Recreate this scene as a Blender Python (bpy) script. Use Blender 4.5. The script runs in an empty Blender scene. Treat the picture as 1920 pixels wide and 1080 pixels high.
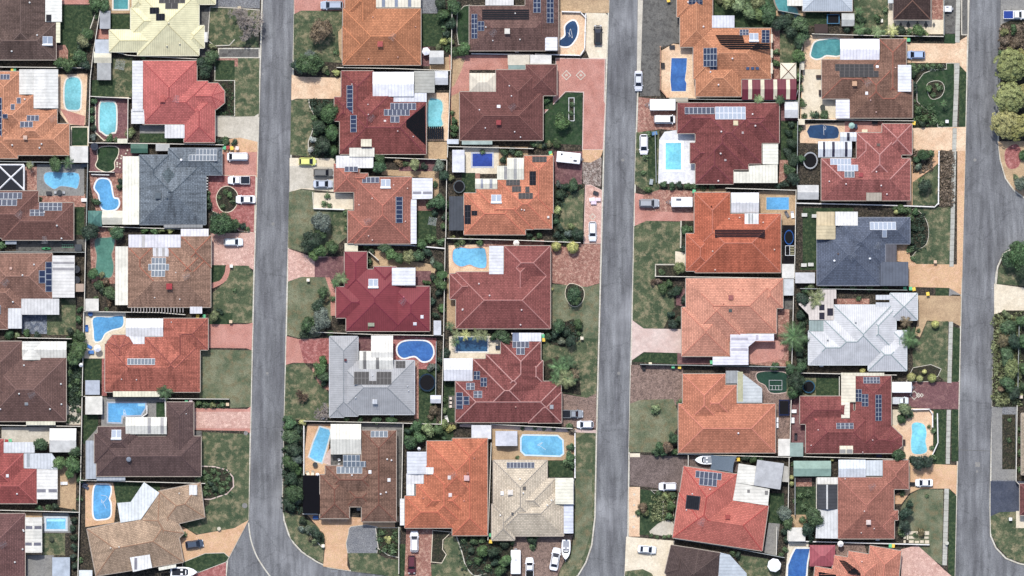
import bpy, bmesh, math, random
from mathutils import Vector, Matrix
rnd = random.Random(7)
sc = bpy.context.scene
# ---------------------------------------------------------------- camera, sky, sun, exposure
S = 0.125            # metres per photograph pixel
H = 1400.0           # survey aircraft height
cam_d = bpy.data.cameras.new('camera'); cam = bpy.data.objects.new('camera', cam_d)
sc.collection.objects.link(cam); sc.camera = cam
cam.location = (0, 0, H); cam.rotation_euler = (0, 0, 0)
cam_d.sensor_width = 36; cam_d.lens = 36*H/240.0; cam_d.clip_start = 10; cam_d.clip_end = 6000
SUN_EL, SUN_AZ = 58.0, -14.0       # azimuth clockwise from north (up in the picture)
w = bpy.data.worlds.new('World'); sc.world = w; w.use_nodes = True
nt = w.node_tree; bg = nt.nodes['Background']
sk = nt.nodes.new('ShaderNodeTexSky'); sk.sky_type = 'NISHITA'; sk.sun_disc = False
sk.sun_elevation = math.radians(SUN_EL); sk.sun_rotation = math.radians(SUN_AZ); sk.air_density = .8; sk.dust_density = 2
nt.links.new(sk.outputs[0], bg.inputs[0]); bg.inputs[1].default_value = 0.15
sun_d = bpy.data.lights.new('sun', 'SUN'); sun_d.energy = 2.7; sun_d.angle = math.radians(1.6); sun_d.color = (1, .97, .925)
sun = bpy.data.objects.new('sun', sun_d); sc.collection.objects.link(sun)
az, el = math.radians(SUN_AZ), math.radians(SUN_EL)
sdir = Vector((math.sin(az)*math.cos(el), math.cos(az)*math.cos(el), math.sin(el)))
sun.rotation_euler = sdir.to_track_quat('Z', 'Y').to_euler()
sc.view_settings.view_transform = 'Standard'; sc.view_settings.look = 'None'
sc.view_settings.exposure = 0.42; sc.view_settings.gamma = 1
sc.view_settings.use_curve_mapping = False

# ---------------------------------------------------------------- helpers
def P(px, py, z=0.0):
    k = S*(1-z/H)
    return Vector(((px-960)*k, (540-py)*k, z))
def srgb(c):
    if isinstance(c, str):
        c = tuple(int(c[i:i+2], 16)/255 for i in (0, 2, 4))
    return tuple((x/12.92 if x <= .04045 else ((x+.055)/1.055)**2.4) for x in c)
def lin(c, k=.8, sat=.88):
    c = srgb(c); l = .3*c[0]+.5*c[1]+.2*c[2]
    return tuple(min(.86, (l+(x-l)*sat)*k) for x in c) + (1.0,)
def link(o, parent=None):
    sc.collection.objects.link(o)
    if parent is not None:
        o.parent = parent
    return o
def tag(o, label=None, cat=None, group=None, kind=None):
    if label: o['label'] = label
    if cat: o['category'] = cat
    if group: o['group'] = group
    if kind: o['kind'] = kind
    return o
def empty(name, loc, rz=0):
    o = bpy.data.objects.new(name, None); o.location = loc; o.rotation_euler = (0, 0, rz); o.empty_display_size = .5
    return link(o)
class MB:
    def __init__(s): s.v = []; s.f = []; s.uv = []; s.m = []
    def face(s, pts, uv=None, m=0):
        i = len(s.v); s.v += [tuple(p) for p in pts]; s.f.append(tuple(range(i, i+len(pts))))
        s.uv += list(uv) if uv else [(p[0], p[1]) for p in pts]; s.m.append(m)
    def prism(s, pts, z0, z1, m=0, bottom=False):
        "pts: xy list, counter-clockwise; z1 may be a list of heights"
        n = len(pts); zt = z1 if isinstance(z1, (list, tuple)) else [z1]*n
        s.face([(p[0], p[1], z) for p, z in zip(pts, zt)], m=m)
        for i in range(n):
            a, b = pts[i], pts[(i+1) % n]; L = math.hypot(b[0]-a[0], b[1]-a[1])
            s.face([(a[0], a[1], z0), (b[0], b[1], z0), (b[0], b[1], zt[(i+1) % n]), (a[0], a[1], zt[i])],
                   [(0, z0), (L, z0), (L, zt[(i+1) % n]), (0, zt[i])], m)
        if bottom: s.face([(p[0], p[1], z0) for p in reversed(pts)], m=m)
    def box(s, x0, y0, z0, x1, y1, z1, m=0):
        s.prism([(x0, y0), (x1, y0), (x1, y1), (x0, y1)], z0, z1, m, True)
    def tube(s, a, b, r, r2=None, n=5, m=0, cap=True):
        a, b = Vector(a), Vector(b); d = (b-a)
        if d.length < 1e-6: return
        q = d.to_track_quat('Z', 'Y'); r2 = r if r2 is None else r2
        A = [a+q @ Vector((r*math.cos(t), r*math.sin(t), 0)) for t in [6.2832*i/n for i in range(n)]]
        B = [b+q @ Vector((r2*math.cos(t), r2*math.sin(t), 0)) for t in [6.2832*i/n for i in range(n)]]
        for i in range(n): s.face([A[i], A[(i+1) % n], B[(i+1) % n], B[i]], m=m)
        if cap: s.face(B, m=m); s.face(A[::-1], m=m)
    def ellipsoid(s, c, rx, ry, rz, nu=10, nv=6, m=0, top=False):
        for j in range(nv):
            t0 = -math.pi/2+math.pi*j/nv; t1 = -math.pi/2+math.pi*(j+1)/nv
            if top: t0 = math.pi/2*j/nv; t1 = math.pi/2*(j+1)/nv
            for i in range(nu):
                a0 = 2*math.pi*i/nu; a1 = 2*math.pi*(i+1)/nu
                q = [(a0, t0), (a1, t0), (a1, t1), (a0, t1)]
                pts = [(c[0]+rx*math.cos(t)*math.cos(a), c[1]+ry*math.cos(t)*math.sin(a), c[2]+rz*math.sin(t)) for a, t in q]
                if j == nv-1: pts = pts[:3]
                elif j == 0 and not top: pts = [pts[0], pts[2], pts[3]]
                s.face(pts, m=m)
    def mesh(s, name, mats, smooth=False):
        me = bpy.data.meshes.new(name); me.from_pydata(s.v, [], s.f)
        ul = me.uv_layers.new(name='UVMap'); k = [c for p in s.uv for c in p]; ul.data.foreach_set('uv', k)
        mats = mats if isinstance(mats, (list, tuple)) else [mats]
        for mt in mats: me.materials.append(mt)
        me.polygons.foreach_set('material_index', s.m)
        if smooth: me.polygons.foreach_set('use_smooth', [True]*len(s.f))
        me.update(); return me
    def obj(s, name, mats, parent=None, loc=None, smooth=False, color=None):
        me = s.mesh(name, mats, smooth)
        if smooth:
            bm = bmesh.new(); bm.from_mesh(me); bmesh.ops.remove_doubles(bm, verts=bm.verts, dist=.001); bm.to_mesh(me); bm.free()
        o = bpy.data.objects.new(name, me)
        if loc is not None: o.location = loc
        if color: o.color = color
        return link(o, parent)
def inst(name, me, parent=None, mat=None, color=None):
    o = bpy.data.objects.new(name, me)
    if mat is not None: o.matrix_basis = mat
    if color is not None: o.color = color
    return link(o, parent)
def spline(pts, n=5, closed=True):
    out = []; N = len(pts)
    for i in range(N if closed else N-1):
        g = lambda k: pts[(i+k) % N] if closed else pts[max(0, min(N-1, i+k))]
        p0, p1, p2, p3 = g(-1), g(0), g(1), g(2)
        for j in range(n):
            t = j/n
            out.append(tuple(.5*((2*p1[a])+(-p0[a]+p2[a])*t+(2*p0[a]-5*p1[a]+4*p2[a]-p3[a])*t*t+(-p0[a]+3*p1[a]-3*p2[a]+p3[a])*t**3) for a in (0, 1)))
    if not closed: out.append(pts[-1])
    return out
def area(p): return sum(p[i][0]*p[(i+1) % len(p)][1]-p[(i+1) % len(p)][0]*p[i][1] for i in range(len(p)))/2
def ccw(p): return list(p) if area(p) > 0 else list(p)[::-1]
def pts_of(a):
    "rect (x0,y0,x1,y1) or point list, photograph pixels"
    if not isinstance(a[0], (tuple, list)):
        x0, y0, x1, y1 = a; return [(x0, y0), (x1, y0), (x1, y1), (x0, y1)]
    return list(a)
def W(a, z=0):
    return ccw([tuple(P(x, y, z)[:2]) for x, y in pts_of(a)])
def inset(poly, d):
    n = len(poly); out = []
    for i in range(n):
        a, b, c = Vector(poly[i-1]), Vector(poly[i]), Vector(poly[(i+1) % n])
        e1 = (b-a).normalized(); e2 = (c-b).normalized()
        n1 = Vector((-e1.y, e1.x)); n2 = Vector((-e2.y, e2.x)); k = 1+n1.dot(n2)
        v = b+(n1+n2)*(d/max(k, .35)); out.append((v.x, v.y))
    return out

# ---------------------------------------------------------------- materials
def nodes(name, rough=.8, spec=.3, metal=0):
    m = bpy.data.materials.new(name); m.use_nodes = True; t = m.node_tree; b = t.nodes['Principled BSDF']
    b.inputs['Roughness'].default_value = rough; b.inputs['Metallic'].default_value = metal
    b.inputs['Specular IOR Level'].default_value = spec
    return m, t, b
def N(t, k, **kw):
    n = t.nodes.new(k)
    for a, v in kw.items():
        if a.startswith('i_'): n.inputs[a[2:].replace('_', ' ')].default_value = v
        else: setattr(n, a, v)
    return n
def noise(t, vec, scale, det=4, rough=.6):
    n = N(t, 'ShaderNodeTexNoise'); n.inputs['Scale'].default_value = scale; n.inputs['Detail'].default_value = det; n.inputs['Roughness'].default_value = rough
    t.links.new(vec, n.inputs['Vector']); return n
def ramp(t, fac, stops):
    r = N(t, 'ShaderNodeValToRGB'); e = r.color_ramp.elements
    while len(e) < len(stops): e.new(.5)
    for x, (p, c) in zip(e, stops):
        x.position = p; x.color = c if len(c) == 4 else tuple(c)+(1,)
    t.links.new(fac, r.inputs[0]); return r
def mixc(t, a, b, fac, mode='MIX'):
    m = N(t, 'ShaderNodeMix', data_type='RGBA', blend_type=mode)
    for s_, v in ((m.inputs[6], a), (m.inputs[7], b), (m.inputs[0], fac)):
        if hasattr(v, 'links'): t.links.new(v, s_)
        else: s_.default_value = v
    return m.outputs[2]
def g(v): return (v, v, v, 1)
_gm = {}
def ground_mat(key, c1, c2, c3=None, s1=.35, s2=3.0, fine=5, bump=.3, rough=.9, spread=.12, fvar=.25, patch=None):
    "two-tone mottled ground, noise in world metres"
    m, t, b = nodes(key, rough, .2); g_ = N(t, 'ShaderNodeNewGeometry').outputs['Position']
    n1 = noise(t, g_, s1, 5, .65); n2 = noise(t, g_, s2, 4, .7); n3 = noise(t, g_, fine, 2, .6)
    r1 = ramp(t, n1.outputs[0], [(.5-spread, lin(c1)), (.5+spread, lin(c2))])
    col = r1.outputs[0]
    if c3:
        r2 = ramp(t, n2.outputs[0], [(.47, g(0)), (.64, g(1))]); col = mixc(t, col, lin(c3), r2.outputs[0])
    r3 = ramp(t, n3.outputs[0], [(.36, g(1-fvar)), (.64, g(1+fvar*.8))]); col = mixc(t, col, r3.outputs[0], 1.0, 'MULTIPLY')
    r4 = ramp(t, n2.outputs[0], [(.3, g(.86)), (.7, g(1.1))]); col = mixc(t, col, r4.outputs[0], 1.0, 'MULTIPLY')
    t.links.new(col, b.inputs['Base Color'])
    bp = N(t, 'ShaderNodeBump'); bp.inputs['Strength'].default_value = bump; bp.inputs['Distance'].default_value = .05
    t.links.new(n3.outputs[0], bp.inputs['Height']); t.links.new(bp.outputs[0], b.inputs['Normal'])
    _gm[key] = m; return m
ground_mat('soil', '3f3a34', '343229', '5c5244', .5, 2.5, fvar=.5, spread=.08)
ground_mat('bed', '33322a', '2c3324', '554c3c', .8, 3, fvar=.6, spread=.08)
ground_mat('lawn', '42543a', '5f6a4a', '8a8262', .22, .55, fvar=.35, spread=.14)
ground_mat('lawn_dry', '58664a', '888a6c', '756e50', .22, .6, fvar=.3, spread=.12)
ground_mat('lawn_dark', '2a3f28', '364b30', '4c5a3a', .4, 1.5, fvar=.35)
ground_mat('turf', '243c28', '34502f', '42523a', .3, 1, fvar=.3)
ground_mat('turf_teal', '254438', '2b4e3e', None, .4, 2, fvar=.15)
ground_mat('concrete', 'd4ccba', 'c0b8a6', None, .3, 1.5, fvar=.1)
ground_mat('concrete_grey', '8d8c88', '9a9892', '7c7b78', .3, 1.5, fvar=.15)
ground_mat('concrete_dark', '6b6a66', '7a7872', '54524f', .4, 1.0, fvar=.2)
ground_mat('cream', 'ecdfc4', 'decfb2', None, .3, 1.5, fvar=.1)
ground_mat('white', 'f0f0ee', 'dcdee4', None, .4, 1.5, fvar=.08)
ground_mat('peach', 'efd0ab', 'e0b993', None, .25, 1.2, fvar=.18)
ground_mat('orange', 'e2ba8c', 'd0a176', 'dab08c', .25, 1.0, fvar=.2)
ground_mat('tan', 'c8aa82', 'b69874', None, .3, 1.3, fvar=.22)
ground_mat('pink', 'd8ae9e', 'c99a8a', 'e0baa8', .3, 1.2, fvar=.25)
ground_mat('pinkcream', 'dec8bc', 'd2b6aa', None, .25, .9, fvar=.12)
ground_mat('salmon', 'cf9484', 'bd8070', None, .3, 1.2, fvar=.22)
ground_mat('redbrick', 'ac6862', '9c5854', 'bc8078', .3, 1.4, fvar=.3)
ground_mat('brick', 'aa7868', '98685a', 'c09884', .35, 1.4, fvar=.4)
ground_mat('brickbrown', '8c7468', 'a08678', '6e5c54', .5, 1.4, fvar=.45)
ground_mat('maroon', '80585a', '724e50', '8e6864', .3, 1.2, fvar=.3)
ground_mat('darkbrick', '80706a', '6c5e58', None, .4, 1.5, fvar=.4)
ground_mat('slate', '6e7888', '9aa0a8', '4a5260', 1.2, 2.5, fvar=.5, spread=.05)
ground_mat('pale_stone', 'b9aca0', '8f7c72', '5f5048', 1.6, 3.0, fvar=.5, spread=.04)
ground_mat('asphalt_blue', '454c5c', '525866', None, .4, 1.5, fvar=.2)
ground_mat('gravel', '7a7c80', '8a8b8c', None, .5, 2, fvar=.4)
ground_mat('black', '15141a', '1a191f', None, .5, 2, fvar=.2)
ground_mat('kerbc', 'e0dccc', 'd0cab8', 'b8b09c', .3, 1.5, fvar=.15)
ground_mat('slab', 'c8c8bc', 'b8b7aa', 'a5a39a', .25, .9, fvar=.12)
def road_mat():
    m, t, b = nodes('asphalt', .85, .25); pos = N(t, 'ShaderNodeNewGeometry').outputs['Position']
    mp = N(t, 'ShaderNodeMapping'); mp.inputs['Scale'].default_value = (1.0, .12, 1); mp.inputs['Rotation'].default_value = (0, 0, math.radians(-1.4)); t.links.new(pos, mp.inputs[0])
    n1 = noise(t, mp.outputs[0], .45, 4, .6); n2 = noise(t, pos, .12, 5, .6); n3 = noise(t, pos, 3.2, 4, .8)
    r1 = ramp(t, n1.outputs[0], [(.38, lin('6b6c6f')), (.62, lin('838587'))])
    r2 = ramp(t, n2.outputs[0], [(.35, g(.84)), (.65, g(1.1))]); c = mixc(t, r1.outputs[0], r2.outputs[0], 1, 'MULTIPLY')
    r3 = ramp(t, n3.outputs[0], [(.36, g(.76)), (.64, g(1.22))]); c = mixc(t, c, r3.outputs[0], 1, 'MULTIPLY')
    sx = N(t, 'ShaderNodeTexWave'); sx.wave_type = 'BANDS'; sx.bands_direction = 'X'; sx.inputs['Scale'].default_value = .314/1.75; sx.inputs['Distortion'].default_value = .6; sx.inputs['Detail Scale'].default_value = .3
    m2 = N(t, 'ShaderNodeMapping'); m2.inputs['Rotation'].default_value = (0, 0, math.radians(-1.4)); t.links.new(pos, m2.inputs[0]); t.links.new(m2.outputs[0], sx.inputs[0])
    rt_ = ramp(t, sx.outputs[0], [(.2, g(.94)), (.8, g(1.05))]); c = mixc(t, c, rt_.outputs[0], 1, 'MULTIPLY')
    n4 = noise(t, pos, .05, 3, .5); r4 = ramp(t, n4.outputs[0], [(.6, g(0)), (.75, g(.5))]); c = mixc(t, c, lin('b4b6b8'), r4.outputs[0])
    vo = N(t, 'ShaderNodeTexVoronoi'); vo.feature = 'DISTANCE_TO_EDGE'; vo.inputs['Scale'].default_value = .09
    wn = noise(t, pos, .5, 4, .7); wv = N(t, 'ShaderNodeVectorMath', operation='MULTIPLY_ADD'); t.links.new(wn.outputs['Color'], wv.inputs[0]); wv.inputs[1].default_value = (3, 3, 0); t.links.new(pos, wv.inputs[2]); t.links.new(wv.outputs[0], vo.inputs['Vector'])
    rc = ramp(t, vo.outputs['Distance'], [(.004, g(.72)), (.012, g(1))]); c = mixc(t, c, rc.outputs[0], .7, 'MULTIPLY')
    n5 = noise(t, pos, .3, 3, .5); r5 = ramp(t, n5.outputs[0], [(.30, g(.7)), (.40, g(1))]); c = mixc(t, c, r5.outputs[0], .7, 'MULTIPLY')
    n6 = noise(t, mp.outputs[0], 1.3, 3, .6); r6 = ramp(t, n6.outputs[0], [(.36, g(.86)), (.64, g(1.12))]); c = mixc(t, c, r6.outputs[0], 1, 'MULTIPLY')
    t.links.new(c, b.inputs['Base Color']); return m
M_road = road_mat()

def tile_mat():
    m, t, b = nodes('roof_tile', .8, .15); oi = N(t, 'ShaderNodeObjectInfo'); uv = N(t, 'ShaderNodeUVMap'); pos = N(t, 'ShaderNodeNewGeometry').outputs['Position']
    br = N(t, 'ShaderNodeTexBrick'); br.offset = .5
    for k, v in (('Color1', g(.80)), ('Color2', g(1.12)), ('Mortar', g(.42)), ('Scale', 1.0), ('Mortar Size', .055), ('Mortar Smooth', .3), ('Brick Width', .34), ('Row Height', .42)): br.inputs[k].default_value = v
    t.links.new(uv.outputs[0], br.inputs[0])
    n1 = noise(t, pos, .22, 7, .75); n2 = noise(t, pos, 3.5, 4, .8)
    c = mixc(t, oi.outputs['Color'], br.outputs[0], .95, 'MULTIPLY')
    r1 = ramp(t, n1.outputs[0], [(.32, g(.74)), (.62, g(1.12))]); c = mixc(t, c, r1.outputs[0], .95, 'MULTIPLY')
    r2 = ramp(t, n2.outputs[0], [(.38, g(.6)), (.62, g(1.35))]); c = mixc(t, c, r2.outputs[0], oi.outputs['Alpha'], 'MULTIPLY')
    mp = N(t, 'ShaderNodeMapping'); mp.inputs['Scale'].default_value = (1.1, .12, 1); t.links.new(uv.outputs[0], mp.inputs[0])
    n3 = noise(t, mp.outputs[0], 1.0, 3, .6); r3 = ramp(t, n3.outputs[0], [(.36, g(.66)), (.55, g(1.05))]); am = N(t, 'ShaderNodeMath', operation='MULTIPLY', use_clamp=True); am.inputs[1].default_value = 1.5; t.links.new(oi.outputs['Alpha'], am.inputs[0]); c = mixc(t, c, r3.outputs[0], am.outputs[0], 'MULTIPLY')
    t.links.new(c, b.inputs['Base Color'])
    bp = N(t, 'ShaderNodeBump'); bp.inputs['Strength'].default_value = .5; bp.inputs['Distance'].default_value = .04
    t.links.new(br.outputs[1], bp.inputs['Height']); bp.invert = True; t.links.new(bp.outputs[0], b.inputs['Normal']); return m
def metal_mat(name, period=.25, stain=.25, rough=.45, edge=.12):
    m, t, b = nodes(name, rough, .15); oi = N(t, 'ShaderNodeObjectInfo'); uv = N(t, 'ShaderNodeUVMap'); pos = N(t, 'ShaderNodeNewGeometry').outputs['Position']
    wv = N(t, 'ShaderNodeTexWave'); wv.wave_type = 'BANDS'; wv.bands_direction = 'X'; wv.inputs['Scale'].default_value = .314/period
    t.links.new(uv.outputs[0], wv.inputs[0])
    n1 = noise(t, pos, .5, 5, .7); n2 = noise(t, pos, 5, 3, .6)
    r0 = ramp(t, wv.outputs[0], [(0, g(1-edge*1.6)), (.25, g(1))]); c = mixc(t, oi.outputs['Color'], r0.outputs[0], 1, 'MULTIPLY')
    r1 = ramp(t, n1.outputs[0], [(.3, g(1-stain)), (.65, g(1.03))]); c = mixc(t, c, r1.outputs[0], 1, 'MULTIPLY')
    r2 = ramp(t, n2.outputs[0], [(.3, g(.92)), (.6, g(1.0))]); c = mixc(t, c, r2.outputs[0], 1, 'MULTIPLY')
    t.links.new(c, b.inputs['Base Color'])
    bp = N(t, 'ShaderNodeBump'); bp.inputs['Strength'].default_value = .25; bp.inputs['Distance'].default_value = .03
    t.links.new(wv.outputs[0], bp.inputs['Height']); t.links.new(bp.outputs[0], b.inputs['Normal']); return m
def paint_mat(name, rough=.55, var=.08, spec=.25, metal=0, ns=2.0):
    m, t, b = nodes(name, rough, spec, metal); oi = N(t, 'ShaderNodeObjectInfo'); pos = N(t, 'ShaderNodeNewGeometry').outputs['Position']
    n1 = noise(t, pos, ns, 4, .6); r1 = ramp(t, n1.outputs[0], [(.3, g(1-var*2)), (.7, g(1+var))])
    c = mixc(t, oi.outputs['Color'], r1.outputs[0], 1, 'MULTIPLY'); t.links.new(c, b.inputs['Base Color']); return m
def leaf_mat():
    m, t, b = nodes('leaf', .6, .25); oi = N(t, 'ShaderNodeObjectInfo'); ge = N(t, 'ShaderNodeNewGeometry')
    n1 = noise(t, ge.outputs['Position'], .9, 4, .6)
    r1 = ramp(t, n1.outputs[0], [(.35, g(.62)), (.65, g(1.45))]); c = mixc(t, oi.outputs['Color'], r1.outputs[0], 1, 'MULTIPLY')
    r2 = ramp(t, ge.outputs['Random Per Island'], [(0, g(.55)), (1, g(1.6))]); c = mixc(t, c, r2.outputs[0], 1, 'MULTIPLY')
    t.links.new(c, b.inputs['Base Color'])
    try: b.inputs['Subsurface Weight'].default_value = 0
    except Exception: pass
    return m
M_tile, M_metal, M_metalw = tile_mat(), metal_mat('ribbed_metal', .76, .26, .5, .12), metal_mat('corrugated_sheet', .22, .3, .5, .2)
M_smooth = metal_mat('standing_seam_metal', .5, .22, .6, .14)
M_paint, M_gloss, M_leaf = paint_mat('painted'), paint_mat('car_paint', .25, .02, .6), leaf_mat()
M_wall = paint_mat('rendered_brick', .85, .12, .2, ns=5)
M_fab = paint_mat('shade_cloth', .9, .12, .1, ns=6)
M_wood = paint_mat('weathered_timber', .8, .2, .2, ns=4)
def simple(name, c, rough=.5, spec=.4, metal=0, k=.8, var=.1, ns=3):
    m, t, b = nodes(name, rough, spec, metal); n1 = noise(t, N(t, 'ShaderNodeNewGeometry').outputs['Position'], ns, 3, .6)
    c = lin(c, k); r = ramp(t, n1.outputs[0], [(.3, tuple(x*(1-var) for x in c[:3])+(1,)), (.7, tuple(min(1, x*(1+var)) for x in c[:3])+(1,))])
    t.links.new(r.outputs[0], b.inputs['Base Color']); return m
M_glass = simple('tinted_glass', '1e2430', .08, .7); M_tyre = simple('tyre_rubber', '1c1c1e', .8, .2); M_chrome = simple('bare_alloy', 'a8acb0', .35, .5, .6)
M_lamp = simple('lamp_lens', 'd8dce0', .15, .6); M_red = simple('tail_lens', '8a1c18', .2, .6); M_bark = simple('bark', '6a5a4a', .9, .2, var=.3)
M_barkl = simple('pale_bark', 'a0968e', .85, .2, var=.2); M_conc = _gm['kerbc']; M_black = simple('black_netting', '141418', .85, .2)
M_whitec = simple('white_plastic', 'f2f2f0', .4, .4)
def panel_mat(name, c, rough):
    m, t, b = nodes(name, rough, .25); uv = N(t, 'ShaderNodeUVMap')
    br = N(t, 'ShaderNodeTexBrick'); br.offset = 0
    c1 = lin(c); lt = tuple(min(1, x*1.6+.015) for x in c1[:3])+(1,)
    for k, v in (('Color1', c1), ('Color2', tuple(x*1.15 for x in c1[:3])+(1,)), ('Mortar', lt), ('Scale', 1.0), ('Mortar Size', .012), ('Brick Width', .166), ('Row Height', .1)): br.inputs[k].default_value = v
    t.links.new(uv.outputs[0], br.inputs[0]); t.links.new(br.outputs[0], b.inputs['Base Color']); return m
M_cell = {'b': panel_mat('solar_cells_blue', '222e4a', .35), 'k': panel_mat('solar_cells_black', '101118', .35), 'g': panel_mat('solar_collector_grey', '525f6c', .4),
          'w': panel_mat('solar_collector_pale', '8a96a6', .4), 's': panel_mat('solar_cells_slate', '26324a', .35)}
def water_mat(name, c1, c2, s=.5):
    m, t, b = nodes(name, .12, .5); pos = N(t, 'ShaderNodeNewGeometry').outputs['Position']
    n1 = noise(t, pos, s, 4, .6); n2 = noise(t, pos, 2.2, 3, .6)
    r = ramp(t, n1.outputs[0], [(.35, lin(c1)), (.65, lin(c2))]); r2 = ramp(t, n2.outputs[0], [(.35, g(.84)), (.65, g(1.1))])
    c = mixc(t, r.outputs[0], r2.outputs[0], 1, 'MULTIPLY'); n3 = noise(t, pos, .16, 2, .5); r3 = ramp(t, n3.outputs[0], [(.35, g(.78)), (.65, g(1.12))]); c = mixc(t, c, r3.outputs[0], 1, 'MULTIPLY'); t.links.new(c, b.inputs['Base Color'])
    bp = N(t, 'ShaderNodeBump'); bp.inputs['Strength'].default_value = .25; bp.inputs['Distance'].default_value = .05
    t.links.new(n2.outputs[0], bp.inputs['Height']); t.links.new(bp.outputs[0], b.inputs['Normal']); return m
WM = {'aqua': water_mat('pool_water_aqua', '6fc4cc', '7fd0d8'), 'blue': water_mat('pool_water_blue', '4fa4dc', '5eb4ea'), 'sky': water_mat('pool_water_sky', '66bce6', '74cbf0'),
      'teal': water_mat('pool_water_teal', '3f8f94', '52a4a4'), 'navy': water_mat('pool_water_navy', '1c4068', '28527c'), 'green': water_mat('pool_water_green', '48806e', '5a9480'),
      'cyan': water_mat('pool_water_cyan', '72d8ee', '84e4f6'), 'deep': water_mat('pool_water_deep', '2a62aa', '3a76bc'), 'steel': water_mat('pool_water_steel', '34688e', '2c5a80'),
      'cover': water_mat('pool_cover_blue', '2848a4', '2c50b0')}

# ---------------------------------------------------------------- label bookkeeping
HOUSES = []         # (short, cx, cy, bbox)
PEND = []           # things waiting for a relative label: (obj, text, x, y, group)
def near(x, y):
    best = None
    for sh, bb in HOUSES:
        dx = max(bb[0]-x, 0, x-bb[2]); dy = max(bb[1]-y, 0, y-bb[3]); d = math.hypot(dx, dy)
        if best is None or d < best[0]: best = (d, sh, bb)
    d, sh, bb = best; cx, cy = (bb[0]+bb[2])/2, (bb[1]+bb[3])/2
    ux, uy = (x-cx)/max(bb[2]-bb[0], 1), (y-cy)/max(bb[3]-bb[1], 1)
    rel = ('right of' if ux > 0 else 'left of') if abs(ux) > abs(uy) else ('below' if uy > 0 else 'above')
    return rel, sh
def pend(o, text, cat, x, y, group=None):
    tag(o, None, cat, group); PEND.append((o, text, x, y)); return o
ORD = ['first', 'second', 'third', 'fourth', 'fifth', 'sixth', 'seventh', 'eighth', 'ninth', 'tenth', 'eleventh', 'twelfth', 'thirteenth', 'fourteenth', 'fifteenth', 'sixteenth', 'seventeenth', 'eighteenth', 'nineteenth', 'twentieth']
def flush_labels():
    d = {}
    for o, text, x, y in PEND:
        rel, sh = near(x, y); d.setdefault((text, rel, sh), []).append((o, x, y))
    for (text, rel, sh), L in d.items():
        base = f'{text} {rel} the {sh}'
        if len(L) == 1:
            L[0][0]['label'] = base if len(base.split()) < 17 else text; continue
        xs = [a[1] for a in L]; ys = [a[2] for a in L]; hor = max(xs)-min(xs) > max(ys)-min(ys)
        L.sort(key=lambda a: a[1] if hor else a[2])
        for i, (o, x, y) in enumerate(L):
            e = ('leftmost' if hor else 'topmost') if i == 0 else ('rightmost' if hor else 'lowest') if i == len(L)-1 else ORD[min(i, 19)]+(' from left' if hor else ' from top')
            o['label'] = f'{base}, {e}'

# ---------------------------------------------------------------- ground sheets
SHEETS = []
def zfor(w_, z0):
    xs = [p[0] for p in w_]; ys = [p[1] for p in w_]; bb = (min(xs), min(ys), max(xs), max(ys)); z = z0
    for b, zz in SHEETS:
        if b[0] < bb[2] and bb[0] < b[2] and b[1] < bb[3] and bb[1] < b[3]: z = max(z, zz)
    z += .004; SHEETS.append((bb, z)); return z
GNAME = {'lawn': 'lawn', 'lawn_dry': 'lawn', 'lawn_dark': 'lawn', 'turf': 'lawn', 'turf_teal': 'putting_green', 'bed': 'garden_bed', 'soil': 'ground', 'kerbc': 'edging', 'gravel': 'gravel_patch'}
LAND = .12
def G(key, a, smooth=0, name=None, edge=None, ew=2.0):
    p = pts_of(a)
    if smooth: p = spline(p, smooth)
    if edge:
        w0 = inset(W(p), -ew*S); z = zfor(w0, LAND+.004); mb = MB(); mb.prism(w0, z-.01, z)
        tag(mb.obj('edging', _gm[edge]), kind='structure')
    w_ = W(p); z = zfor(w_, LAND+.004); mb = MB(); mb.face([(x, y, z) for x, y in w_])
    nm = name or GNAME.get(key, 'paving')
    return tag(mb.obj(nm, _gm[key]), kind='structure')
def strip(pts, wid, z0, z1, mat, name, closed=False, parent=None, kind='structure', color=None):
    "a low wall, kerb or edging along a pixel polyline; wid in metres"
    q = [Vector(P(x, y)[:2]) for x, y in pts]; n = len(q); L, R = [], []
    for i in range(n):
        a = q[i-1] if (i or closed) else q[0]; c = q[(i+1) % n] if (i < n-1 or closed) else q[n-1]
        d = (c-a).normalized(); nn = Vector((-d.y, d.x)); L.append(q[i]+nn*wid/2); R.append(q[i]-nn*wid/2)
    mb = MB()
    for i in range(n if closed else n-1):
        j = (i+1) % n
        mb.face([(*R[i], z1), (*R[j], z1), (*L[j], z1), (*L[i], z1)])
        mb.face([(*R[i], z0), (*R[j], z0), (*R[j], z1), (*R[i], z1)]); mb.face([(*L[j], z0), (*L[i], z0), (*L[i], z1), (*L[j], z1)])
    if not closed:
        mb.face([(*L[0], z0), (*R[0], z0), (*R[0], z1), (*L[0], z1)]); mb.face([(*R[-1], z0), (*L[-1], z0), (*L[-1], z1), (*R[-1], z1)])
    o = mb.obj(name, mat, parent, color=color)
    if kind: tag(o, kind=kind)
    return o
def edging(pts, smooth=4, wid=.22, h=.06, closed=False):
    p = spline(pts, smooth, closed) if smooth else pts
    return strip(p, wid, LAND-.02, LAND+.06+h, _gm['kerbc'], 'edging', closed)

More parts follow.
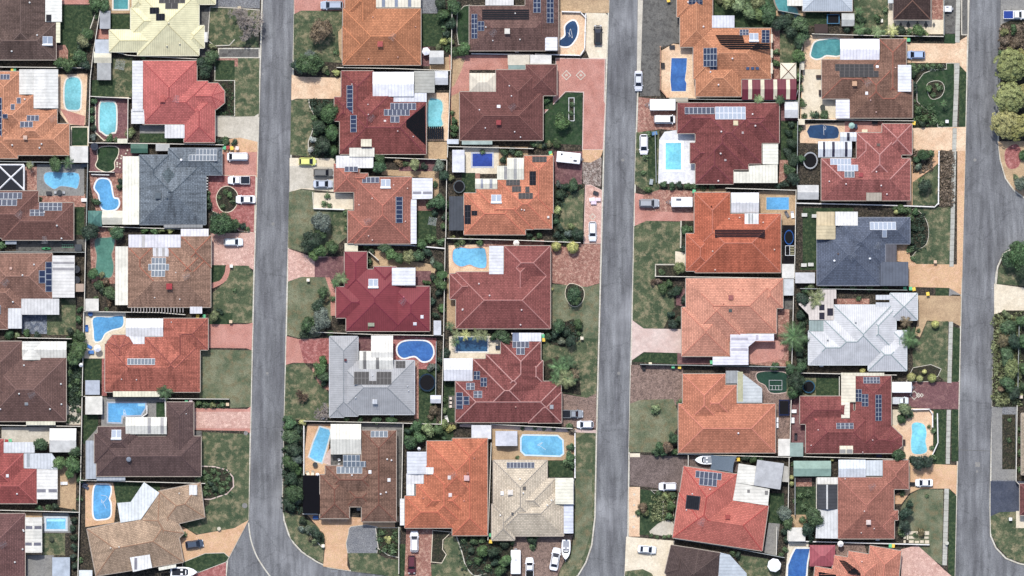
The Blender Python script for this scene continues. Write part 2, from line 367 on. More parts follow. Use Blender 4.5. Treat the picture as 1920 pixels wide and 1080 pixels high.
# ---------------------------------------------------------------- roofs
def lin_clip(poly, a, b, c):
    "keep a*x+b*y+c >= 0; also return the other side"
    ins, out = [], []; n = len(poly)
    for i in range(n):
        p, q = poly[i], poly[(i+1) % n]; fp = a*p[0]+b*p[1]+c; fq = a*q[0]+b*q[1]+c
        (ins if fp >= 0 else out).append(p)
        if (fp >= 0) != (fq >= 0):
            t = fp/(fp-fq); r = (p[0]+(q[0]-p[0])*t, p[1]+(q[1]-p[1])*t); ins.append(r); out.append(r)
    return ins, out
def okp(p): return len(p) >= 3 and abs(area(p)) > .01
class Roof:
    def __init__(s, blocks, z0, pitch):
        s.z0 = z0; s.B = []; t = math.tan(math.radians(pitch))
        for k, bl in enumerate(blocks):
            gab = ()
            if isinstance(bl, dict): gab = bl.get('g', ()); bl = bl['p']
            p = W(bl, z0); pl = []
            for i in range(len(p)):
                a, b = Vector(p[i]), Vector(p[(i+1) % len(p)]); e = (b-a).normalized(); n = Vector((-e.y, e.x))
                isg = i in gab
                pl.append((n.x, n.y, -n.dot(a), t, isg))        # distance inside
            s.B.append((p, pl))
        s.faces = []
        for k, (p, pl) in enumerate(s.B):
            for i, (a, b, c, t_, isg) in enumerate(pl):
                if isg: continue
                A = (a*t_, b*t_, c*t_+z0); q = list(p)
                for j, (a2, b2, c2, t2, g2) in enumerate(pl):
                    if j == i or g2: continue
                    q, _ = lin_clip(q, a2*t2-A[0], b2*t2-A[1], c2*t2+z0-A[2])
                    if not okp(q): break
                if not okp(q): continue
                todo = [q]
                for k2, (p2, pl2) in enumerate(s.B):
                    if k2 == k: continue
                    eps = 1e-3 if k2 < k else -1e-3; new = []
                    for piece in todo:
                        cur = piece
                        for (a2, b2, c2, t2, g2) in pl2:
                            if g2: la, lb, lc = a2, b2, c2+eps
                            else: la, lb, lc = a2*t2-A[0], b2*t2-A[1], c2*t2+z0-A[2]+eps
                            if abs(la)+abs(lb) < 1e-7:
                                if lc < 0: new.append(cur); cur = []; break
                                continue
                            cur, out = lin_clip(cur, la, lb, lc)
                            if okp(out): new.append(out)
                            if not okp(cur): cur = []; break
                    todo = new
                for piece in todo: s.faces.append((piece, A, (a, b), (k, i)))
    def z(s, x, y):
        best = (-1, None)
        for k, (p, pl) in enumerate(s.B):
            h = 1e9; pi = None
            for (a, b, c, t, g_) in pl:
                d = a*x+b*y+c
                if g_:
                    if d < 0: h = -1e9
                    continue
                if d*t+s.z0 < h: h = d*t+s.z0; pi = (a*t, b*t, c*t+s.z0)
            if h > best[0]: best = (h, pi)
        return best
def roof_meshes(r):
    roofm, cap, gut = MB(), [], MB(); V = []
    P3 = []
    for piece, A, n, pid in r.faces:
        q = [Vector((x, y, A[0]*x+A[1]*y+A[2])) for x, y in piece]; P3.append((q, A, n))
        u = Vector((n[1], -n[0], 0)); k = math.sqrt(1+A[0]**2+A[1]**2)
        roofm.face(q, [(v.x*u.x+v.y*u.y, (v.z-r.z0)*k/max(.05, math.hypot(A[0], A[1]))) for v in q])
        V += q
    edges = {}
    key = lambda v: (round(v.x, 2), round(v.y, 2))
    U = list({key(v): v for v in V}.values())
    for idx, (q, A, n) in enumerate(P3):
        for i in range(len(q)):
            a, b = q[i], q[(i+1) % len(q)]; d = b-a; L2 = d.length_squared
            if L2 < 1e-4: continue
            ts = [(0, a), (1, b)]
            for v in U:
                t = (v-a).dot(d)/L2
                if .001 < t < .999 and (a+d*t-v).length < .02: ts.append((t, v))
            ts.sort(key=lambda e: e[0])
            for (t0, v0), (t1, v1) in zip(ts, ts[1:]):
                k0, k1 = key(v0), key(v1)
                if k0 == k1: continue
                edges.setdefault((min(k0, k1), max(k0, k1)), []).append((idx, v0, v1))
    def same(A, B): return abs(A[0]-B[0])+abs(A[1]-B[1]) < 1e-3 and abs(A[2]-B[2]) < .02
    for ek, L in edges.items():
        if len(L) == 1:
            idx, a, b = L[0]; n = P3[idx][2]
            if abs(a.z-r.z0) < .02 and abs(b.z-r.z0) < .02:
                o = Vector((-n[0], -n[1], 0))*.14; e = (b-a).normalized()*0.0
                a0, b0 = a.copy(), b.copy(); zt, zb = r.z0-.015, r.z0-.17
                gut.face([(a0.x, a0.y, zt), (a0.x+o.x, a0.y+o.y, zt), (b0.x+o.x, b0.y+o.y, zt), (b0.x, b0.y, zt)])
                gut.face([(a0.x+o.x, a0.y+o.y, zt), (a0.x+o.x, a0.y+o.y, zb), (b0.x+o.x, b0.y+o.y, zb), (b0.x+o.x, b0.y+o.y, zt)])
        elif len(L) == 2 and not same(P3[L[0][0]][1], P3[L[1][0]][1]):
            i1, a, b = L[0]; i2 = L[1][0]; A1, A2 = P3[i1][1], P3[i2][1]
            m = (a+b)/2; d = Vector((b.x-a.x, b.y-a.y, 0)).normalized(); s_ = Vector((-d.y, d.x, 0))
            f = lambda A, p: A[0]*p.x+A[1]*p.y+A[2]
            h = max(f(A1, m+s_), f(A2, m+s_)); hm = min(f(A1, m+s_), f(A2, m+s_)); c1 = sum(P3[i1][0], Vector())/len(P3[i1][0])
            convex = (f(A2, c1) > f(A1, c1))
            if convex:
                w_ = .12; up = Vector((0, 0, .06)); cm = MB()
                for sg in (1, -1):
                    p = [a+s_*w_*sg, b+s_*w_*sg]
                    zz = [min(f(A1, v), f(A2, v))+.015 for v in p]
                    q = [Vector((p[0].x, p[0].y, zz[0])), Vector((p[1].x, p[1].y, zz[1])), b+up, a+up]
                    cm.face(q if sg > 0 else q[::-1])
                cap.append(((b-a).length, cm))
    return roofm, cap, gut
HOUSE = None
class House: pass
def local(o, M_):      # world matrix -> child of a root that is only translated
    return Matrix.Translation(-o.root.location) @ M_
def mbshift(mb, loc):
    mb.v = [(x-loc.x, y-loc.y, z-loc.z) for x, y, z in mb.v]
def house(short, label, color, blocks, kind='tile', pitch=23, z0=2.65, mot=.35, gut='b8aa9a', cap=None, wall='b49a80', k=.95):
    global HOUSE
    hs = House(); xs, ys = [], []
    for bl in blocks:
        for x, y in pts_of(bl['p'] if isinstance(bl, dict) else bl): xs.append(x); ys.append(y)
    bb = (min(xs), min(ys), max(xs), max(ys)); HOUSES.append((short, bb))
    hs.bb = bb; hs.short = short
    hs.root = empty('house', P((bb[0]+bb[2])/2, (bb[1]+bb[3])/2)); tag(hs.root, label, 'house', 'detached houses along the streets')
    r = Roof(blocks, z0, pitch); hs.r = r; loc = hs.root.location
    rm, cp, gu = roof_meshes(r)
    col = lin(color, k)[:3]
    cc = lin(cap, k) if cap else tuple(x*1.05 for x in col)+(1,)
    for L_, cm in cp:
        if L_ > .25: mbshift(cm, loc); cm.obj('ridge_cap', M_paint, hs.root, color=cc)
    for mb, nm, mt, c in ((rm, 'roof', {'tile': M_tile, 'metal': M_smooth}[kind], col+(mot,)), (gu, 'gutter', M_paint, lin(gut))):
        if mb.f:
            mbshift(mb, loc); mb.obj(nm, mt, hs.root, color=c)
    wl = MB()
    for i, (p, pl) in enumerate(r.B):
        q = inset(p, .55+.004*i); wl.prism(q, LAND, z0+.04-.003*i)
    mbshift(wl, loc); wl.obj('wall', M_wall, hs.root, color=lin(wall))
    # windows and doors under the eaves, on the outer walls
    for i, (p, pl) in enumerate(r.B):
        q = inset(p, .55+.004*i)
        for e in range(len(q)):
            a, b = Vector(q[e]), Vector(q[(e+1) % len(q)]); L = (b-a).length
            if L < 3: continue
            d = (b-a).normalized(); nn = Vector((d.y, -d.x)); nw = int(L//4.5)
            for j in range(nw):
                c = a+d*L*(j+.5)/nw
                if r.z(*(c+nn*.9))[0] > z0+.05: continue
                ww = 1.5; z1, z2 = (.9, 2.1)
                key_ = 'win_mesh'
                me = CACHE.get(key_)
                if not me:
                    m = MB(); m.box(-.75, -.04, 0, .75, .03, 1.2); m.box(-.68, -.06, .06, -.03, -.041, 1.14, 1); m.box(.03, -.06, .06, .68, -.041, 1.14, 1); me = CACHE[key_] = m.mesh('window', [M_whitec, M_glass])
                ang = math.atan2(d.y, d.x)
                inst('window', me, hs.root, local(hs, Matrix.Translation((c.x, c.y, 1.0)) @ Matrix.Rotation(ang, 4, 'Z')))
    HOUSE = hs; return hs
CACHE = {}
def panel_mesh(sty):
    k = 'pv'+sty
    if k not in CACHE:
        m = MB(); m.box(-.5, -.5, 0, .5, .5, .045, 0)
        m.face([(-.44, -.455, .05), (.44, -.455, .05), (.44, .455, .05), (-.44, .455, .05)], [(0, 0), (1, 0), (1, 1), (0, 1)], 1)
        CACHE[k] = m.mesh('solar_panel', [simple('panel_frame_'+sty, {'b': 'b4bcc4', 's': 'b4bcc4', 'k': '34363c', 'g': 'd4d8d8', 'w': 'e4e8ee'}[sty], .35, .5), M_cell[sty]])
    return CACHE[k]
def solar(x0, y0, x1, y1, cols, rows, sty='b', rot=0, name='solar_panel', tw=1.0):
    "an array of panels lying on the roof below it"
    hs = HOUSE; r = hs.r; z = r.z0+1
    c = P((x0+x1)/2, (y0+y1)/2, z); h, A = r.z(c.x, c.y)
    nrm = Vector((-A[0], -A[1], 1)).normalized() if h > r.z0 else Vector((0, 0, 1))
    if h <= r.z0: A = (0, 0, 2.95)
    ra = math.radians(rot); W_, H_ = (x1-x0)*S, (y1-y0)*S; ex, ey = Vector((math.cos(ra), math.sin(ra))), Vector((-math.sin(ra), math.cos(ra)))
    X = Vector((ex.x, ex.y, A[0]*ex.x+A[1]*ex.y)); Y = Vector((ey.x, ey.y, A[0]*ey.x+A[1]*ey.y))
    me = panel_mesh(sty)
    for i in range(cols):
        for j in range(rows):
            o2 = c.xy+ex*((i+.5)/cols-.5)*W_+ey*(.5-(j+.5)/rows)*H_
            zz = A[0]*o2.x+A[1]*o2.y+A[2]+.09
            gx, gy = W_/cols-.03, H_/rows-.03
            m = Matrix(((X.x*gx, Y.x*gy, nrm.x, o2.x), (X.y*gx, Y.y*gy, nrm.y, o2.y), (X.z*gx, Y.z*gy, nrm.z, zz), (0, 0, 0, 1)))
            inst(name, me, hs.root, local(hs, m))
def mat_(x0, y0, x1, y1, n=8, along='x', poly=None, name='pool_heating_mat', rot=0, color='17181d'):
    "strips of black pool-heating tube lying on the roof"
    hs = HOUSE; r = hs.r; c = P((x0+x1)/2, (y0+y1)/2, r.z0+1); h, A = r.z(c.x, c.y)
    if h <= r.z0: A = (0, 0, 2.95)
    mb = MB(); w_ = W(poly or (x0, y0, x1, y1), r.z0+1)
    xs = [p[0] for p in w_]; ys = [p[1] for p in w_]
    for i in range(n):
        f0, f1 = i/n, (i+(.82 if n < 12 else .95))/n
        q = list(w_)
        if along == 'x':
            ya, yb = min(ys)+(max(ys)-min(ys))*f0, min(ys)+(max(ys)-min(ys))*f1
            q, _ = lin_clip(q, 0, 1, -ya); q, _ = lin_clip(q, 0, -1, yb) if q else ([], 0)
        else:
            xa, xb = min(xs)+(max(xs)-min(xs))*f0, min(xs)+(max(xs)-min(xs))*f1
            q, _ = lin_clip(q, 1, 0, -xa); q, _ = lin_clip(q, -1, 0, xb) if q else ([], 0)
        if len(q) < 3: continue
        f = lambda p, o_: A[0]*p[0]+A[1]*p[1]+A[2]+o_
        mb.face([(p[0], p[1], f(p, .07)) for p in q])
        for a, b in zip(q, q[1:]+q[:1]): mb.face([(*a, f(a, .01)), (*b, f(b, .01)), (*b, f(b, .07)), (*a, f(a, .07))])
    mbshift(mb, hs.root.location); return mb.obj(name, M_fab, hs.root, color=lin(color))
def roofpt(x, y):
    r = HOUSE.r; c = P(x, y, r.z0+1); h, A = r.z(c.x, c.y)
    return c.x, c.y, max(h, r.z0+.05), A
def cached(k, f):
    if k not in CACHE: CACHE[k] = f()
    return CACHE[k]
def on_roof(me, name, x, y, color=None, tilt=False, rz=0, sc_=1, dz=0):
    X, Y, Z, A = roofpt(x, y); R = Matrix.Rotation(rz, 4, 'Z')
    if tilt and A: R = Vector((-A[0], -A[1], 1)).to_track_quat('Z', 'Y').to_matrix().to_4x4()
    return inst(name, me, HOUSE.root, local(HOUSE, Matrix.Translation((X, Y, Z+dz)) @ R @ Matrix.Diagonal((sc_, sc_, sc_, 1))), color=color)
def m_vent():
    m = MB(); m.tube((0, 0, -.1), (0, 0, .22), .14, n=8); m.ellipsoid((0, 0, .3), .26, .26, .2, 8, 5); return m.mesh('whirlybird_vent', M_paint, True)
def vent(*xy, c='d9d9d6', s=.9):
    for i in range(0, len(xy), 2): on_roof(cached('vent', m_vent), 'roof_vent', xy[i], xy[i+1], lin(c), sc_=s)
def m_evap():
    m = MB(); m.prism([(-.55, -.55), (.55, -.55), (.55, .55), (-.55, .55)], -.35, .55); m.prism([(-.62, -.62), (.62, -.62), (.62, .62), (-.62, .62)], .55, .62)
    for k in range(4): m.box(-.57, -.57, -.2+.16*k, .57, .57, -.14+.16*k)
    m.prism(inset([(-.62, -.62), (.62, -.62), (.62, .62), (-.62, .62)], .2), .62, .68)
    return m.mesh('evaporative_cooler', M_paint)
def evap(x, y, c='9a5a50', s=1.0): on_roof(cached('evap', m_evap), 'evaporative_cooler', x, y, lin(c), sc_=s)
def m_sky():
    m = MB(); m.box(-.45, -.4, 0, .45, .4, .16); m.prism(inset([(-.45, -.4), (.45, -.4), (.45, .4), (-.45, .4)], .08), .16, .22, 1); return m.mesh('skylight', [M_paint, M_paint])
def sky(x, y, c='d6dde0', s=1.0): on_roof(cached('sky', m_sky), 'skylight', x, y, lin(c), tilt=True, sc_=s)
def m_ant():
    m = MB(); m.tube((0, 0, -.2), (0, 0, 1.8), .03, n=4); a = (.7, .35, 1.7); b = (-.7, -.35, 1.7); m.tube(a, b, .022, n=4)
    for k in range(7):
        t = k/6; x, y = a[0]+(b[0]-a[0])*t, a[1]+(b[1]-a[1])*t; l = .5+.3*t; m.tube((x-.45*l, y+.9*l, 1.7), (x+.45*l, y-.9*l, 1.7), .018, n=3)
    return m.mesh('antenna', M_chrome)
def ant(x, y, rz=0): on_roof(cached('ant', m_ant), 'television_antenna', x, y, rz=rz)
def hws(x0, y0, x1, y1):
    "solar water heater: two collectors and a horizontal tank at the lower edge"
    hs = HOUSE; ym = y0+(y1-y0)*.78
    solar(x0, y0, x1, ym, 2, 1, 'w', name='water_heater_collector')
    X, Y, Z, A = roofpt((x0+x1)/2, (ym+y1)/2); L = (x1-x0)*S/2+.1; m = MB(); m.tube((-L, 0, 0), (L, 0, 0), .27, n=10)
    o = m.obj('water_heater_tank', M_paint, hs.root, smooth=False, color=lin('eef0ee')); o.matrix_basis = local(hs, Matrix.Translation((X, Y, Z+.3)))
def chim(x, y, c='8a4a40', s=1):
    def f():
        m = MB(); m.box(-.35, -.35, -.6, .35, .35, .7); m.box(-.42, -.42, .7, .42, .42, .8); m.box(-.2, -.2, .8, .2, .2, .86); return m.mesh('chimney', M_wall)
    on_roof(cached('chim', f), 'chimney', x, y, lin(c), sc_=s)
def dish(x, y):
    def f():
        m = MB(); m.tube((0, 0, -.2), (0, 0, .6), .04, n=5); m.ellipsoid((0, 0, .6), .6, .6, .18, 12, 4, top=False); m.tube((0, 0, .6), (0, .3, 1.1), .02, n=4); return m.mesh('satellite_dish', M_paint, True)
    on_roof(cached('dish', f), 'satellite_dish', x, y, lin('7c8694'))
def patio(a, color='e8e6da', kind='flat', ridge='x', z=2.72, strips=(), sc='5d5f66', parent=None, name='patio_roof', mat=None, post=True, k=.78, rise=None, ribs=None):
    "metal patio roof beside the house (or of a shed when parent is given)"
    hs = HOUSE; root = parent or hs.root; w_ = W(a, z); loc = root.location; mb = MB()
    xs = [p[0] for p in w_]; ys = [p[1] for p in w_]; x0, x1, y0, y1 = min(xs), max(xs), min(ys), max(ys)
    quad = len(w_) == 4
    if parent is None and z > 2.6:      # a patio roof fixed over the house eaves clears them
        hm = max([HOUSE.r.z(p[0], p[1])[0] for p in inset(w_, .3)]+[HOUSE.r.z(sum(p[0] for p in w_)/len(w_), sum(p[1] for p in w_)/len(w_))[0]])
        z = max(z, min(hm+.06, 4.4))
    cxm, cym = (x0+x1)/2, (y0+y1)/2
    rise = rise if rise is not None else .18*min(x1-x0, y1-y0)
    if kind == 'flat' or not quad:
        h = lambda x, y: z+.03*(y1-y)
    elif kind == 'gable':
        if ridge == 'x': h = lambda x, y: z+rise*(1-abs(y-cym)/((y1-y0)/2+1e-6))
        else: h = lambda x, y: z+rise*(1-abs(x-cxm)/((x1-x0)/2+1e-6))
    else:
        d_ = min(x1-x0, y1-y0)/2; h = lambda x, y: z+rise*min(1, min(x-x0, x1-x, y-y0, y1-y)/d_)
    rib = ribs or ('y' if ridge == 'x' else 'x')
    def uvf(p): return (p[0], p[1]) if rib == 'y' else (p[1], p[0])
    def put(poly, lift, th, mb):
        ps = [poly]
        if kind == 'gable' and quad:
            A_ = (0, 1, -cym) if ridge == 'x' else (1, 0, -cxm); i, o = lin_clip(poly, *A_); ps = [q for q in (i, o) if okp(q)]
        elif kind == 'hip' and quad:
            d_ = min(x1-x0, y1-y0)/2; fs = [(1, 0, -x0), (-1, 0, x1), (0, 1, -y0), (0, -1, y1)]; ps = []
            for i_, f1 in enumerate(fs):
                q = list(poly)
                for j_, f2 in enumerate(fs):
                    if i_ != j_ and q: q, _ = lin_clip(q, f2[0]-f1[0], f2[1]-f1[1], f2[2]-f1[2])
                if okp(q): ps.append(q)
        for q in ps:
            mb.face([(x, y, h(x, y)+lift) for x, y in q], [uvf(p) for p in q])
            if kind == 'gable' or kind == 'hip':
                mb.face([(x, y, h(x, y)+lift-th) for x, y in q[::-1]], [uvf(p) for p in q[::-1]])
        n = len(poly)
        for i in range(n):
            p, q = poly[i], poly[(i+1) % n]; mid = ((p[0]+q[0])/2, (p[1]+q[1])/2)
            seq = [p]+([mid] if abs(h(*mid)-(h(*p)+h(*q))/2) > .01 else [])+[q]
            for a_, b_ in zip(seq, seq[1:]):
                mb.face([(*a_, h(*a_)+lift-th), (*b_, h(*b_)+lift-th), (*b_, h(*b_)+lift), (*a_, h(*a_)+lift)])
    put(w_, 0, .12, mb); mbshift(mb, loc)
    o = mb.obj(name, mat or M_metal, root, color=lin(color, k))
    for s_ in strips:
        m2 = MB()
        q = W(s_, z); cl = [q]
        if quad and not isinstance(a[0], (tuple, list)):
            q = [(min(max(x, x0+.05), x1-.05), min(max(y, y0+.05), y1-.05)) for x, y in q]
        put(q, .02, .02, m2); mbshift(m2, loc); m2.obj('translucent_sheet', M_metalw, o, color=lin(sc))
    if post:
        for p in inset(w_, .12):
            if HOUSE is not None and parent is None and HOUSE.r.z(*p)[0] > HOUSE.r.z0-.1: continue
            m3 = MB(); m3.box(-.05, -.05, 0, .05, .05, z-.1-LAND); m3.obj('post', M_paint, root, loc=(p[0]-loc.x, p[1]-loc.y, LAND), color=lin('e6e4dc'))
    return o
def shed(a, color, text, kind='flat', ridge='x', z=2.1, cat='shed', name='garden_shed', **kw):
    p = pts_of(a); cx = sum(q[0] for q in p)/len(p); cy = sum(q[1] for q in p)/len(p)
    root = empty(name, P(cx, cy)); wl = MB(); wl.prism(inset(W(a, z), .08), LAND, z-.14); mbshift(wl, root.location)
    wl.obj('wall', M_metalw, root, color=lin(color, .6))
    patio(a, color, kind, ridge, z, parent=root, name='roof', post=False, mat=kw.pop('mat', M_metalw), **kw)
    m = MB(); w_ = W(a, z); a0, a1 = Vector(w_[0]), Vector(w_[1]); c = (a0+a1)/2; d = (a1-a0).normalized(); nn = Vector((d.y, -d.x)); q0 = c-d*.45-nn*.05; q1 = c+d*.45-nn*.05
    m.prism([(q0.x, q0.y), (q0.x+nn.x*.02, q0.y+nn.y*.02), (q1.x+nn.x*.02, q1.y+nn.y*.02), (q1.x, q1.y)][::1], LAND, z-.3); mbshift(m, root.location); m.obj('door', M_paint, root, color=lin(color, .5))
    return pend(root, text, cat, cx, cy)
def awn_open(a, color, text, name='carport', cat='carport', kind='flat', ridge='x', z=2.5, mat=None, strips=(), **kw):
    p = pts_of(a); cx = sum(q[0] for q in p)/len(p); cy = sum(q[1] for q in p)/len(p)
    root = empty(name, P(cx, cy)); patio(a, color, kind, ridge, z, parent=root, name='canopy_roof', mat=mat, strips=strips, **kw)
    return pend(root, text, cat, cx, cy)
def pergola(a, n=8, along='x', color='e4e2dc'):
    root = HOUSE.root; z = 2.4; w_ = W(a, z); xs = [p[0] for p in w_]; ys = [p[1] for p in w_]; x0, x1, y0, y1 = min(xs), max(xs), min(ys), max(ys)
    loc = root.location
    for i in range(n):
        m = MB(); f = (i+.5)/n
        if along == 'x': m.box(x0, y0+(y1-y0)*f-.1, z, x1, y0+(y1-y0)*f+.1, z+.15)
        else: m.box(x0+(x1-x0)*f-.09, y0, z, x0+(x1-x0)*f+.09, y1, z+.15)
        mbshift(m, loc); m.obj('pergola_rafter', M_wood, root, color=lin(color))

# ---------------------------------------------------------------- pools
def pool(a, water, text, smooth=5, cop='dcd6c8', cw=.35, steps=None, cleaner=False):
    p = pts_of(a)
    if smooth: p = spline(p, smooth)
    cx = sum(q[0] for q in p)/len(p); cy = sum(q[1] for q in p)/len(p)
    root = empty('swimming_pool', P(cx, cy)); w_ = W(p); o = inset(w_, -cw); z = zfor(o, LAND+.01)+.05; loc = root.location
    mb = MB(); n = len(w_); zw = z-.035
    for i in range(n):
        j = (i+1) % n
        mb.face([(*o[i], z), (*o[j], z), (*w_[j], z), (*w_[i], z)]); mb.face([(*o[i], LAND-.05), (*o[j], LAND-.05), (*o[j], z), (*o[i], z)])
        mb.face([(*w_[i], z), (*w_[j], z), (*w_[j], zw-.01), (*w_[i], zw-.01)])
    mbshift(mb, loc); mb.obj('coping', M_paint, root, color=lin(cop, .9))
    m = MB(); m.face([(x, y, zw) for x, y in w_]); mbshift(m, loc); m.obj('water', WM[water], root)
    if steps:
        m = MB(); m.prism(inset(W(steps), .05), zw-.01, zw+.008); mbshift(m, loc); m.obj('step', M_paint, root, color=lin(srgb2hex(water), .95))
    if cleaner:
        q = spline([(cx+(rnd.random()-.5)*16, cy+(rnd.random()-.5)*40*f) for f in (1, .6, .3, .5, 1)], 4, False)
        m = MB(); v = [P(x, y, zw+.02) for x, y in q]
        for a_, b_ in zip(v, v[1:]): m.tube(a_, b_, .04, n=4)
        mbshift(m, loc); m.obj('cleaner_hose', M_whitec, root)
    return pend(root, text, 'swimming pool', cx, cy)
def srgb2hex(k): return {'blue': '8ccaf0', 'sky': '9adcf4', 'aqua': '9ee0e4', 'cyan': 'b0f0fa'}.get(k, '88b8cc')

# ---------------------------------------------------------------- fences
def fence(pts, color='cfcabc', text='pale panel fence', h=1.8, w_=.15, posts=False):
    cx = sum(p[0] for p in pts)/len(pts); cy = sum(p[1] for p in pts)/len(pts)
    root = empty('fence', P(cx, cy)); loc = root.location
    def mk(z0, z1, wd, nm, c):
        o = strip(pts, wd, z0, z1, M_paint, nm, parent=root, kind=None, color=lin(c)); o.location = (-loc.x, -loc.y, 0)
    mk(LAND-.02, LAND+h, .05, 'fence_sheet', color); mk(LAND+h, LAND+h+.04, w_, 'capping', color)
    me = cached('fpost', lambda: (lambda m: (m.box(-.06, -.06, 0, .06, .06, 1), m.mesh('fence_post', M_paint))[1])(MB()))
    step = 2.9 if posts else 5.8
    for a, b in zip(pts, pts[1:]):
        A, B = P(*a), P(*b); L = (B-A).length; n = max(1, int(L/step))
        for i in range(n+1):
            p = A+(B-A)*i/n-loc; s_ = 2.6 if posts else 1
            inst('fence_post', me, root, Matrix.Translation((p.x, p.y, LAND-.02)) @ Matrix.Diagonal((s_, s_, h+.1+(0.1 if posts else 0), 1)), lin(color))
    return pend(root, text, 'fence', cx, cy, 'boundary fences')

# ---------------------------------------------------------------- plants
def leafc(c):
    r, g_, b = srgb(c); l = .3*r+.5*g_+.2*b; k = .68
    return tuple((l+(x-l)*.72)*k for x in (r, g_, b))
LC = {'d': '4a6a3c', 'g': '557a40', 'o': '808a50', 'y': 'b8bc5c', 'b': '7c6a54', 's': '6c7a6a', 'l': '7a9454', 'r': '8a5a50', 'w': 'c8ccc0', 'k': '38503a', 'a': '7c6a48', 'p': '949644'}
def leafquads(mb, rg, c, r, n, sz, up=.25, dense=False):
    for _ in range(n):
        z = rg.uniform(-up, 1); a = rg.uniform(0, 6.2832); q = math.sqrt(max(0, 1-z*z)); d = Vector((q*math.cos(a), q*math.sin(a), z))
        p = Vector(c)+Vector((d.x*r[0], d.y*r[1], d.z*r[2]))*rg.uniform(.86, 1.12)
        nn = (d+Vector((rg.uniform(-1, 1), rg.uniform(-1, 1), rg.uniform(-.4, .9)))*(.3 if dense else .75)).normalized()
        t = nn.orthogonal().normalized(); t = (Matrix.Rotation(rg.uniform(0, 6.28), 3, nn) @ t); b = nn.cross(t); s = sz*rg.uniform(.6, 1.3)
        mb.face([p-t*s, p-b*s*.45, p+t*s, p+b*s*.45])
def crown(k, seed, nb, n, sz, loose=1.0):
    def f():
        rg = random.Random(seed); mb = MB()
        for i in range(nb):
            a = 6.2832*i/nb*1.0+rg.uniform(-.5, .5); d = rg.uniform(.25, .62) if i else 0
            rr = rg.uniform(.3, .5) if i else .58; c = (d*math.cos(a), d*math.sin(a), rg.uniform(-.1, .35) if i else .3)
            mb.ellipsoid(c, rr*.82, rr*.82, rr*.75, 7, 4); leafquads(mb, rg, c, (rr*loose, rr*loose, rr), n//nb, sz)
        return mb.mesh('crown', M_leaf)
    return cached(k, f)
def crownset(r):
    if r > 2.2: return [crown(f'cb{i}', 10+i, 15, 2000, .085, 1.08) for i in range(4)]
    if r > 1.2: return [crown(f'cm{i}', 20+i, 11, 800, .12, 1.08) for i in range(5)]
    return [crown(f'cs{i}', 30+i, 6, 240, .19, 1.05) for i in range(5)]
def rosette():
    "crown of star-shaped leaf rosettes over a dark interior"
    def f():
        rg = random.Random(77); mb = MB(); mb.ellipsoid((0, 0, 0), .8, .8, .6, 10, 6)
        for _ in range(120):
            z = rg.uniform(.05, 1); a = rg.uniform(0, 6.28); q = math.sqrt(1-z*z); p = Vector((q*math.cos(a)*.93, q*math.sin(a)*.93, z*.8))*rg.uniform(.88, 1.08); n = (p+Vector((0, 0, .5))).normalized(); t = n.orthogonal().normalized(); k = rg.randint(9, 12)
            for i in range(k):
                d = Matrix.Rotation(6.2832*i/k+rg.uniform(-.2, .2), 3, n) @ t; b = n.cross(d)*.026; l = rg.uniform(.14, .2)
                mb.face([p, p+d*l*.5-b+n*.03, p+d*l-n*.02, p+d*l*.5+b+n*.03])
        return mb.mesh('crown', M_leaf)
    return cached('rosette', f)
def ball():
    def f():
        rg = random.Random(5); mb = MB(); mb.ellipsoid((0, 0, 0), .88, .88, .88, 12, 8); leafquads(mb, rg, (0, 0, 0), (.95, .95, .95), 500, .11, .6, True); return mb.mesh('clipped_ball', M_leaf)
    return cached('ball', f)
KINDW = {'d': 'dark green', 'g': 'green', 'o': 'olive green', 'y': 'golden', 'b': 'brown twiggy', 's': 'silver grey', 'l': 'light green', 'r': 'reddish', 'w': 'white flowering', 'k': 'darkest green', 'a': 'autumn brown', 'p': 'yellow rosette'}
def plant(x, y, rpx, c='g', ball_=False):
    r = rpx*S*1.0; rg = rnd; col = leafc(LC[c]); f = rg.uniform(.85, 1.15); col = (col[0]*f*rg.uniform(.9, 1.1), col[1]*f, col[2]*f*rg.uniform(.85, 1.1), 1)
    if ball_:
        root = empty('clipped_bush', P(x, y)); inst('foliage', ball(), root, Matrix.Translation((0, 0, LAND+r*1.05)) @ Matrix.Diagonal((r, r, r, 1)), col)
        m = MB(); m.tube((0, 0, LAND-.05), (0, 0, LAND+r*.6), .06); m.obj('stem', M_bark, root)
        return pend(root, f'{KINDW[c]} clipped round bush', 'bush', x, y, 'clipped bushes')
    tree = rpx >= 11
    if not tree:
        SHR.append((rpx, x, y, c)); return
    return plant2(x, y, rpx, c, col)
SHR = []
def flush_shrubs():
    SHR.sort(key=lambda t: -t[0]); und = MB()
    for i, (rp, x, y, c) in enumerate(SHR):
        col = leafc(LC[c]); f = rnd.uniform(.85, 1.15); col = (col[0]*f*rnd.uniform(.9, 1.1), col[1]*f, col[2]*f*rnd.uniform(.85, 1.1), 1)
        if i < 285: plant2(x, y, rp, c, col)
        else:
            r = rp*S; leafquads(und, rnd, (*P(x, y)[:2], LAND+r*.4), (r, r, r*.8), 60, r*.34, 0)
            und.ellipsoid((*P(x, y)[:2], LAND+r*.3), r*.7, r*.7, r*.6, 6, 4)
    o = und.obj('undergrowth', M_leaf, color=leafc('5c7a48')+(1,)); tag(o, 'scattered small bushes and tufts along fences and garden edges', 'undergrowth', None, 'stuff')
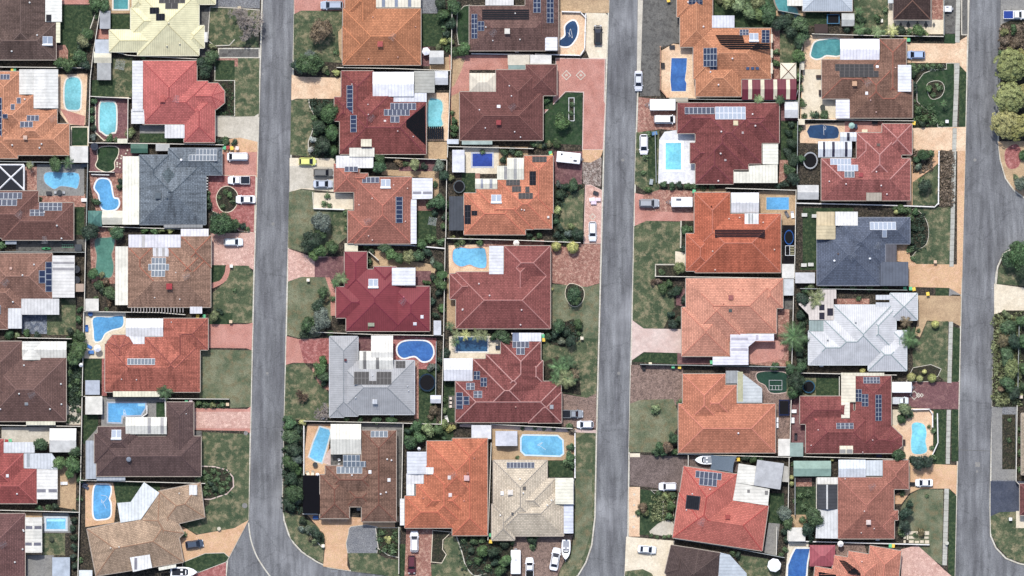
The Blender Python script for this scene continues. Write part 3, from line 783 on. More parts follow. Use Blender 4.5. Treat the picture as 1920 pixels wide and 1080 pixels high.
def plant2(x, y, rpx, c, col):
    rg = rnd; r = rpx*S; tree = rpx >= 11
    root = empty('tree' if tree else 'shrub', P(x, y)); me = rosette() if c == 'p' else rg.choice(crownset(r)); rz = rg.uniform(0, 6.28); e = rg.uniform(.84, 1.19)
    th = (1.0+r*.45) if tree else r*.35; zs = r*(.85 if tree else .95)
    inst('crown' if tree else 'foliage', me, root, Matrix.Translation((0, 0, LAND+th+zs*.35)) @ Matrix.Rotation(rz, 4, 'Z') @ Matrix.Diagonal((r*1.06*e, r*1.06/e, zs, 1)), col)
    def tr():
        m = MB(); m.tube((0, 0, 0), (.02, 0, .6), .07, .05, 7); m.tube((.02, 0, .6), (.3, .1, 1.1), .045, .02, 5); m.tube((.02, 0, .6), (-.25, .2, 1.15), .04, .02, 5); m.tube((.02, 0, .6), (0, -.3, 1.1), .04, .02, 5); return m.mesh('trunk', M_bark)
    inst('trunk' if tree else 'stem', cached('trunk', tr), root, Matrix.Translation((0, 0, LAND-.05)) @ Matrix.Diagonal((r*.9, r*.9, th+zs*.1+.05, 1)))
    return pend(root, f'{KINDW[c]} {"leafy tree" if tree else "shrub"}', 'tree' if tree else 'shrub', x, y, 'garden trees' if tree else 'garden shrubs')
def veg(s):
    for t in s.split():
        p = t.split(','); c = p[3] if len(p) > 3 else 'g'
        plant(float(p[0]), float(p[1]), float(p[2]), c[0], len(c) > 1)
def m_frond(w_=.16):
    def f():
        m = MB(); n = 9; pts = [Vector((t/n, 0, .18*math.sin(t/n*2.6)-.28*(t/n)**2)) for t in range(n+1)]
        for a, b in zip(pts, pts[1:]): m.tube(a, b, .012, n=3, cap=False)
        for i in range(2*n):
            t = (i+1.5)/(2*n+1.5); p = pts[0].lerp(pts[-1], t); p.z = .18*math.sin(t*2.6)-.28*t*t; l = w_*1.5*math.sin(math.pi*min(1, t*.92+.06))**.6
            for sg in (1, -1):
                q = p+Vector((.10+.05*t, sg*l, -.07)); m.face([p-Vector((.022, 0, 0)), p+Vector((.022, 0, 0)), q])
        return m.mesh('frond', M_leaf)
    return cached('frond', f)
def palm(x, y, rpx, c='g', n=12, trunk=3.0, what='feathery palm'):
    r = rpx*S; root = empty('palm_tree', P(x, y)); m = MB(); m.tube((0, 0, 0), (.1, .05, trunk), .18, .13, 7); m.obj('trunk', M_bark, root)
    for i in range(n):
        k = rnd.uniform(.8, 1.08); col = leafc(LC[c]); f = rnd.uniform(.8, 1.6)
        inst('frond', m_frond(), root, Matrix.Translation((.1, .05, trunk-.05)) @ Matrix.Rotation(6.2832*i/n+rnd.uniform(-.25, .25), 4, 'Z') @ Matrix.Rotation(rnd.uniform(-.35, .25), 4, 'Y') @ Matrix.Diagonal((r*k, r*k*1.15, r*k, 1)), (col[0]*f, col[1]*f, col[2]*f, 1))
    return pend(root, f'{KINDW[c]} {what}', 'palm', x, y, 'garden palms')
def palms(s):
    for t in s.split():
        p = t.split(','); palm(float(p[0]), float(p[1]), float(p[2]), p[3] if len(p) > 3 else 'g', int(p[4]) if len(p) > 4 else 12)
def bare(x, y, rpx, label, depth=6, mat=None, r0=.42):
    r = rpx*S; root = empty('bare_tree', P(x, y)); rg = random.Random(int(x+y)); tk, br = MB(), MB()
    def grow(p, d, L, rad, k):
        q = p+d*L; (tk if k == depth else br).tube(p, q, rad, rad*.75, 4 if k > 2 else 3, cap=False)
        if k == 0: return
        for _ in range(4 if k >= depth-1 else rg.choice((2, 3, 3))):
            sp = .62 if k > 2 else .75; v = (d*1.0+Vector((rg.uniform(-1, 1), rg.uniform(-1, 1), rg.uniform(-.45, .3)))*sp*1.25).normalized()
            grow(q-d*L*rg.uniform(0, .35), v, L*rg.uniform(.66, .9), max(rad*.62, .035), k-1)
    grow(Vector((0, 0, LAND)), Vector((0, 0, 1)), r*.33, r0, depth)
    mx = max(math.hypot(v[0], v[1]) for v in br.v); s_ = r/mx
    for mb, nm in ((tk, 'trunk'), (br, 'branches')):
        mb.v = [(a*s_, b*s_, c) for a, b, c in mb.v]; mb.obj(nm, mat or M_barkl, root)
    return tag(root, label, 'tree', 'leafless trees')
def cover(a, n, sz, c, text, hmax=.35, mixc_=None):
    "low planting too fine to count, one object"
    p = pts_of(a); w_ = W(p); xs = [q[0] for q in w_]; ys = [q[1] for q in w_]; rg = random.Random(n+int(xs[0])); mb = MB()
    def inside(x, y):
        k = False; j = len(w_)-1
        for i in range(len(w_)):
            if (w_[i][1] > y) != (w_[j][1] > y) and x < (w_[j][0]-w_[i][0])*(y-w_[i][1])/(w_[j][1]-w_[i][1])+w_[i][0]: k = not k
            j = i
        return k
    m = 0; tries = 0
    while m < n and tries < n*8:
        tries += 1; x, y = rg.uniform(min(xs), max(xs)), rg.uniform(min(ys), max(ys))
        if not inside(x, y): continue
        m += 1; r = sz*rg.uniform(.6, 1.5); leafquads(mb, rg, (x, y, LAND+.05), (r, r, hmax*rg.uniform(.5, 1.2)), 9, r*.55, 0)
    cx = sum(q[0] for q in p)/len(p); cy = sum(q[1] for q in p)/len(p)
    o = mb.obj('ground_cover', M_leaf, color=leafc(LC[c])+(1,)); tag(o, None, None, None, 'stuff'); pend(o, text, 'ground cover', cx, cy); return o

# ---------------------------------------------------------------- vehicles
def ring(hw, x, zb, zt, sh=.12):
    return [(x, -hw*.9, zb), (x, -hw, zb+.15), (x, -hw, zt-sh), (x, -hw*.86, zt), (x, hw*.86, zt), (x, hw, zt-sh), (x, hw, zb+.15), (x, hw*.9, zb)]
def loft(mb, rings, m=0):
    n = len(rings[0])
    for a, b in zip(rings, rings[1:]):
        for i in range(n): mb.face([a[i], a[(i+1) % n], b[(i+1) % n], b[i]], m=m)
    mb.face(rings[0][::-1], m=m); mb.face(rings[-1], m=m)
# cabin: (x_rear_base, x_rear_roof, x_front_roof, x_front_base) as fractions of length from the middle, roof height
CARS = {'sedan': (4.7, 1.82, .92, (-.36, -.21, .08, .26), 1.43), 'wagon': (4.8, 1.82, .95, (-.47, -.40, .08, .25), 1.48), 'hatch': (4.1, 1.75, .95, (-.47, -.36, .10, .30), 1.48),
        'suv': (4.7, 1.88, 1.1, (-.48, -.42, .10, .25), 1.76), 'van': (4.7, 1.85, 1.15, (-.49, -.46, .24, .40), 1.95), 'ute': (5.2, 1.85, 1.05, (-.06, -.03, .14, .27), 1.72)}
def car_parts(k):
    if 'car'+k in CACHE: return CACHE['car'+k]
    L, W_, zb, cab, zr = CARS[k]; h = W_/2; out = []
    m = MB(); st = [(-.5, .78, .45, zb-.12), (-.485, .9, .34, zb-.04), (-.42, .98, .27, zb), (-.2, 1, .22, zb), (.1, 1, .22, zb), (.28, .99, .22, zb-.02), (.41, .95, .26, zb-.10), (.475, .86, .33, zb-.2), (.5, .68, .42, zb-.3)]
    if k == 'ute': st = [(-.5, .96, .5, zb-.45), (-.1, .96, .4, zb-.45), (-.08, .98, .27, zb)]+st[4:]
    loft(m, [ring(h*a, L*x, b, c) for x, a, b, c in st])
    for sx in (-.3, .3):           # wheel-arch lips and bonnet crease give relief
        for sy in (-1, 1): m.box(L*sx-.42, sy*h-.03, .45, L*sx+.42, sy*h+.03, .72)
    if k != 'van': m.box(L*.3, -h*.45, zb-.10, L*.42, h*.45, zb-.065)
    out.append(('body', m.mesh('body', M_gloss), 1))
    x0, x1, x2, x3 = [L*c for c in cab]; b = h*.86; t = h*.68; zz = zb-.02; zp = zr-.07
    def quad(nm, pts, mt, paint=0):
        m = MB(); m.face(pts); out.append((nm, m.mesh(nm, mt), paint))
    quad('windscreen', [(x3, -b*.93, zz), (x3, b*.93, zz), (x2, t*.93, zp), (x2, -t*.93, zp)], M_glass)
    quad('rear_window', [(x0, b*.93, zz), (x0, -b*.93, zz), (x1, -t*.93, zp), (x1, t*.93, zp)], M_glass)
    for sg in (-1, 1):
        p = [(x0, sg*b, zz), (x3, sg*b, zz), (x2, sg*t, zp), (x1, sg*t, zp)]; quad('side_window', p if sg < 0 else p[::-1], M_glass)
    m = MB(); r_ = inset([(x1, -t), (x2, -t), (x2, t), (x1, t)], .06); m.prism([(x1-.03, -t-.02), (x2+.03, -t-.02), (x2+.03, t+.02), (x1-.03, t+.02)], zp-.02, zp+.03); m.prism(r_, zp+.03, zr)
    for sg in (-1, 1):      # pillars
        for xa, xb in ((x3, x2), (x0, x1)): m.tube((xa, sg*b*.97, zz), (xb, sg*t*.98, zp), .045, n=4)
        if k in ('suv', 'van', 'wagon'): m.box(x1+.1, sg*(t-.12)-.025, zr, x2-.1, sg*(t-.12)+.025, zr+.05)
    out.append(('roof', m.mesh('roof', M_gloss), 1))
    def wheel():
        m = MB(); m.tube((0, -.11, 0), (0, .11, 0), .33, n=12); m.tube((0, -.125, 0), (0, .125, 0), .2, n=8, m=1); return m.mesh('wheel', [M_tyre, M_chrome])
    wm = cached('wheel', wheel)
    for sx in (-.3, .31):
        for sy in (-1, 1): out.append(('wheel', wm, 0, (L*sx, sy*(h-.1), .33)))
    hl = cached('hl', lambda: (lambda m: (m.box(-.12, -.2, -.07, .08, .2, .07), m.mesh('headlight', M_lamp))[1])(MB())); tl = cached('tl', lambda: (lambda m: (m.box(-.06, -.14, -.09, .08, .14, .09), m.mesh('tail_light', M_red))[1])(MB()))
    mi = cached('mi', lambda: (lambda m: (m.box(-.08, -.12, -.07, .08, .12, .07), m.mesh('mirror', M_gloss))[1])(MB()))
    for sy in (-1, 1):
        out.append(('headlight', hl, 0, (L*.475, sy*h*.68, zb-.24))); out.append(('tail_light', tl, 0, (-L*.49, sy*h*.74, zb-.16)))
        out.append(('mirror', mi, 1, (x3-.15, sy*(h+.08), zb+.02)))
    if k == 'ute':
        m = MB()
        for sy in (-1, 1): m.box(-L*.5, sy*h*.96-.04, zb-.5, -L*.09, sy*h*.96+.04, zb-.02)
        m.box(-L*.5-.03, -h*.96, zb-.5, -L*.5+.03, h*.96, zb-.02); m.box(-L*.1, -h*.96, zb-.5, -L*.09, h*.96, zb-.02); out.append(('tray', m.mesh('tray', M_gloss), 1))
    CACHE['car'+k] = out; return out
def car(x, y, deg, k, color, label, tray=None, lpx=None, z=LAND+.03):
    ln = CARS[k][0]; s_ = (lpx*S/ln) if lpx else 1
    root = empty({'ute': 'parked_ute', 'van': 'parked_van'}.get(k, 'parked_car'), P(x, y)+Vector((0, 0, z)), math.radians(deg)); root.scale = (s_, min(1.12, (1+s_)/2), 1)
    for p in car_parts(k):
        loc = Matrix.Translation(p[3]) if len(p) > 3 else None; inst(p[0], p[1], root, loc, lin(color, .95) if p[2] else None)
    if tray:
        L, W_, zb = CARS[k][:3]; m = MB(); m.prism([(-L*.49, -W_*.45), (-L*.1, -W_*.45), (-L*.1, W_*.45), (-L*.49, W_*.45)], zb-.42, zb+.01); m.obj('tray_cover', M_fab, root, color=lin(tray))
    return tag(root, label, {'ute': 'ute', 'van': 'van'}.get(k, 'car'), 'vehicles parked at the houses')
def wheels2(root, L, h, xs=(0,)):
    wm = CACHE.get('wheel') or car_parts('sedan') and CACHE['wheel']
    for x in xs:
        for sy in (-1, 1): inst('wheel', wm, root, Matrix.Translation((x, sy*(h-.05), .33)))
def trailer(x, y, deg, L, W_, hgt, label, color='f0f0ee', hatch=(), name='caravan', cat='caravan', bar=1.2, taper=.0):
    root = empty(name, P(x, y)+Vector((0, 0, LAND+.03)), math.radians(deg)); h = W_/2; m = MB()
    st = [(-.5, .94, .45, hgt-.12), (-.48, 1, .4, hgt-.03), (-.3, 1, .4, hgt), (.3, 1, .4, hgt), (.47, 1-taper, .4, hgt-.08), (.5, .92-taper, .5, hgt-.3)]
    loft(m, [ring(h*a, L*q, b, c, .08) for q, a, b, c in st])
    m.obj('body', M_gloss, root, color=lin(color, .95))
    for i in range(3): m2 = MB(); m2.box(-L*.3+L*.3*i-.03, -h*.85, hgt-.01, -L*.3+L*.3*i+.03, h*.85, hgt+.025); m2.obj('roof_rib', M_gloss, root, color=lin('d8d8d8', .95))
    for hx, hy, hl, hw, hc in hatch:
        m2 = MB(); m2.box(hx*L-hl/2, hy*h-hw/2, hgt-.02, hx*L+hl/2, hy*h+hw/2, hgt+.1); m2.obj('roof_hatch', M_gloss, root, color=lin(hc))
    m2 = MB(); m2.tube((L*.48, -h*.6, .5), (L*.5+bar, 0, .5), .05, n=4); m2.tube((L*.48, h*.6, .5), (L*.5+bar, 0, .5), .05, n=4); m2.tube((L*.5+bar*.6, 0, .1), (L*.5+bar*.6, 0, .8), .05, n=6); m2.box(L*.5+.05, -.3, .5, L*.5+.35, .3, .75); m2.obj('drawbar', M_chrome, root)
    for sy in (-1, 1):
        m3 = MB(); m3.box(-L*.2, sy*h-.012, 1.2, L*.1, sy*h+.012, 1.7); m3.obj('window', M_glass, root)
    wheels2(root, L, h, (-.4, .4) if L > 5 else (0,)); return tag(root, label, cat, 'trailers and caravans')
def boat(x, y, deg, L, label, color='eef0f0', cover_c=None, W_=2.1):
    root = empty('boat', P(x, y)+Vector((0, 0, LAND+.55)), math.radians(deg)); h = W_/2
    out = [(-.5, .86), (-.3, .98), (0, 1), (.2, .88), (.36, .58), (.46, .25), (.5, .02)]
    m = MB(); rings = [[(L*q, 0, .0+.25*max(0, q)), (L*q, -h*a*.7, .18+.3*max(0, q)), (L*q, -h*a, .8+.25*max(0, q)), (L*q, -h*a*.84, .82+.25*max(0, q)), (L*q, h*a*.84, .82+.25*max(0, q)), (L*q, h*a, .8+.25*max(0, q)), (L*q, h*a*.7, .18+.3*max(0, q))] for q, a in out]
    loft(m, rings); m.obj('hull', M_gloss, root, color=lin(color, .95))
    m = MB(); m.prism([(-L*.44, -h*.68), (L*.08, -h*.7), (L*.08, h*.7), (-L*.44, h*.68)], .8, .835); m.obj('cockpit', M_fab, root, color=lin(cover_c or '9aa2ac'))
    m = MB(); m.face([(L*.08, -h*.72, .85), (L*.17, -h*.45, .9), (L*.1, -h*.4, 1.2), (L*.04, -h*.66, 1.2)]); m.face([(L*.17, -h*.45, .9), (L*.17, h*.45, .9), (L*.1, h*.4, 1.2), (L*.1, -h*.4, 1.2)]); m.face([(L*.17, h*.45, .9), (L*.08, h*.72, .85), (L*.04, h*.66, 1.2), (L*.1, h*.4, 1.2)]); m.obj('windscreen', M_glass, root)
    for sy in (-.4, .4):
        m = MB(); m.box(-L*.12, h*sy-.22, .83, -L*.03, h*sy+.22, 1.15); m.obj('seat', M_whitec, root)
    m = MB(); m.box(-L*.5-.35, -.2, .3, -L*.5+.05, .2, 1.2); m.tube((-L*.5-.2, 0, -.2), (-L*.5-.2, 0, .4), .07); m.obj('outboard_motor', M_paint, root, color=lin('303438'))
    m = MB(); m.tube((-L*.35, -.5, -.2), (L*.3, -.3, -.1), .05, n=4); m.tube((-L*.35, .5, -.2), (L*.3, .3, -.1), .05, n=4); m.tube((L*.3, -.3, -.1), (L*.5+.6, 0, -.1), .05, n=4); m.tube((L*.3, .3, -.1), (L*.5+.6, 0, -.1), .05, n=4); m.obj('boat_trailer_frame', M_chrome, root)
    wm = CACHE['wheel']
    for sy in (-1, 1): inst('wheel', wm, root, Matrix.Translation((-L*.1, sy*h*.85, -.23)))
    return tag(root, label, 'boat', 'boats on trailers')
# ---------------------------------------------------------------- yard things
def trampoline(x, y, rx, ry, label, rimc='3a5868', n=20, rect=False):
    root = empty('trampoline', P(x, y)); rx *= S; ry *= S
    f = (lambda k: [(k*rx, -k*ry), (k*rx, k*ry), (-k*rx, k*ry), (-k*rx, -k*ry)]) if rect else (lambda k: [(k*rx*math.cos(6.2832*i/n), k*ry*math.sin(6.2832*i/n)) for i in range(n)])
    o, q = f(1), f(.84); m = MB(); c = len(o)
    for i in range(c):
        j = (i+1) % c; m.face([(*o[i], .95), (*o[j], .95), (*q[j], .95), (*q[i], .95)]); m.face([(*o[i], .85), (*o[j], .85), (*o[j], .95), (*o[i], .95)])
    m.obj('padded_rim', M_fab, root, color=lin(rimc)); m = MB(); m.face([(*p, .92) for p in ccw(f(.83))]); m.obj('jumping_mat', M_black, root)
    for i in range(0, c, max(1, c//5)):
        m = MB(); m.tube((*o[i], LAND), (*o[i], .9 if rect else 2.4), .035, n=5); m.obj('leg', M_chrome, root)
    return tag(root, label, 'trampoline', 'trampolines')
BINM = {}
def wheelie(x, y, lid, z=LAND+.02):
    root = empty('wheelie_bin', P(x, y)+Vector((0, 0, z)), rnd.uniform(-.2, .2))
    def b():
        m = MB(); m.prism([(-.24, -.28), (.24, -.28), (.24, .28), (-.24, .28)], 0, 1.0); m.tube((-.27, -.3, .1), (.27, -.3, .1), .1, n=8); return m.mesh('bin_body', M_paint)
    def l():
        m = MB(); m.prism([(-.3, -.34), (.3, -.34), (.3, .34), (-.3, .34)], 0, .07); m.prism([(-.22, -.24), (.22, -.24), (.22, .24), (-.22, .24)], .07, .1); return m.mesh('lid', M_paint)
    inst('bin_body', cached('bb', b), root, color=lin('2f4438')); inst('lid', cached('bl', l), root, Matrix.Translation((0, 0, 1.01)) @ Matrix.Diagonal((1.25, 1.25, 1, 1)), lin({'y': 'f0c830', 'g': '5cc088', 'r': 'a83a38', 'w': 'e8d4d4'}[lid], .95))
    return pend(root, {'y': 'yellow lidded', 'g': 'green lidded', 'r': 'red lidded', 'w': 'pale lidded'}[lid]+' wheelie bin', 'bin', x, y, 'wheelie bins')
def umbrella(x, y, r, c, text, n=8):
    root = empty('garden_umbrella', P(x, y)); r *= S; m = MB(); q = [(r*math.cos(6.2832*i/n+.2), r*math.sin(6.2832*i/n+.2)) for i in range(n)]
    for i in range(n): m.face([(*q[i], 2.2), (*q[(i+1) % n], 2.2), (0, 0, 2.75)]); m.face([(*q[i], 2.05), (*q[(i+1) % n], 2.05), (*q[(i+1) % n], 2.2), (*q[i], 2.2)])
    m.obj('canopy', M_fab, root, color=lin(c, .95)); m = MB(); m.tube((0, 0, LAND), (0, 0, 2.8), .03); m.obj('pole', M_chrome, root); m = MB(); m.tube((0, 0, LAND), (0, 0, LAND+.15), .3, n=10); m.obj('base', M_conc, root)
    return pend(root, text, 'umbrella', x, y)
def furn(x, y, kind, text, c='e8e4dc', rz=0, s=1):
    root = empty({'chair': 'outdoor_chair', 'table': 'outdoor_table', 'lounger': 'sun_lounger', 'box': 'storage_box', 'tank': 'water_tank', 'letterbox': 'letterbox', 'meter': 'air_conditioner', 'bird': 'birdbath'}.get(kind, kind), P(x, y)+Vector((0, 0, LAND+.04)), math.radians(rz)); root.scale = (s, s, s)
    def part(nm, fn, col=c, mt=None): m = MB(); fn(m); m.obj(nm, mt or M_paint, root, color=lin(col, .9))
    if kind == 'chair':
        part('seat', lambda m: m.box(-.28, -.28, .38, .28, .28, .45)); part('backrest', lambda m: m.box(-.28, .25, .45, .28, .31, .9))
        for a in (-.25, .25):
            for b in (-.25, .25): part('leg', lambda m: m.box(a-.02, b-.02, 0, a+.02, b+.02, .38))
    elif kind == 'table':
        part('tabletop', lambda m: m.tube((0, 0, .7), (0, 0, .75), .6, n=12)); part('leg', lambda m: m.tube((0, 0, 0), (0, 0, .7), .06)); part('base', lambda m: m.tube((0, 0, 0), (0, 0, .05), .3, n=8))
    elif kind == 'lounger':
        part('seat', lambda m: m.box(-.35, -.6, .25, .35, .5, .33)); part('backrest', lambda m: m.face([(-.35, .5, .33), (.35, .5, .33), (.35, 1.0, .75), (-.35, 1.0, .75)]))
        for a in (-.3, .3):
            for b in (-.5, .45): part('leg', lambda m: m.box(a-.03, b-.03, 0, a+.03, b+.03, .25))
    elif kind == 'box':
        part('body', lambda m: m.prism([(-.6, -.35), (.6, -.35), (.6, .35), (-.6, .35)], 0, .5)); part('lid', lambda m: m.prism([(-.65, -.4), (.65, -.4), (.65, .4), (-.65, .4)], .5, .6))
    elif kind == 'tank':
        part('body', lambda m: m.tube((0, 0, 0), (0, 0, 1.8), .9, n=16)); part('lid', lambda m: m.tube((0, 0, 1.8), (0, 0, 1.9), .3, n=10))
    elif kind == 'letterbox':
        part('pier', lambda m: m.box(-.3, -.3, 0, .3, .3, 1.0)); part('cap', lambda m: m.box(-.36, -.36, 1.0, .36, .36, 1.08))
    elif kind == 'meter':
        part('body', lambda m: m.box(-.45, -.2, .1, .45, .2, .75)); part('fan_grille', lambda m: m.tube((-.1, -.2, .42), (-.1, -.24, .42), .25, n=12), '55585c')
    elif kind == 'bird':
        part('bowl', lambda m: m.tube((0, 0, .7), (0, 0, .82), .25, .45, 12)); part('pedestal', lambda m: m.tube((0, 0, 0), (0, 0, .7), .12, .08, 8)); part('base', lambda m: m.tube((0, 0, 0), (0, 0, .08), .3, n=10))
    return pend(root, text, {'chair': 'chair', 'table': 'table', 'lounger': 'sun lounger', 'box': 'storage box', 'tank': 'tank', 'letterbox': 'letterbox', 'meter': 'air conditioner', 'bird': 'birdbath'}.get(kind, kind), x, y)
def clothesline(x, y, r, text, sq=False):
    root = empty('clothes_line', P(x, y)); r *= S; m = MB(); m.tube((0, 0, LAND), (0, 0, 1.9), .04)
    m.obj('pole', M_chrome, root)
    for i in range(4):
        a = i*math.pi/2+.6; m = MB(); m.tube((0, 0, 1.9), (r*math.cos(a), r*math.sin(a), 2.0), .025, n=4); m.obj('arm', M_chrome, root)
    m = MB()
    for k in (.3, .5, .7, .9):
        for i in range(4):
            a, b = i*math.pi/2+.6, (i+1)*math.pi/2+.6; m.tube((k*r*math.cos(a), k*r*math.sin(a), 1.98), (k*r*math.cos(b), k*r*math.sin(b), 1.98), .018, n=3)
    m.obj('line', M_whitec, root); return pend(root, text, 'clothes line', x, y)
def sail(a, c, text, z=2.6):
    q = W(a, z); root = empty('shade_sail', (sum(p[0] for p in q)/len(q), sum(p[1] for p in q)/len(q), 0)); loc = root.location; n = 8; m = MB()
    A, B, C, D = [Vector((*p, z+(.3 if i % 2 else -.2))) for i, p in enumerate(q)]
    def pt(u, v):
        p = A.lerp(B, u).lerp(D.lerp(C, u), v); k = .09*(math.sin(math.pi*u)*abs(2*v-1)**2+math.sin(math.pi*v)*abs(2*u-1)**2); cc = (A+B+C+D)/4; return p+(cc-p)*k*1.2
    for i in range(n):
        for j in range(n): m.face([pt(i/n, j/n), pt((i+1)/n, j/n), pt((i+1)/n, (j+1)/n), pt(i/n, (j+1)/n)])
    mbshift(m, loc); m.obj('sail_cloth', M_fab, root, color=lin(c))
    for p in (A, B, C, D): m = MB(); m.tube((p.x-loc.x, p.y-loc.y, LAND), (p.x-loc.x, p.y-loc.y, p.z), .05); m.obj('post', M_chrome, root)
    return pend(root, text, 'shade sail', *[sum(t)/len(t) for t in zip(*pts_of(a))])
def stone_row(pts, n, label_, c='d8d2c4'):
    pass
def footpath(pts, wid, n, key='slab'):
    "a row of concrete slabs, each one a part of the footpath"
    base = strip(pts, wid, LAND-.02, LAND+.055, _gm['soil'], 'footpath')
    a, b = pts[0], pts[-1]; tot = sum(math.dist(p, q) for p, q in zip(pts, pts[1:])); me = []
    def at(d):
        for p, q in zip(pts, pts[1:]):
            l = math.dist(p, q)
            if d <= l: return (p[0]+(q[0]-p[0])*d/l, p[1]+(q[1]-p[1])*d/l)
            d -= l
        return pts[-1]
    for i in range(n):
        p, q = at(tot*i/n), at(tot*(i+1)/n); A, B = P(*p), P(*q); d = (B-A); c = (A+B)/2; k = 'slabm'
        me_ = cached(k, lambda: (lambda m: (m.prism([(-.5, -.5), (.5, -.5), (.5, .5), (-.5, .5)], -.05, 0), m.mesh('concrete_slab', _gm['slab']))[1])(MB()))
        inst('concrete_slab', me_, base, Matrix.Translation((c.x, c.y, LAND+.07+rnd.uniform(0, .008))) @ Matrix.Rotation(math.atan2(d.y, d.x), 4, 'Z') @ Matrix.Diagonal((d.length-.05, wid-.04, 1, 1)))
    return base
def diamond(x, y, r, name='paving_diamond', rot=45, kc='kerbc'):
    "an outlined diamond laid in a drive"
    r *= S; c = P(x, y); q = [(c.x+r*math.cos(math.radians(rot-45+90*i)), c.y+r*math.sin(math.radians(rot-45+90*i))) for i in range(4)]; z = zfor(q, LAND)+.01; qi = inset(q, .18)
    m = MB()
    for i in range(4): m.face([(*q[i], z), (*q[(i+1) % 4], z), (*qi[(i+1) % 4], z), (*qi[i], z)]); m.face([(*q[i], z-.05), (*q[(i+1) % 4], z-.05), (*q[(i+1) % 4], z), (*q[i], z)])
    tag(m.obj('paving_band', _gm[kc]), kind='structure')

# ================================================================ THE PLACE
# ---- land, roads, kerbs
m = MB(); m.face([(-900, -900, -.06), (900, -900, -.06), (900, 900, -.06), (-900, 900, -.06)]); tag(m.obj('ground', _gm['soil']), kind='structure')
m = MB(); m.face([(-175, -135, 0), (175, -135, 0), (175, 135, 0), (-175, 135, 0)]); tag(m.obj('road', M_road), kind='structure')
def block(p, nm='ground'):
    w_ = W(p); mb = MB(); mb.prism(w_, -.05, LAND); tag(mb.obj(nm, _gm['soil']), kind='structure')
    k = inset(w_, .02); z = LAND+.006; q = inset(w_, .36); mb = MB(); n = len(k)
    for i in range(n):
        j = (i+1) % n; mb.face([(*k[i], z), (*k[j], z), (*q[j], z), (*q[i], z)]); mb.face([(*w_[i], 0), (*w_[j], 0), (*k[j], z), (*k[i], z)])
    tag(mb.obj('kerb', _gm['kerbc']), kind='structure')
block([(-300, -300), (505, -300), (493, 0), (485, 270), (477, 540), (471, 810), (467, 975), (428, 1050), (425, 1080), (422, 1300), (-300, 1300)])
block([(559, -300), (551, 0), (545, 270), (537, 540), (532, 780), (529, 930), (531, 975), (540, 1003), (550, 1020), (565, 1036), (592, 1054), (615, 1065), (660, 1072), (735, 1080), (820, 1092), (950, 1100), (1040, 1100), (1068, 1092), (1085, 1080), (1100, 1055), (1111, 1022), (1117, 970), (1120, 810), (1127, 540), (1134, 270), (1143, 0), (1150, -300)])
block([(1212, -300), (1206, 0), (1194, 180), (1191, 270), (1185, 540), (1181, 700), (1178, 850), (1176, 1000), (1172, 1080), (1166, 1300), (1788, 1300), (1791, 1080), (1798, 810), (1804, 540), (1811, 270), (1818, 0), (1828, -300)])
block([(1886, -300), (1877, 0), (1872, 170), (1870, 262), (1874, 300), (1884, 335), (1900, 358), (1925, 376), (1980, 385), (2500, 385), (2500, -300)])
block([(1925, 462), (1900, 462), (1880, 475), (1869, 500), (1865, 540), (1858, 810), (1855, 950), (1856, 1005), (1866, 1028), (1885, 1048), (1910, 1058), (1930, 1062), (2500, 1062), (2500, 462)])
block([(440, 1500), (505, 1400), (530, 1125), (600, 1150), (900, 1165), (1040, 1165), (1110, 1130), (1110, 1500)])
# flush kerb between the road and the side lane, covers in the road
strip(spline([(466, 980), (470, 1010), (480, 1040), (495, 1065), (512, 1088)], 5, False), .3, -.02, .01, _gm['kerbc'], 'kerb')
for x, y, r in ((1833, 871, 9), (1832, 884, 4)): m = MB(); m.face([(p[0], p[1], .006) for p in W((x-r/2, y-r/2, x+r/2, y+r/2))]); tag(m.obj('road_patch', _gm['concrete_grey']), kind='structure')
m = MB(); q = [(1799, 843), (1856, 845), (1856, 846), (1799, 844)]; m.face([(p[0], p[1], .005) for p in W(q)]); tag(m.obj('road_joint', _gm['concrete_dark']), kind='structure')

def grate(x, y, a, b):
    m = MB(); w_ = W((x-a/2, y-b/2, x+a/2, y+b/2)); m.prism(w_, 0, .02); root = m.obj('drain_grate', _gm['concrete_grey']); tag(root, None, None, None, 'structure')
    q = inset(w_, .1); n = 5; x0, x1 = min(p[0] for p in q), max(p[0] for p in q); y0, y1 = min(p[1] for p in q), max(p[1] for p in q)
    m = MB(); m.prism(q, .02, .024); m.obj('grate_opening', M_black, root)
    for i in range(n): m = MB(); f = y0+(y1-y0)*(i+.5)/n; m.box(x0, f-.03, .024, x1, f+.03, .04); m.obj('grate_bar', M_chrome, root)
for q in ((488, 338, 5, 9), (528, 813, 5, 7), (627, 1071, 14, 5), (1140, 50, 3, 10), (493, 139, 4, 5), (1861, 541, 5, 4)): grate(*q)
def manhole(x, y, r):
    m = MB(); c = P(x, y); r *= S; z = .01 if (474 < x < 550 or 1120 < x < 1200 or 1800 < x < 1870) else LAND+.15; m.tube((c.x, c.y, z-.05), (c.x, c.y, z), r, n=14); tag(m.obj('manhole_cover', _gm['concrete_grey']), kind='structure')
for q in ((512, 420, 3), (1168, 300, 3), (1160, 700, 3), (1828, 300, 3), (459, 948, 5), (461, 812, 4), (1802, 233, 4.5), (501, 700, 2.5)): manhole(*q)
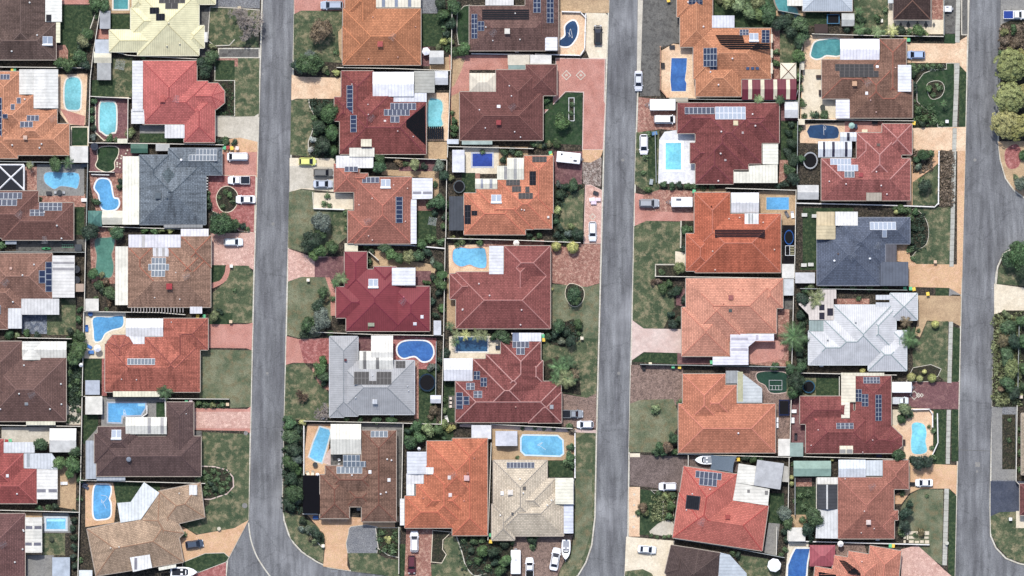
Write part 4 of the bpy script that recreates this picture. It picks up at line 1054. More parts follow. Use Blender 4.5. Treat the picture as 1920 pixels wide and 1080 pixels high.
# ---- ground covers, column by column
G('lawn_dark', [(112, 10), (178, 10), (168, 70), (140, 114), (112, 112)]); G('salmon', (112, -10, 182, 8)); G('brick', [(104, 85), (122, 84), (128, 95), (127, 118), (104, 118)])
edging([(178, 28), (166, 62), (155, 85), (142, 100), (138, 112)])
G('peach', [(108, 140), (164, 138), (160, 234), (128, 234), (107, 205)]); G('salmon', [(112, 203), (160, 218), (158, 236), (130, 232)]); G('turf', (135, 239, 164, 273), edge='cream')
G('brick', (47, 312, 71, 360)); G('brick', (72, 364, 160, 388)); G('concrete_grey', (69, 308, 158, 367)); G('lawn_dark', (141, 388, 158, 440)); G('concrete_dark', (30, 449, 160, 471))
G('lawn', (88, 560, 142, 628)); G('slate', (41, 588, 88, 626)); G('lawn_dark', (124, 630, 152, 758)); G('brickbrown', (124, 757, 152, 797)); G('concrete', (124, 759, 151, 796))
G('concrete', (3, 801, 94, 832)); G('tan', [(108, 880), (112, 872), (130, 876), (143, 890), (142, 956), (108, 950)]); G('tan', (46, 961, 79, 1040)); G('concrete_grey', [(80, 962), (128, 962), (136, 985), (134, 999), (80, 999)]); G('lawn', (79, 1000, 122, 1041)); G('concrete_grey', (50, 1041, 101, 1090))
G('tan', (204, -10, 247, 25)); G('lawn_dark', (207, 27, 244, 56)); G('salmon', (182, 55, 205, 73)); G('lawn', (207, 108, 250, 181)); G('lawn_dark', (172, 150, 215, 181))
G('maroon', [(180, 184), (240, 184), (239, 262), (195, 262), (180, 248)], edge='cream'); G('concrete_grey', (262, 235, 310, 250)); G('lawn_dark', (262, 250, 345, 267))
G('maroon', (168, 272, 262, 325)); G('brick', [(168, 325), (230, 325), (230, 396), (180, 396), (170, 350)])
G('turf', [(184, 280), (200, 275), (220, 277), (221, 290), (214, 304), (214, 316), (202, 322), (188, 318), (180, 310), (184, 298)], 4, edge='cream', ew=1.6)
G('brick', [(168, 425), (218, 425), (218, 532), (172, 532)]); G('cream', (158, 585, 236, 672)); G('lawn_dark', (156, 673, 192, 714)); G('redbrick', (191, 672, 200, 742)); G('concrete_grey', (190, 745, 312, 800)); G('turf', (293, 754, 311, 783)); G('lawn_dark', (156, 778, 184, 832)); G('concrete_grey', [(160, 828), (185, 800), (190, 900), (160, 900)])
G('lawn_dark', (215, 905, 300, 945)); G('orange', [(160, 905), (212, 905), (218, 940), (214, 980), (160, 988)])
# fronts along the left road, west side
G('concrete_dark', [(372, 6), (395, 14), (390, 80), (400, 106), (374, 106)]); G('gravel', [(404, -10), (488, -10), (487, 16), (404, 12)]); G('lawn', [(394, 15), (487, 18), (485, 89), (404, 86), (392, 78)])
edging([(487, 19), (440, 15), (394, 13), (391, 50), (390, 76), (402, 86), (430, 85), (440, 74)], 0); G('concrete_dark', (411, 92, 485, 107), edge='kerbc'); G('lawn', (402, 109, 486, 220)); G('brick', (404, 109, 446, 125)); G('lawn_dark', (404, 113, 440, 150))
G('bed', (404, 152, 439, 217)); edging([(403, 125), (403, 151), (440, 151), (440, 218), (405, 218)], 0)
G('concrete', [(402, 220), (477, 218), (485, 213), (484, 268), (460, 263), (402, 255)]); G('orange', [(450, 258), (483, 266), (482, 332), (408, 330), (408, 300), (420, 262)]); G('salmon', [(418, 285), (482, 285), (481, 330), (418, 328)])
G('redbrick', [(391, 329), (479, 330), (476, 436), (448, 432), (430, 410), (398, 395), (390, 360)], edge='cream', ew=1); G('bed', spline([(406, 372), (414, 354), (430, 350), (444, 362), (444, 382), (432, 396), (415, 394)], 4), edge='cream', ew=1.4)
G('pink', [(395, 438), (478, 436), (476, 506), (460, 498), (398, 498)]); G('lawn_dark', (396, 497, 424, 530)); G('lawn', [(436, 498), (466, 498), (475, 512), (473, 606), (396, 604), (396, 552), (422, 528)]); G('salmon', spline([(424, 497), (432, 500), (425, 525), (405, 538), (396, 540), (396, 531), (412, 526), (421, 512)], 3))
G('lawn_dark', (392, 587, 436, 608)); G('salmon', [(391, 608), (462, 608), (474, 605), (472, 657), (462, 653), (391, 652)]); G('lawn_dry', [(376, 655), (472, 657), (470, 763), (432, 765), (374, 750)]); G('bed', (364, 747, 431, 765)); G('salmon', [(363, 765), (463, 767), (470, 762), (469, 812), (460, 808), (363, 806)]); G('pink', (363, 772, 469, 803))
G('concrete_dark', (364, 808, 378, 904)); G('lawn', [(380, 810), (468, 814), (466, 975), (440, 990), (370, 1002), (340, 985), (392, 945), (395, 905), (377, 900)]); G('bed', [(377, 875), (402, 876), (425, 882), (436, 895), (437, 912), (425, 925), (395, 935), (376, 935)], edge='pinkcream', ew=2)
G('orange', [(336, 985), (345, 988), (368, 1003), (440, 990), (466, 975), (429, 1045), (412, 1036), (380, 1042), (345, 1053), (336, 1020)]); G('lawn_dark', [(343, 1055), (385, 1038), (420, 1037), (429, 1045), (424, 1053), (372, 1073), (343, 1078)], edge='kerbc', ew=1); G('redbrick', [(315, 1100), (345, 1078), (373, 1074), (424, 1054), (423, 1100)])
# middle block, west side
G('salmon', [(551, -20), (655, -20), (655, 20), (565, 20), (552, 26)]); G('lawn', [(551, 27), (565, 20), (642, 20), (642, 118), (550, 112)]); G('concrete_dark', (641, 28, 656, 50)); G('tan', [(634, 60), (643, 50), (643, 118), (636, 105)])
G('peach', [(547, 140), (560, 144), (640, 146), (640, 185), (556, 185), (546, 188)]); G('lawn', [(546, 188), (578, 185), (588, 215), (585, 245), (577, 270), (580, 294), (544, 290)]); G('bed', [(579, 186), (637, 186), (637, 296), (582, 296), (580, 265), (590, 235)]); edging([(579, 186), (581, 200), (590, 220), (586, 245), (578, 268), (581, 290)])
G('cream', [(543, 296), (628, 297), (628, 360), (586, 356), (565, 354), (543, 360)]); G('concrete', [(543, 311), (628, 313), (628, 352), (562, 353), (543, 360)]); G('lawn_dry', [(542, 360), (562, 355), (590, 358), (588, 392), (652, 392), (650, 445), (610, 478), (568, 472), (540, 465)]); G('lawn', (620, 394, 651, 440)); G('cream', [(588, 361), (662, 363), (662, 393), (588, 390)]); edging([(586, 360), (588, 391), (625, 392)], 0)
G('pink', [(540, 466), (580, 480), (646, 482), (644, 525), (565, 519), (540, 528)]); G('maroon', [(590, 484), (646, 480), (644, 528), (590, 522)]); G('lawn_dry', [(540, 528), (565, 519), (610, 520), (625, 545), (622, 600), (600, 630), (570, 636), (538, 628)])
G('salmon', [(610, 520), (618, 520), (629, 545), (629, 592), (620, 592), (620, 550)]); G('salmon', [(537, 630), (560, 636), (618, 634), (618, 682), (550, 680), (536, 684)]); G('redbrick', [(560, 638), (618, 634), (618, 682), (570, 680)]); G('lawn', [(536, 684), (570, 680), (590, 700), (618, 740), (618, 790), (533, 785)]); G('brick', spline([(585, 690), (590, 705), (600, 722), (617, 732), (617, 720), (605, 710), (598, 692)], 3))
G('bed', [(533, 785), (570, 790), (568, 965), (530, 960)]); G('lawn', [(531, 960), (568, 968), (600, 990), (608, 1010), (606, 1056), (575, 1040), (545, 1010)]); edging([(580, 1000), (600, 1022), (608, 1028)])
G('orange', [(576, 965), (600, 965), (740, 975), (741, 992), (670, 985), (655, 992), (652, 1010), (651, 1060), (656, 1070), (606, 1062), (610, 1020), (598, 990)]); G('gravel', spline([(654, 1000), (656, 990), (665, 987), (706, 988), (706, 1037), (652, 1036)], 2), edge='kerbc', ew=1); G('lawn', [(652, 1037), (706, 1037), (722, 1046), (748, 1050), (748, 1083), (700, 1076), (658, 1071)]); G('bed', [(705, 990), (749, 990), (749, 1045), (728, 1040), (710, 1028)], edge='kerbc', ew=1.4)
G('lawn_dark', (749, 1020, 761, 1090)); G('brick', [(762, 990), (812, 992), (808, 1060), (810, 1094), (758, 1088)]); G('bed', [(812, 995), (845, 998), (830, 1012), (829, 1030), (836, 1040), (828, 1055), (809, 1053)], edge='cream', ew=1.3); G('lawn', [(848, 1005), (858, 1010), (868, 1040), (874, 1065), (890, 1080), (900, 1097), (810, 1092), (808, 1058), (828, 1057), (838, 1040), (831, 1025), (834, 1010)]); G('bed', [(857, 1005), (975, 1012), (955, 1080), (955, 1098), (905, 1095), (878, 1068), (868, 1035)]); edging([(856, 1006), (866, 1035), (874, 1062), (890, 1079), (912, 1075)])
G('brickbrown', [(965, 1003), (1075, 1003), (1058, 1050), (1045, 1080), (1040, 1098), (955, 1098), (960, 1050)]); G('lawn', [(1077, 808), (1117, 810), (1114, 965), (1108, 1022), (1096, 1055), (1082, 1078), (1060, 1092), (1042, 1096), (1052, 1065), (1070, 1040), (1077, 1000)]); G('lawn_dry', [(1080, 880), (1110, 880), (1110, 990), (1095, 1040), (1065, 1080), (1078, 1000)])
# middle block, back yards
G('gravel', (789, -20, 828, 25)); G('lawn_dark', (790, 26, 829, 87)); G('bed', (829, 20, 846, 95)); G('maroon', (788, 88, 806, 124)); G('tan', [(832, 108), (844, 106), (844, 132), (806, 130), (806, 122), (832, 120)]); G('peach', (800, 174, 841, 264)); G('tan', (796, 266, 838, 298))
G('tan', [(716, 318), (823, 321), (822, 382), (811, 380), (811, 334), (716, 328)]); G('maroon', (748, 300, 818, 321)); G('brick', (781, 373, 815, 395)); G('lawn_dark', (781, 395, 818, 455)); G('tan', [(692, 468), (716, 468), (740, 486), (800, 494), (822, 500), (815, 512), (735, 505), (735, 500), (700, 500)]); G('maroon', [(779, 508), (808, 508), (808, 536), (779, 536)])
G('redbrick', [(736, 628), (818, 634), (818, 692), (777, 692), (777, 676), (737, 676)]); G('maroon', (671, 632, 697, 662)); G('lawn_dark', (785, 693, 818, 795)); G('brick', (777, 676, 785, 785)); G('soil', (818, 632, 832, 795))
G('concrete_grey', (678, 793, 756, 806)); G('concrete_dark', (743, 805, 755, 950)); G('orange', [(577, 795), (622, 795), (614, 860), (612, 900), (600, 903), (572, 888), (570, 860)]); G('concrete_dark', (620, 851, 642, 875)); G('pinkcream', [(612, 850), (620, 840), (620, 873), (606, 868)]); G('lawn_dark', (757, 800, 850, 826)); G('tan', (922, 803, 1080, 863)); G('lawn_dark', (1027, 864, 1075, 895)); G('pinkcream', [(862, 794), (1118, 806), (1118, 812), (1000, 808), (862, 800)])
G('turf', [(880, 10), (880, 83), (860, 83), (857, 60), (858, 25), (870, 12)], edge='kerbc', ew=1); G('salmon', [(842, 103), (953, 103), (953, 131), (880, 131), (880, 174), (866, 172), (860, 220), (846, 240)]); G('tan', [(844, 108), (872, 110), (866, 130), (852, 160), (846, 165)]); G('tan', [(846, 180), (864, 172), (862, 240), (846, 210)])
G('cream', (868, 273, 935, 326)); G('brick', (871, 325, 900, 336)); G('lawn_dark', (866, 324, 891, 362)); G('tan', (935, 275, 990, 310)); G('peach', [(841, 460), (918, 458), (918, 514), (842, 514)]); G('brick', (905, 450, 1020, 463)); G('tan', (838, 514, 856, 616)); G('cream', [(842, 630), (942, 630), (940, 672), (842, 674)]); G('lawn_dark', (832, 716, 854, 792)); G('concrete_dark', (841, 742, 854, 765))
# middle block, east side fronts
G('tan', (1047, -20, 1142, 24)); G('peach', [(1046, 22), (1090, 23), (1100, 34), (1099, 95), (1090, 104), (1046, 104)]); G('cream', [(1099, 24), (1136, 25), (1140, 30), (1137, 111), (1105, 110), (1099, 95)])
G('salmon', [(1043, 110), (1134, 111), (1132, 190), (1134, 195), (1130, 280), (1093, 280), (1095, 172), (1060, 171), (1020, 212), (1014, 210), (1044, 176)], edge='pinkcream', ew=1.5); G('turf', [(1021, 214), (1062, 174), (1092, 174), (1091, 272), (1020, 268)]); G('lawn_dark', (1013, 180, 1037, 205)); diamond(1062, 141, 9.5); diamond(1089, 141, 9.5); diamond(1062, 141, 3); diamond(1089, 141, 3)
G('bed', (1067, 184, 1076, 226), edge='white', ew=1)
G('maroon', [(1038, 284), (1092, 284), (1091, 347), (1040, 345)]); G('orange', [(1092, 281), (1131, 281), (1126, 295), (1108, 305), (1092, 303)]); G('pale_stone', [(1092, 303), (1108, 305), (1128, 294), (1127, 350), (1093, 344)]); G('bed', [(1037, 345), (1095, 346), (1094, 455), (1035, 450)]); G('lawn', [(1095, 352), (1092, 440), (1048, 430), (1052, 380), (1070, 365)]); G('pink', [(1098, 347), (1108, 347), (1128, 357), (1126, 456), (1095, 456)], edge='pinkcream', ew=1); diamond(1111, 406, 6.5)
G('brick', [(1032, 456), (1126, 458), (1124, 531), (1100, 538), (1060, 534), (1033, 530)]); G('lawn_dry', [(1032, 533), (1060, 534), (1100, 538), (1124, 532), (1121, 640), (1020, 625), (1034, 600)]); G('lawn', [(1018, 628), (1121, 635), (1118, 740), (1100, 746), (1050, 735), (1014, 700)]); G('bed', spline([(1068, 532), (1092, 540), (1094, 560), (1082, 574), (1068, 570), (1060, 550)], 3), edge='cream', ew=1); G('bed', [(1035, 612), (1075, 598), (1092, 620), (1084, 640), (1062, 652), (1030, 645), (1018, 625)]); G('bed', [(1016, 680), (1045, 668), (1085, 700), (1090, 742), (1055, 735), (1016, 720)])
G('brickbrown', [(1053, 738), (1100, 746), (1118, 738), (1118, 803), (1053, 800)])
# right block, west side fronts and yards
G('concrete', [(1196, 0), (1206, 0), (1201, 140), (1194, 142)]); G('concrete_dark', [(1206, -20), (1275, -20), (1276, 80), (1262, 82), (1238, 90), (1238, 180), (1200, 180)]); G('peach', [(1240, 95), (1262, 82), (1310, 88), (1312, 185), (1252, 183), (1240, 168)]); G('pinkcream', [(1298, 88), (1311, 88), (1310, 115), (1298, 115)]); G('brick', [(1197, 182), (1270, 190), (1270, 245), (1240, 242), (1195, 248)]); G('lawn', [(1193, 248), (1236, 244), (1236, 368), (1222, 368), (1190, 345)]); G('lawn_dark', [(1215, 250), (1233, 250), (1231, 335), (1215, 330)])
G('white', [(1236, 262), (1246, 247), (1268, 244), (1304, 250), (1304, 345), (1234, 344)]); G('salmon', [(1190, 362), (1222, 368), (1236, 356), (1303, 358), (1302, 415), (1212, 414), (1190, 424)]); G('brick', [(1205, 366), (1236, 356), (1303, 358), (1302, 400), (1210, 395)]); G('lawn', [(1189, 424), (1212, 414), (1276, 416), (1276, 470), (1266, 472), (1266, 494), (1228, 495), (1228, 520), (1262, 535), (1266, 600), (1252, 616), (1207, 616), (1186, 600)])
G('bed', (1278, 414, 1303, 473)); edging([(1277, 414), (1276, 465)], 0, .3); G('bed', (1230, 498, 1290, 520)); G('cream', [(1266, 471), (1286, 474), (1284, 500), (1266, 494)]); edging([(1266, 496), (1229, 496), (1229, 520)], 0, .3); G('maroon', [(1268, 550), (1286, 540), (1286, 575), (1268, 572)]); G('bed', [(1262, 578), (1280, 575), (1278, 617), (1244, 616)])
G('pinkcream', [(1185, 600), (1207, 616), (1278, 617), (1278, 662), (1207, 660), (1184, 676)]); G('lawn_dark', [(1184, 678), (1207, 661), (1270, 662), (1270, 683)]); G('maroon', (1270, 662, 1336, 683)); G('brickbrown', [(1183, 684), (1281, 686), (1280, 748), (1272, 760), (1181, 757)]); G('brickbrown', [(1183, 700), (1262, 705), (1250, 748), (1181, 757)]); G('lawn_dry', [(1181, 757), (1200, 750), (1262, 748), (1272, 775), (1272, 800), (1240, 848), (1179, 848)])
G('concrete_dark', (1469, 560, 1488, 580)); G('brick', [(1403, 580), (1480, 580), (1478, 690), (1403, 682)]); G('salmon', spline([(1405, 650), (1420, 640), (1460, 640), (1470, 655), (1466, 672), (1440, 678), (1408, 680)], 3)); G('brickbrown', (1360, 688, 1482, 850)); G('turf_teal', [(1418, 702), (1430, 697), (1460, 697), (1476, 703), (1477, 730), (1468, 736), (1445, 736), (1435, 722), (1422, 715)], 3, edge='pinkcream', ew=1.3)
G('darkbrick', [(1180, 852), (1284, 856), (1280, 925), (1262, 918), (1182, 910)]); G('cream', (1181, 850, 1200, 857)); G('peach', (1179, 913, 1200, 1006)); G('lawn_dark', [(1200, 917), (1222, 920), (1242, 940), (1243, 975), (1220, 1003), (1199, 1003)]); G('bed', [(1221, 919), (1264, 924), (1262, 978), (1243, 975), (1244, 940)], edge='kerbc', ew=1); G('concrete', spline([(1244, 976), (1262, 980), (1262, 1003), (1219, 1001), (1224, 990)], 2)); G('cream', [(1174, 1006), (1265, 1014), (1255, 1060), (1245, 1100), (1170, 1100)]); G('lawn', [(1172, 1071), (1205, 1067), (1222, 1075), (1235, 1100), (1170, 1100)])
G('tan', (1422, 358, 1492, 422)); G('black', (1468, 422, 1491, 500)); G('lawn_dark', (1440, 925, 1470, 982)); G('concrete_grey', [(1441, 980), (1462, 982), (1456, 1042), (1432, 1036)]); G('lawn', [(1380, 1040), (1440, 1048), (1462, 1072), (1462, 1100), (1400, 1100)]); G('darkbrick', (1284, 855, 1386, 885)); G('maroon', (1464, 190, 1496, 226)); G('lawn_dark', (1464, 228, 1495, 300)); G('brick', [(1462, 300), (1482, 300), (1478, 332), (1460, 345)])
G('tan', (1300, 354, 1362, 361))
# between, top
G('lawn_dark', [(1338, -20), (1460, -20), (1450, 55), (1380, 52), (1338, 50)]); G('lawn', (1462, 62, 1500, 150)); G('brick', (1446, 45, 1462, 150)); G('tan', (1455, 20, 1600, 30)); G('lawn_dark', (1510, 20, 1556, 48)); G('lawn', (1600, -20, 1666, 66)); G('cream', (1665, -20, 1770, 64)); G('brick', (1747, -20, 1768, 37)); G('concrete_dark', (1770, -20, 1792, 63)); G('turf', (1770, 64, 1791, 82))
for x, s_ in ((1678, 4), (1689, 6), (1703, 8), (1720, 8), (1736, 8), (1751, 6)): m = MB(); m.face([(p[0], p[1], zfor(W([(x, 47-s_), (x+s_*.5, 47), (x, 47+s_), (x-s_*.5, 47)]), LAND)) for p in W([(x, 47-s_), (x+s_*.5, 47), (x, 47+s_), (x-s_*.5, 47)])]); tag(m.obj('dark_paver', _gm['concrete_dark']), kind='structure')
G('concrete_dark', (1804, -20, 1814, 64), edge='concrete')
G('peach', [(1508, 66), (1600, 66), (1600, 225), (1500, 225)]); G('cream', [(1506, 130), (1568, 130), (1568, 222), (1502, 222)]); G('peach', [(1699, 81), (1790, 82), (1813, 68), (1812, 136), (1790, 118), (1699, 118)]); G('bed', (1700, 68, 1770, 80)); G('bed', [(1708, 118), (1775, 118), (1775, 131), (1750, 131), (1722, 150), (1716, 190), (1735, 206), (1758, 220), (1770, 238), (1711, 240)])
G('turf', [(1750, 131), (1775, 130), (1775, 119), (1789, 119), (1788, 238), (1759, 238), (1756, 218), (1735, 204), (1720, 190), (1719, 155), (1732, 138)], edge='kerbc', ew=1); G('bed', spline([(1738, 160), (1752, 152), (1766, 155), (1770, 168), (1762, 182), (1745, 184)], 4), edge='kerbc', ew=1); G('lawn_dark', [(1799, 122), (1812, 136), (1810, 240), (1798, 240)])
G('peach', [(1500, 232), (1584, 230), (1584, 270), (1500, 268)]); G('salmon', [(1584, 228), (1655, 228), (1655, 255), (1584, 252)]); G('peach', [(1710, 240), (1811, 238), (1810, 284), (1711, 282)]); G('orange', [(1795, 283), (1810, 283), (1804, 520), (1794, 520)]); G('bed', [(1711, 282), (1752, 282), (1750, 298), (1738, 312), (1711, 325)]); G('lawn', [(1711, 340), (1728, 332), (1748, 318), (1760, 305), (1758, 384), (1711, 386)]); G('orange', [(1752, 282), (1762, 282), (1760, 305), (1745, 318), (1722, 334), (1711, 342), (1710, 326), (1735, 316), (1748, 302)]); G('bed', (1762, 283, 1787, 387)); G('orange', (1700, 286, 1711, 386))
G('lawn', [(1705, 386), (1785, 388), (1782, 496), (1716, 495), (1705, 485)]); G('lawn_dark', (1497, 390, 1600, 402)); G('bed', spline([(1710, 394), (1722, 396), (1736, 412), (1741, 435), (1736, 458), (1720, 468), (1706, 480), (1704, 430)], 3), edge='kerbc', ew=.8)
G('orange', [(1680, 457), (1706, 457), (1706, 485), (1718, 495), (1804, 496), (1803, 530), (1802, 553), (1780, 540), (1754, 539), (1703, 538), (1703, 492), (1681, 490)]); G('lawn_dark', (1754, 540, 1779, 556)); G('lawn_dark', (1500, 390, 1532, 506)); G('soil', (1495, 390, 1505, 500)); G('concrete_grey', [(1780, 540), (1802, 553), (1786, 552), (1779, 556)])
G('tan', [(1720, 554), (1802, 555), (1801, 612), (1786, 604), (1738, 601), (1725, 632), (1714, 628), (1720, 605)]); G('brick', (1565, 560, 1630, 576)); G('lawn', [(1738, 603), (1778, 602), (1776, 719), (1755, 700), (1712, 695), (1711, 660), (1726, 634)]); G('bed', [(1712, 690), (1745, 684), (1764, 692), (1758, 705), (1740, 715), (1700, 715)], edge='kerbc', ew=1); G('lawn_dark', [(1787, 612), (1800, 616), (1798, 714), (1785, 718)])
G('lawn', [(1475, 708), (1573, 708), (1573, 742), (1475, 742)]); G('maroon', (1484, 742, 1512, 850)); G('lawn_dark', (1530, 708, 1574, 742)); G('maroon', [(1671, 716), (1798, 716), (1797, 767), (1752, 767), (1671, 760)]); diamond(1714, 741, 9); diamond(1722, 741, 5); diamond(1728, 741, 4)
G('peach', [(1692, 770), (1702, 765), (1740, 766), (1750, 772), (1749, 852), (1735, 870), (1690, 858), (1671, 800)]); G('cream', [(1671, 768), (1684, 768), (1690, 776), (1689, 788), (1680, 798), (1671, 796)]); G('lawn_dark', [(1750, 768), (1774, 768), (1772, 872), (1750, 870)]); G('lawn_dark', (1784, 768, 1797, 865))
G('orange', [(1703, 868), (1794, 872), (1795, 862), (1793, 928), (1780, 916), (1725, 916), (1705, 925), (1690, 945), (1677, 945), (1676, 928), (1703, 915)]); G('lawn_dry', [(1705, 928), (1725, 917), (1769, 918), (1766, 1060), (1735, 1040), (1720, 1022), (1683, 1000), (1690, 950)]); G('lawn_dark', [(1780, 917), (1793, 930), (1790, 1080), (1777, 1080)])
G('pink', [(1689, 1030), (1720, 1022), (1740, 1040), (1770, 1068), (1790, 1085), (1790, 1110), (1689, 1110)]); G('lawn_dark', (1490, 912, 1530, 965)); G('brick', (1490, 896, 1522, 912)); G('tan', (1480, 965, 1512, 990)); G('cream', [(1478, 1016), (1516, 1018), (1514, 1110), (1470, 1110)]); G('brickbrown', [(1567, 1020), (1620, 1020), (1630, 1050), (1565, 1045)]); G('soil', (1480, 866, 1532, 896))
# right edge
G('concrete_grey', [(1878, -20), (1960, -20), (1960, 36), (1895, 38), (1876, 46)]); G('bed', [(1876, 48), (1895, 38), (1960, 38), (1960, 110), (1874, 105)]); G('tan', [(1871, 265), (1960, 265), (1960, 378), (1925, 373), (1902, 356), (1886, 334), (1876, 300)]); G('redbrick', spline([(1886, 280), (1905, 270), (1915, 285), (1910, 312), (1892, 316), (1884, 300)], 3)); G('lawn', [(1870, 530), (1872, 505), (1884, 483), (1905, 466), (1960, 466), (1960, 540), (1868, 532)]); edging([(1866, 538), (1868, 510), (1880, 480)], 3)
G('cream', [(1864, 532), (1960, 545), (1960, 582), (1885, 582), (1864, 590)]); G('bed', [(1864, 590), (1885, 582), (1960, 583), (1960, 764), (1860, 762)]); G('gravel', (1859, 763, 1906, 902)); G('bed', (1879, 777, 1904, 880)); G('concrete_grey', (1860, 764, 1879, 900)); G('concrete_grey', (1860, 880, 1904, 900)); G('asphalt_blue', [(1857, 902), (1960, 902), (1960, 958), (1875, 960), (1857, 968)]); G('lawn', [(1857, 968), (1875, 960), (1960, 958), (1960, 1058), (1925, 1058), (1890, 1046), (1870, 1025), (1858, 1000)]); G('cream', (1905, 958, 1960, 990))
# footpaths of concrete slabs
footpath([(1797, -20), (1795, 80)], 1.1, 9); footpath([(1795, 118), (1790, 238)], 1.1, 12); footpath([(1790, 240), (1784, 500)], 1.0, 26); footpath([(1783, 603), (1780, 718)], 1.0, 11); footpath([(1779, 768), (1777, 870)], 1.0, 10); footpath([(1775, 916), (1771, 1060)], 1.1, 14)

# ================================================================ HOUSES
# ---- first column
house('brown house in the top left corner', 'dark brown tiled house with white side patio and rooftop water heater, top left corner', '6c5850', [(-6, -70, 86, 108), (-30, 42, 105, 112)], mot=.6)
patio((85, -12, 116, 41), 'f4f4ea', ridge='y'); patio((105, 42, 113, 80), 'f0ecc8', ridge='y'); solar(86, 27, 96, 40, 1, 1, 'k'); hws(80, 68, 98, 86); vent(70, 66, 56, 5, 22, 96)
house('orange house with double patio', 'orange tiled house with white double patio and scattered blue solar panels', 'cc8c68', [(-60, 225, 33, 297), (-20, 232, 130, 291), (10, 205, 107, 286), (-22, 134, 37, 270), (-25, 177, 63, 255)], mot=.3)
patio((36, 130, 64, 177), 'f2f0e6', 'gable', 'y'); patio((63, 130, 109, 203), 'f5f4ec', 'gable', 'y')
solar(0, 139, 18, 149, 3, 1); solar(31, 183, 39, 194, 1, 1); solar(20, 195, 28, 206, 1, 1); solar(50, 216, 73, 227, 3, 1); solar(38, 228, 62, 239, 3, 1); solar(-4, 183, 4, 256, 1, 6); solar(5, 214, 15, 222, 1, 1); chim(48, 258, 'd8b8a4', 1.1); vent(46, 186, 74, 277, 23, 272, 78, 270); ant(100, 222); shed((131, 274, 165, 305), 'eceae2', 'white flat garden shed', z=2.4)
house('two-toned brown house with black X gazebo', 'brown tiled house with two blue solar arrays beside a black gazebo with white cross beams', '7e584e', [(-70, 358, 72, 446), (4, 380, 138, 450)], mot=.35)
solar(-2, 361, 41, 373, 5, 1, 's'); solar(-6, 374, 32, 386, 4, 1, 's'); solar(73, 380, 116, 395, 5, 2, 's'); solar(56, 393, 83, 405, 3, 2, 's'); vent(107, 423, 83, 398, 115, 447); ant(38, 402, .5); ant(84, 450, 1.2)
house('brown house with blue solar column', 'weathered terracotta brown house with large cream side patio and column of blue panels', '98705f', [(-30, 475, 98, 561), (-50, 520, 40, 578), (-60, 500, 15, 617)], mot=.5)
patio((98, 479, 140, 558), 'e6e4de', strips=[(99, 491, 139, 495), (99, 502, 139, 507)], ridge='y', sc='a8a6a8'); patio((40, 560, 111, 590), 'dcdcda'); patio((15, 578, 41, 616), 'e2e4e4'); solar(85, 491, 97, 547, 1, 5); solar(73, 507, 85, 531, 1, 2); vent(64, 496, 43, 516, 24, 566); chim(21, 503, 'd8b0a0', .7); ant(12, 530, .3); solar(-8, 572, 1, 589, 1, 1)
shed((142, 532, 157, 547), 'c8ae98', 'small tan shed'); patio((3, 1100, 4, 1101)) if 0 else None
house('chocolate house with L-shaped cream patio', 'chocolate brown tiled house with L-shaped cream patio roof and slab path', '775a52', [(-27, 670, 124, 790), (-60, 640, 41, 770)], mot=.25)
patio((42, 640, 125, 671), 'f0ede0', 'gable'); patio((42, 640, 76, 675), 'f2f0e4', 'gable', 'y'); patio((49, 790, 104, 797), 'e8e4c8'); sky(50, 757, '9aa0a4', .9); vent(45, 685, 37, 738, 114, 720, 115, 758, 94, 767, 1, 767); ant(62, 740)
house('crimson house with pale patios', 'crimson tiled house with stepped white patios and twin dark roof lights', 'a85650', [(-30, 878, 69, 944), (-60, 850, 44, 930), (-60, 823, 7, 900)], mot=.3)
patio((7, 829, 65, 849), 'dde0e2'); patio([(45, 850), (97, 850), (108, 865), (108, 880), (45, 878)], 'd5dade', strips=[(50, 851, 56, 876)], sc='aab0b4'); patio((69, 879, 108, 936), 'f4f2ea', strips=[(69, 917, 86, 923), (91, 917, 107, 923)], sc='8c8c96', ridge='y'); sky(14, 892, 'f0f0f0', .8); vent(32, 926)
house('maroon brown house in the bottom left corner', 'maroon brown tiled house with cream striped patio beside a small square pool', '7a5652', [(-80, 963, 47, 1150)], mot=.35)
patio((47, 970, 79, 1036), 'f2efe2', 'gable', 'y', strips=[(48, 986, 61, 992), (65, 986, 78, 992), (47, 1017, 60, 1023), (64, 1017, 77, 1023)], sc='7c7c88'); vent(42, 1030, 28, 1054, 44, 996, 43, 994); ant(8, 1020)
# ---- second column
house('pale yellow metal-roofed house', 'pale yellow metal roofed house with many hips and two small black solar groups', 'ded8ac', [(205, 56, 330, 97), (258, -15, 373, 104), (245, 14, 310, 66), (300, -60, 404, 8), (344, 48, 383, 90), (248, -20, 271, 15)], 'metal', cap='c8bf90', gut='e8e4c8', mot=0)
patio((383, 60, 389, 79), 'e8e6dc'); solar(281, 14, 299, 26, 3, 1, 'k'); solar(293, 26, 310, 39, 3, 1, 'k'); solar(298, -6, 347, 6, 5, 1, 'k'); solar(310, 5, 334, 17, 2, 1, 'k'); vent(313, 86, 337, 82, 317, 44, c='dcd6b8')
house('salmon red house with round bay', 'salmon red roofed house with octagonal front bay and long white side patio', 'cc6e66', [(267, 114, 369, 233), (272, 152, 390, 233), (345, 180, 403, 267), [(340, 155), (409, 156), (421, 171), (421, 193), (406, 205), (340, 205)]], mot=.08, cap='a84e4a')
patio((248, 114, 268, 208), 'ececec', ridge='y'); patio((246, 205, 271, 232), 'f0f0ee', ridge='y'); patio((309, 234, 346, 259), 'e8e8e8'); evap(305, 187, 'b85850'); ant(332, 186, .9)
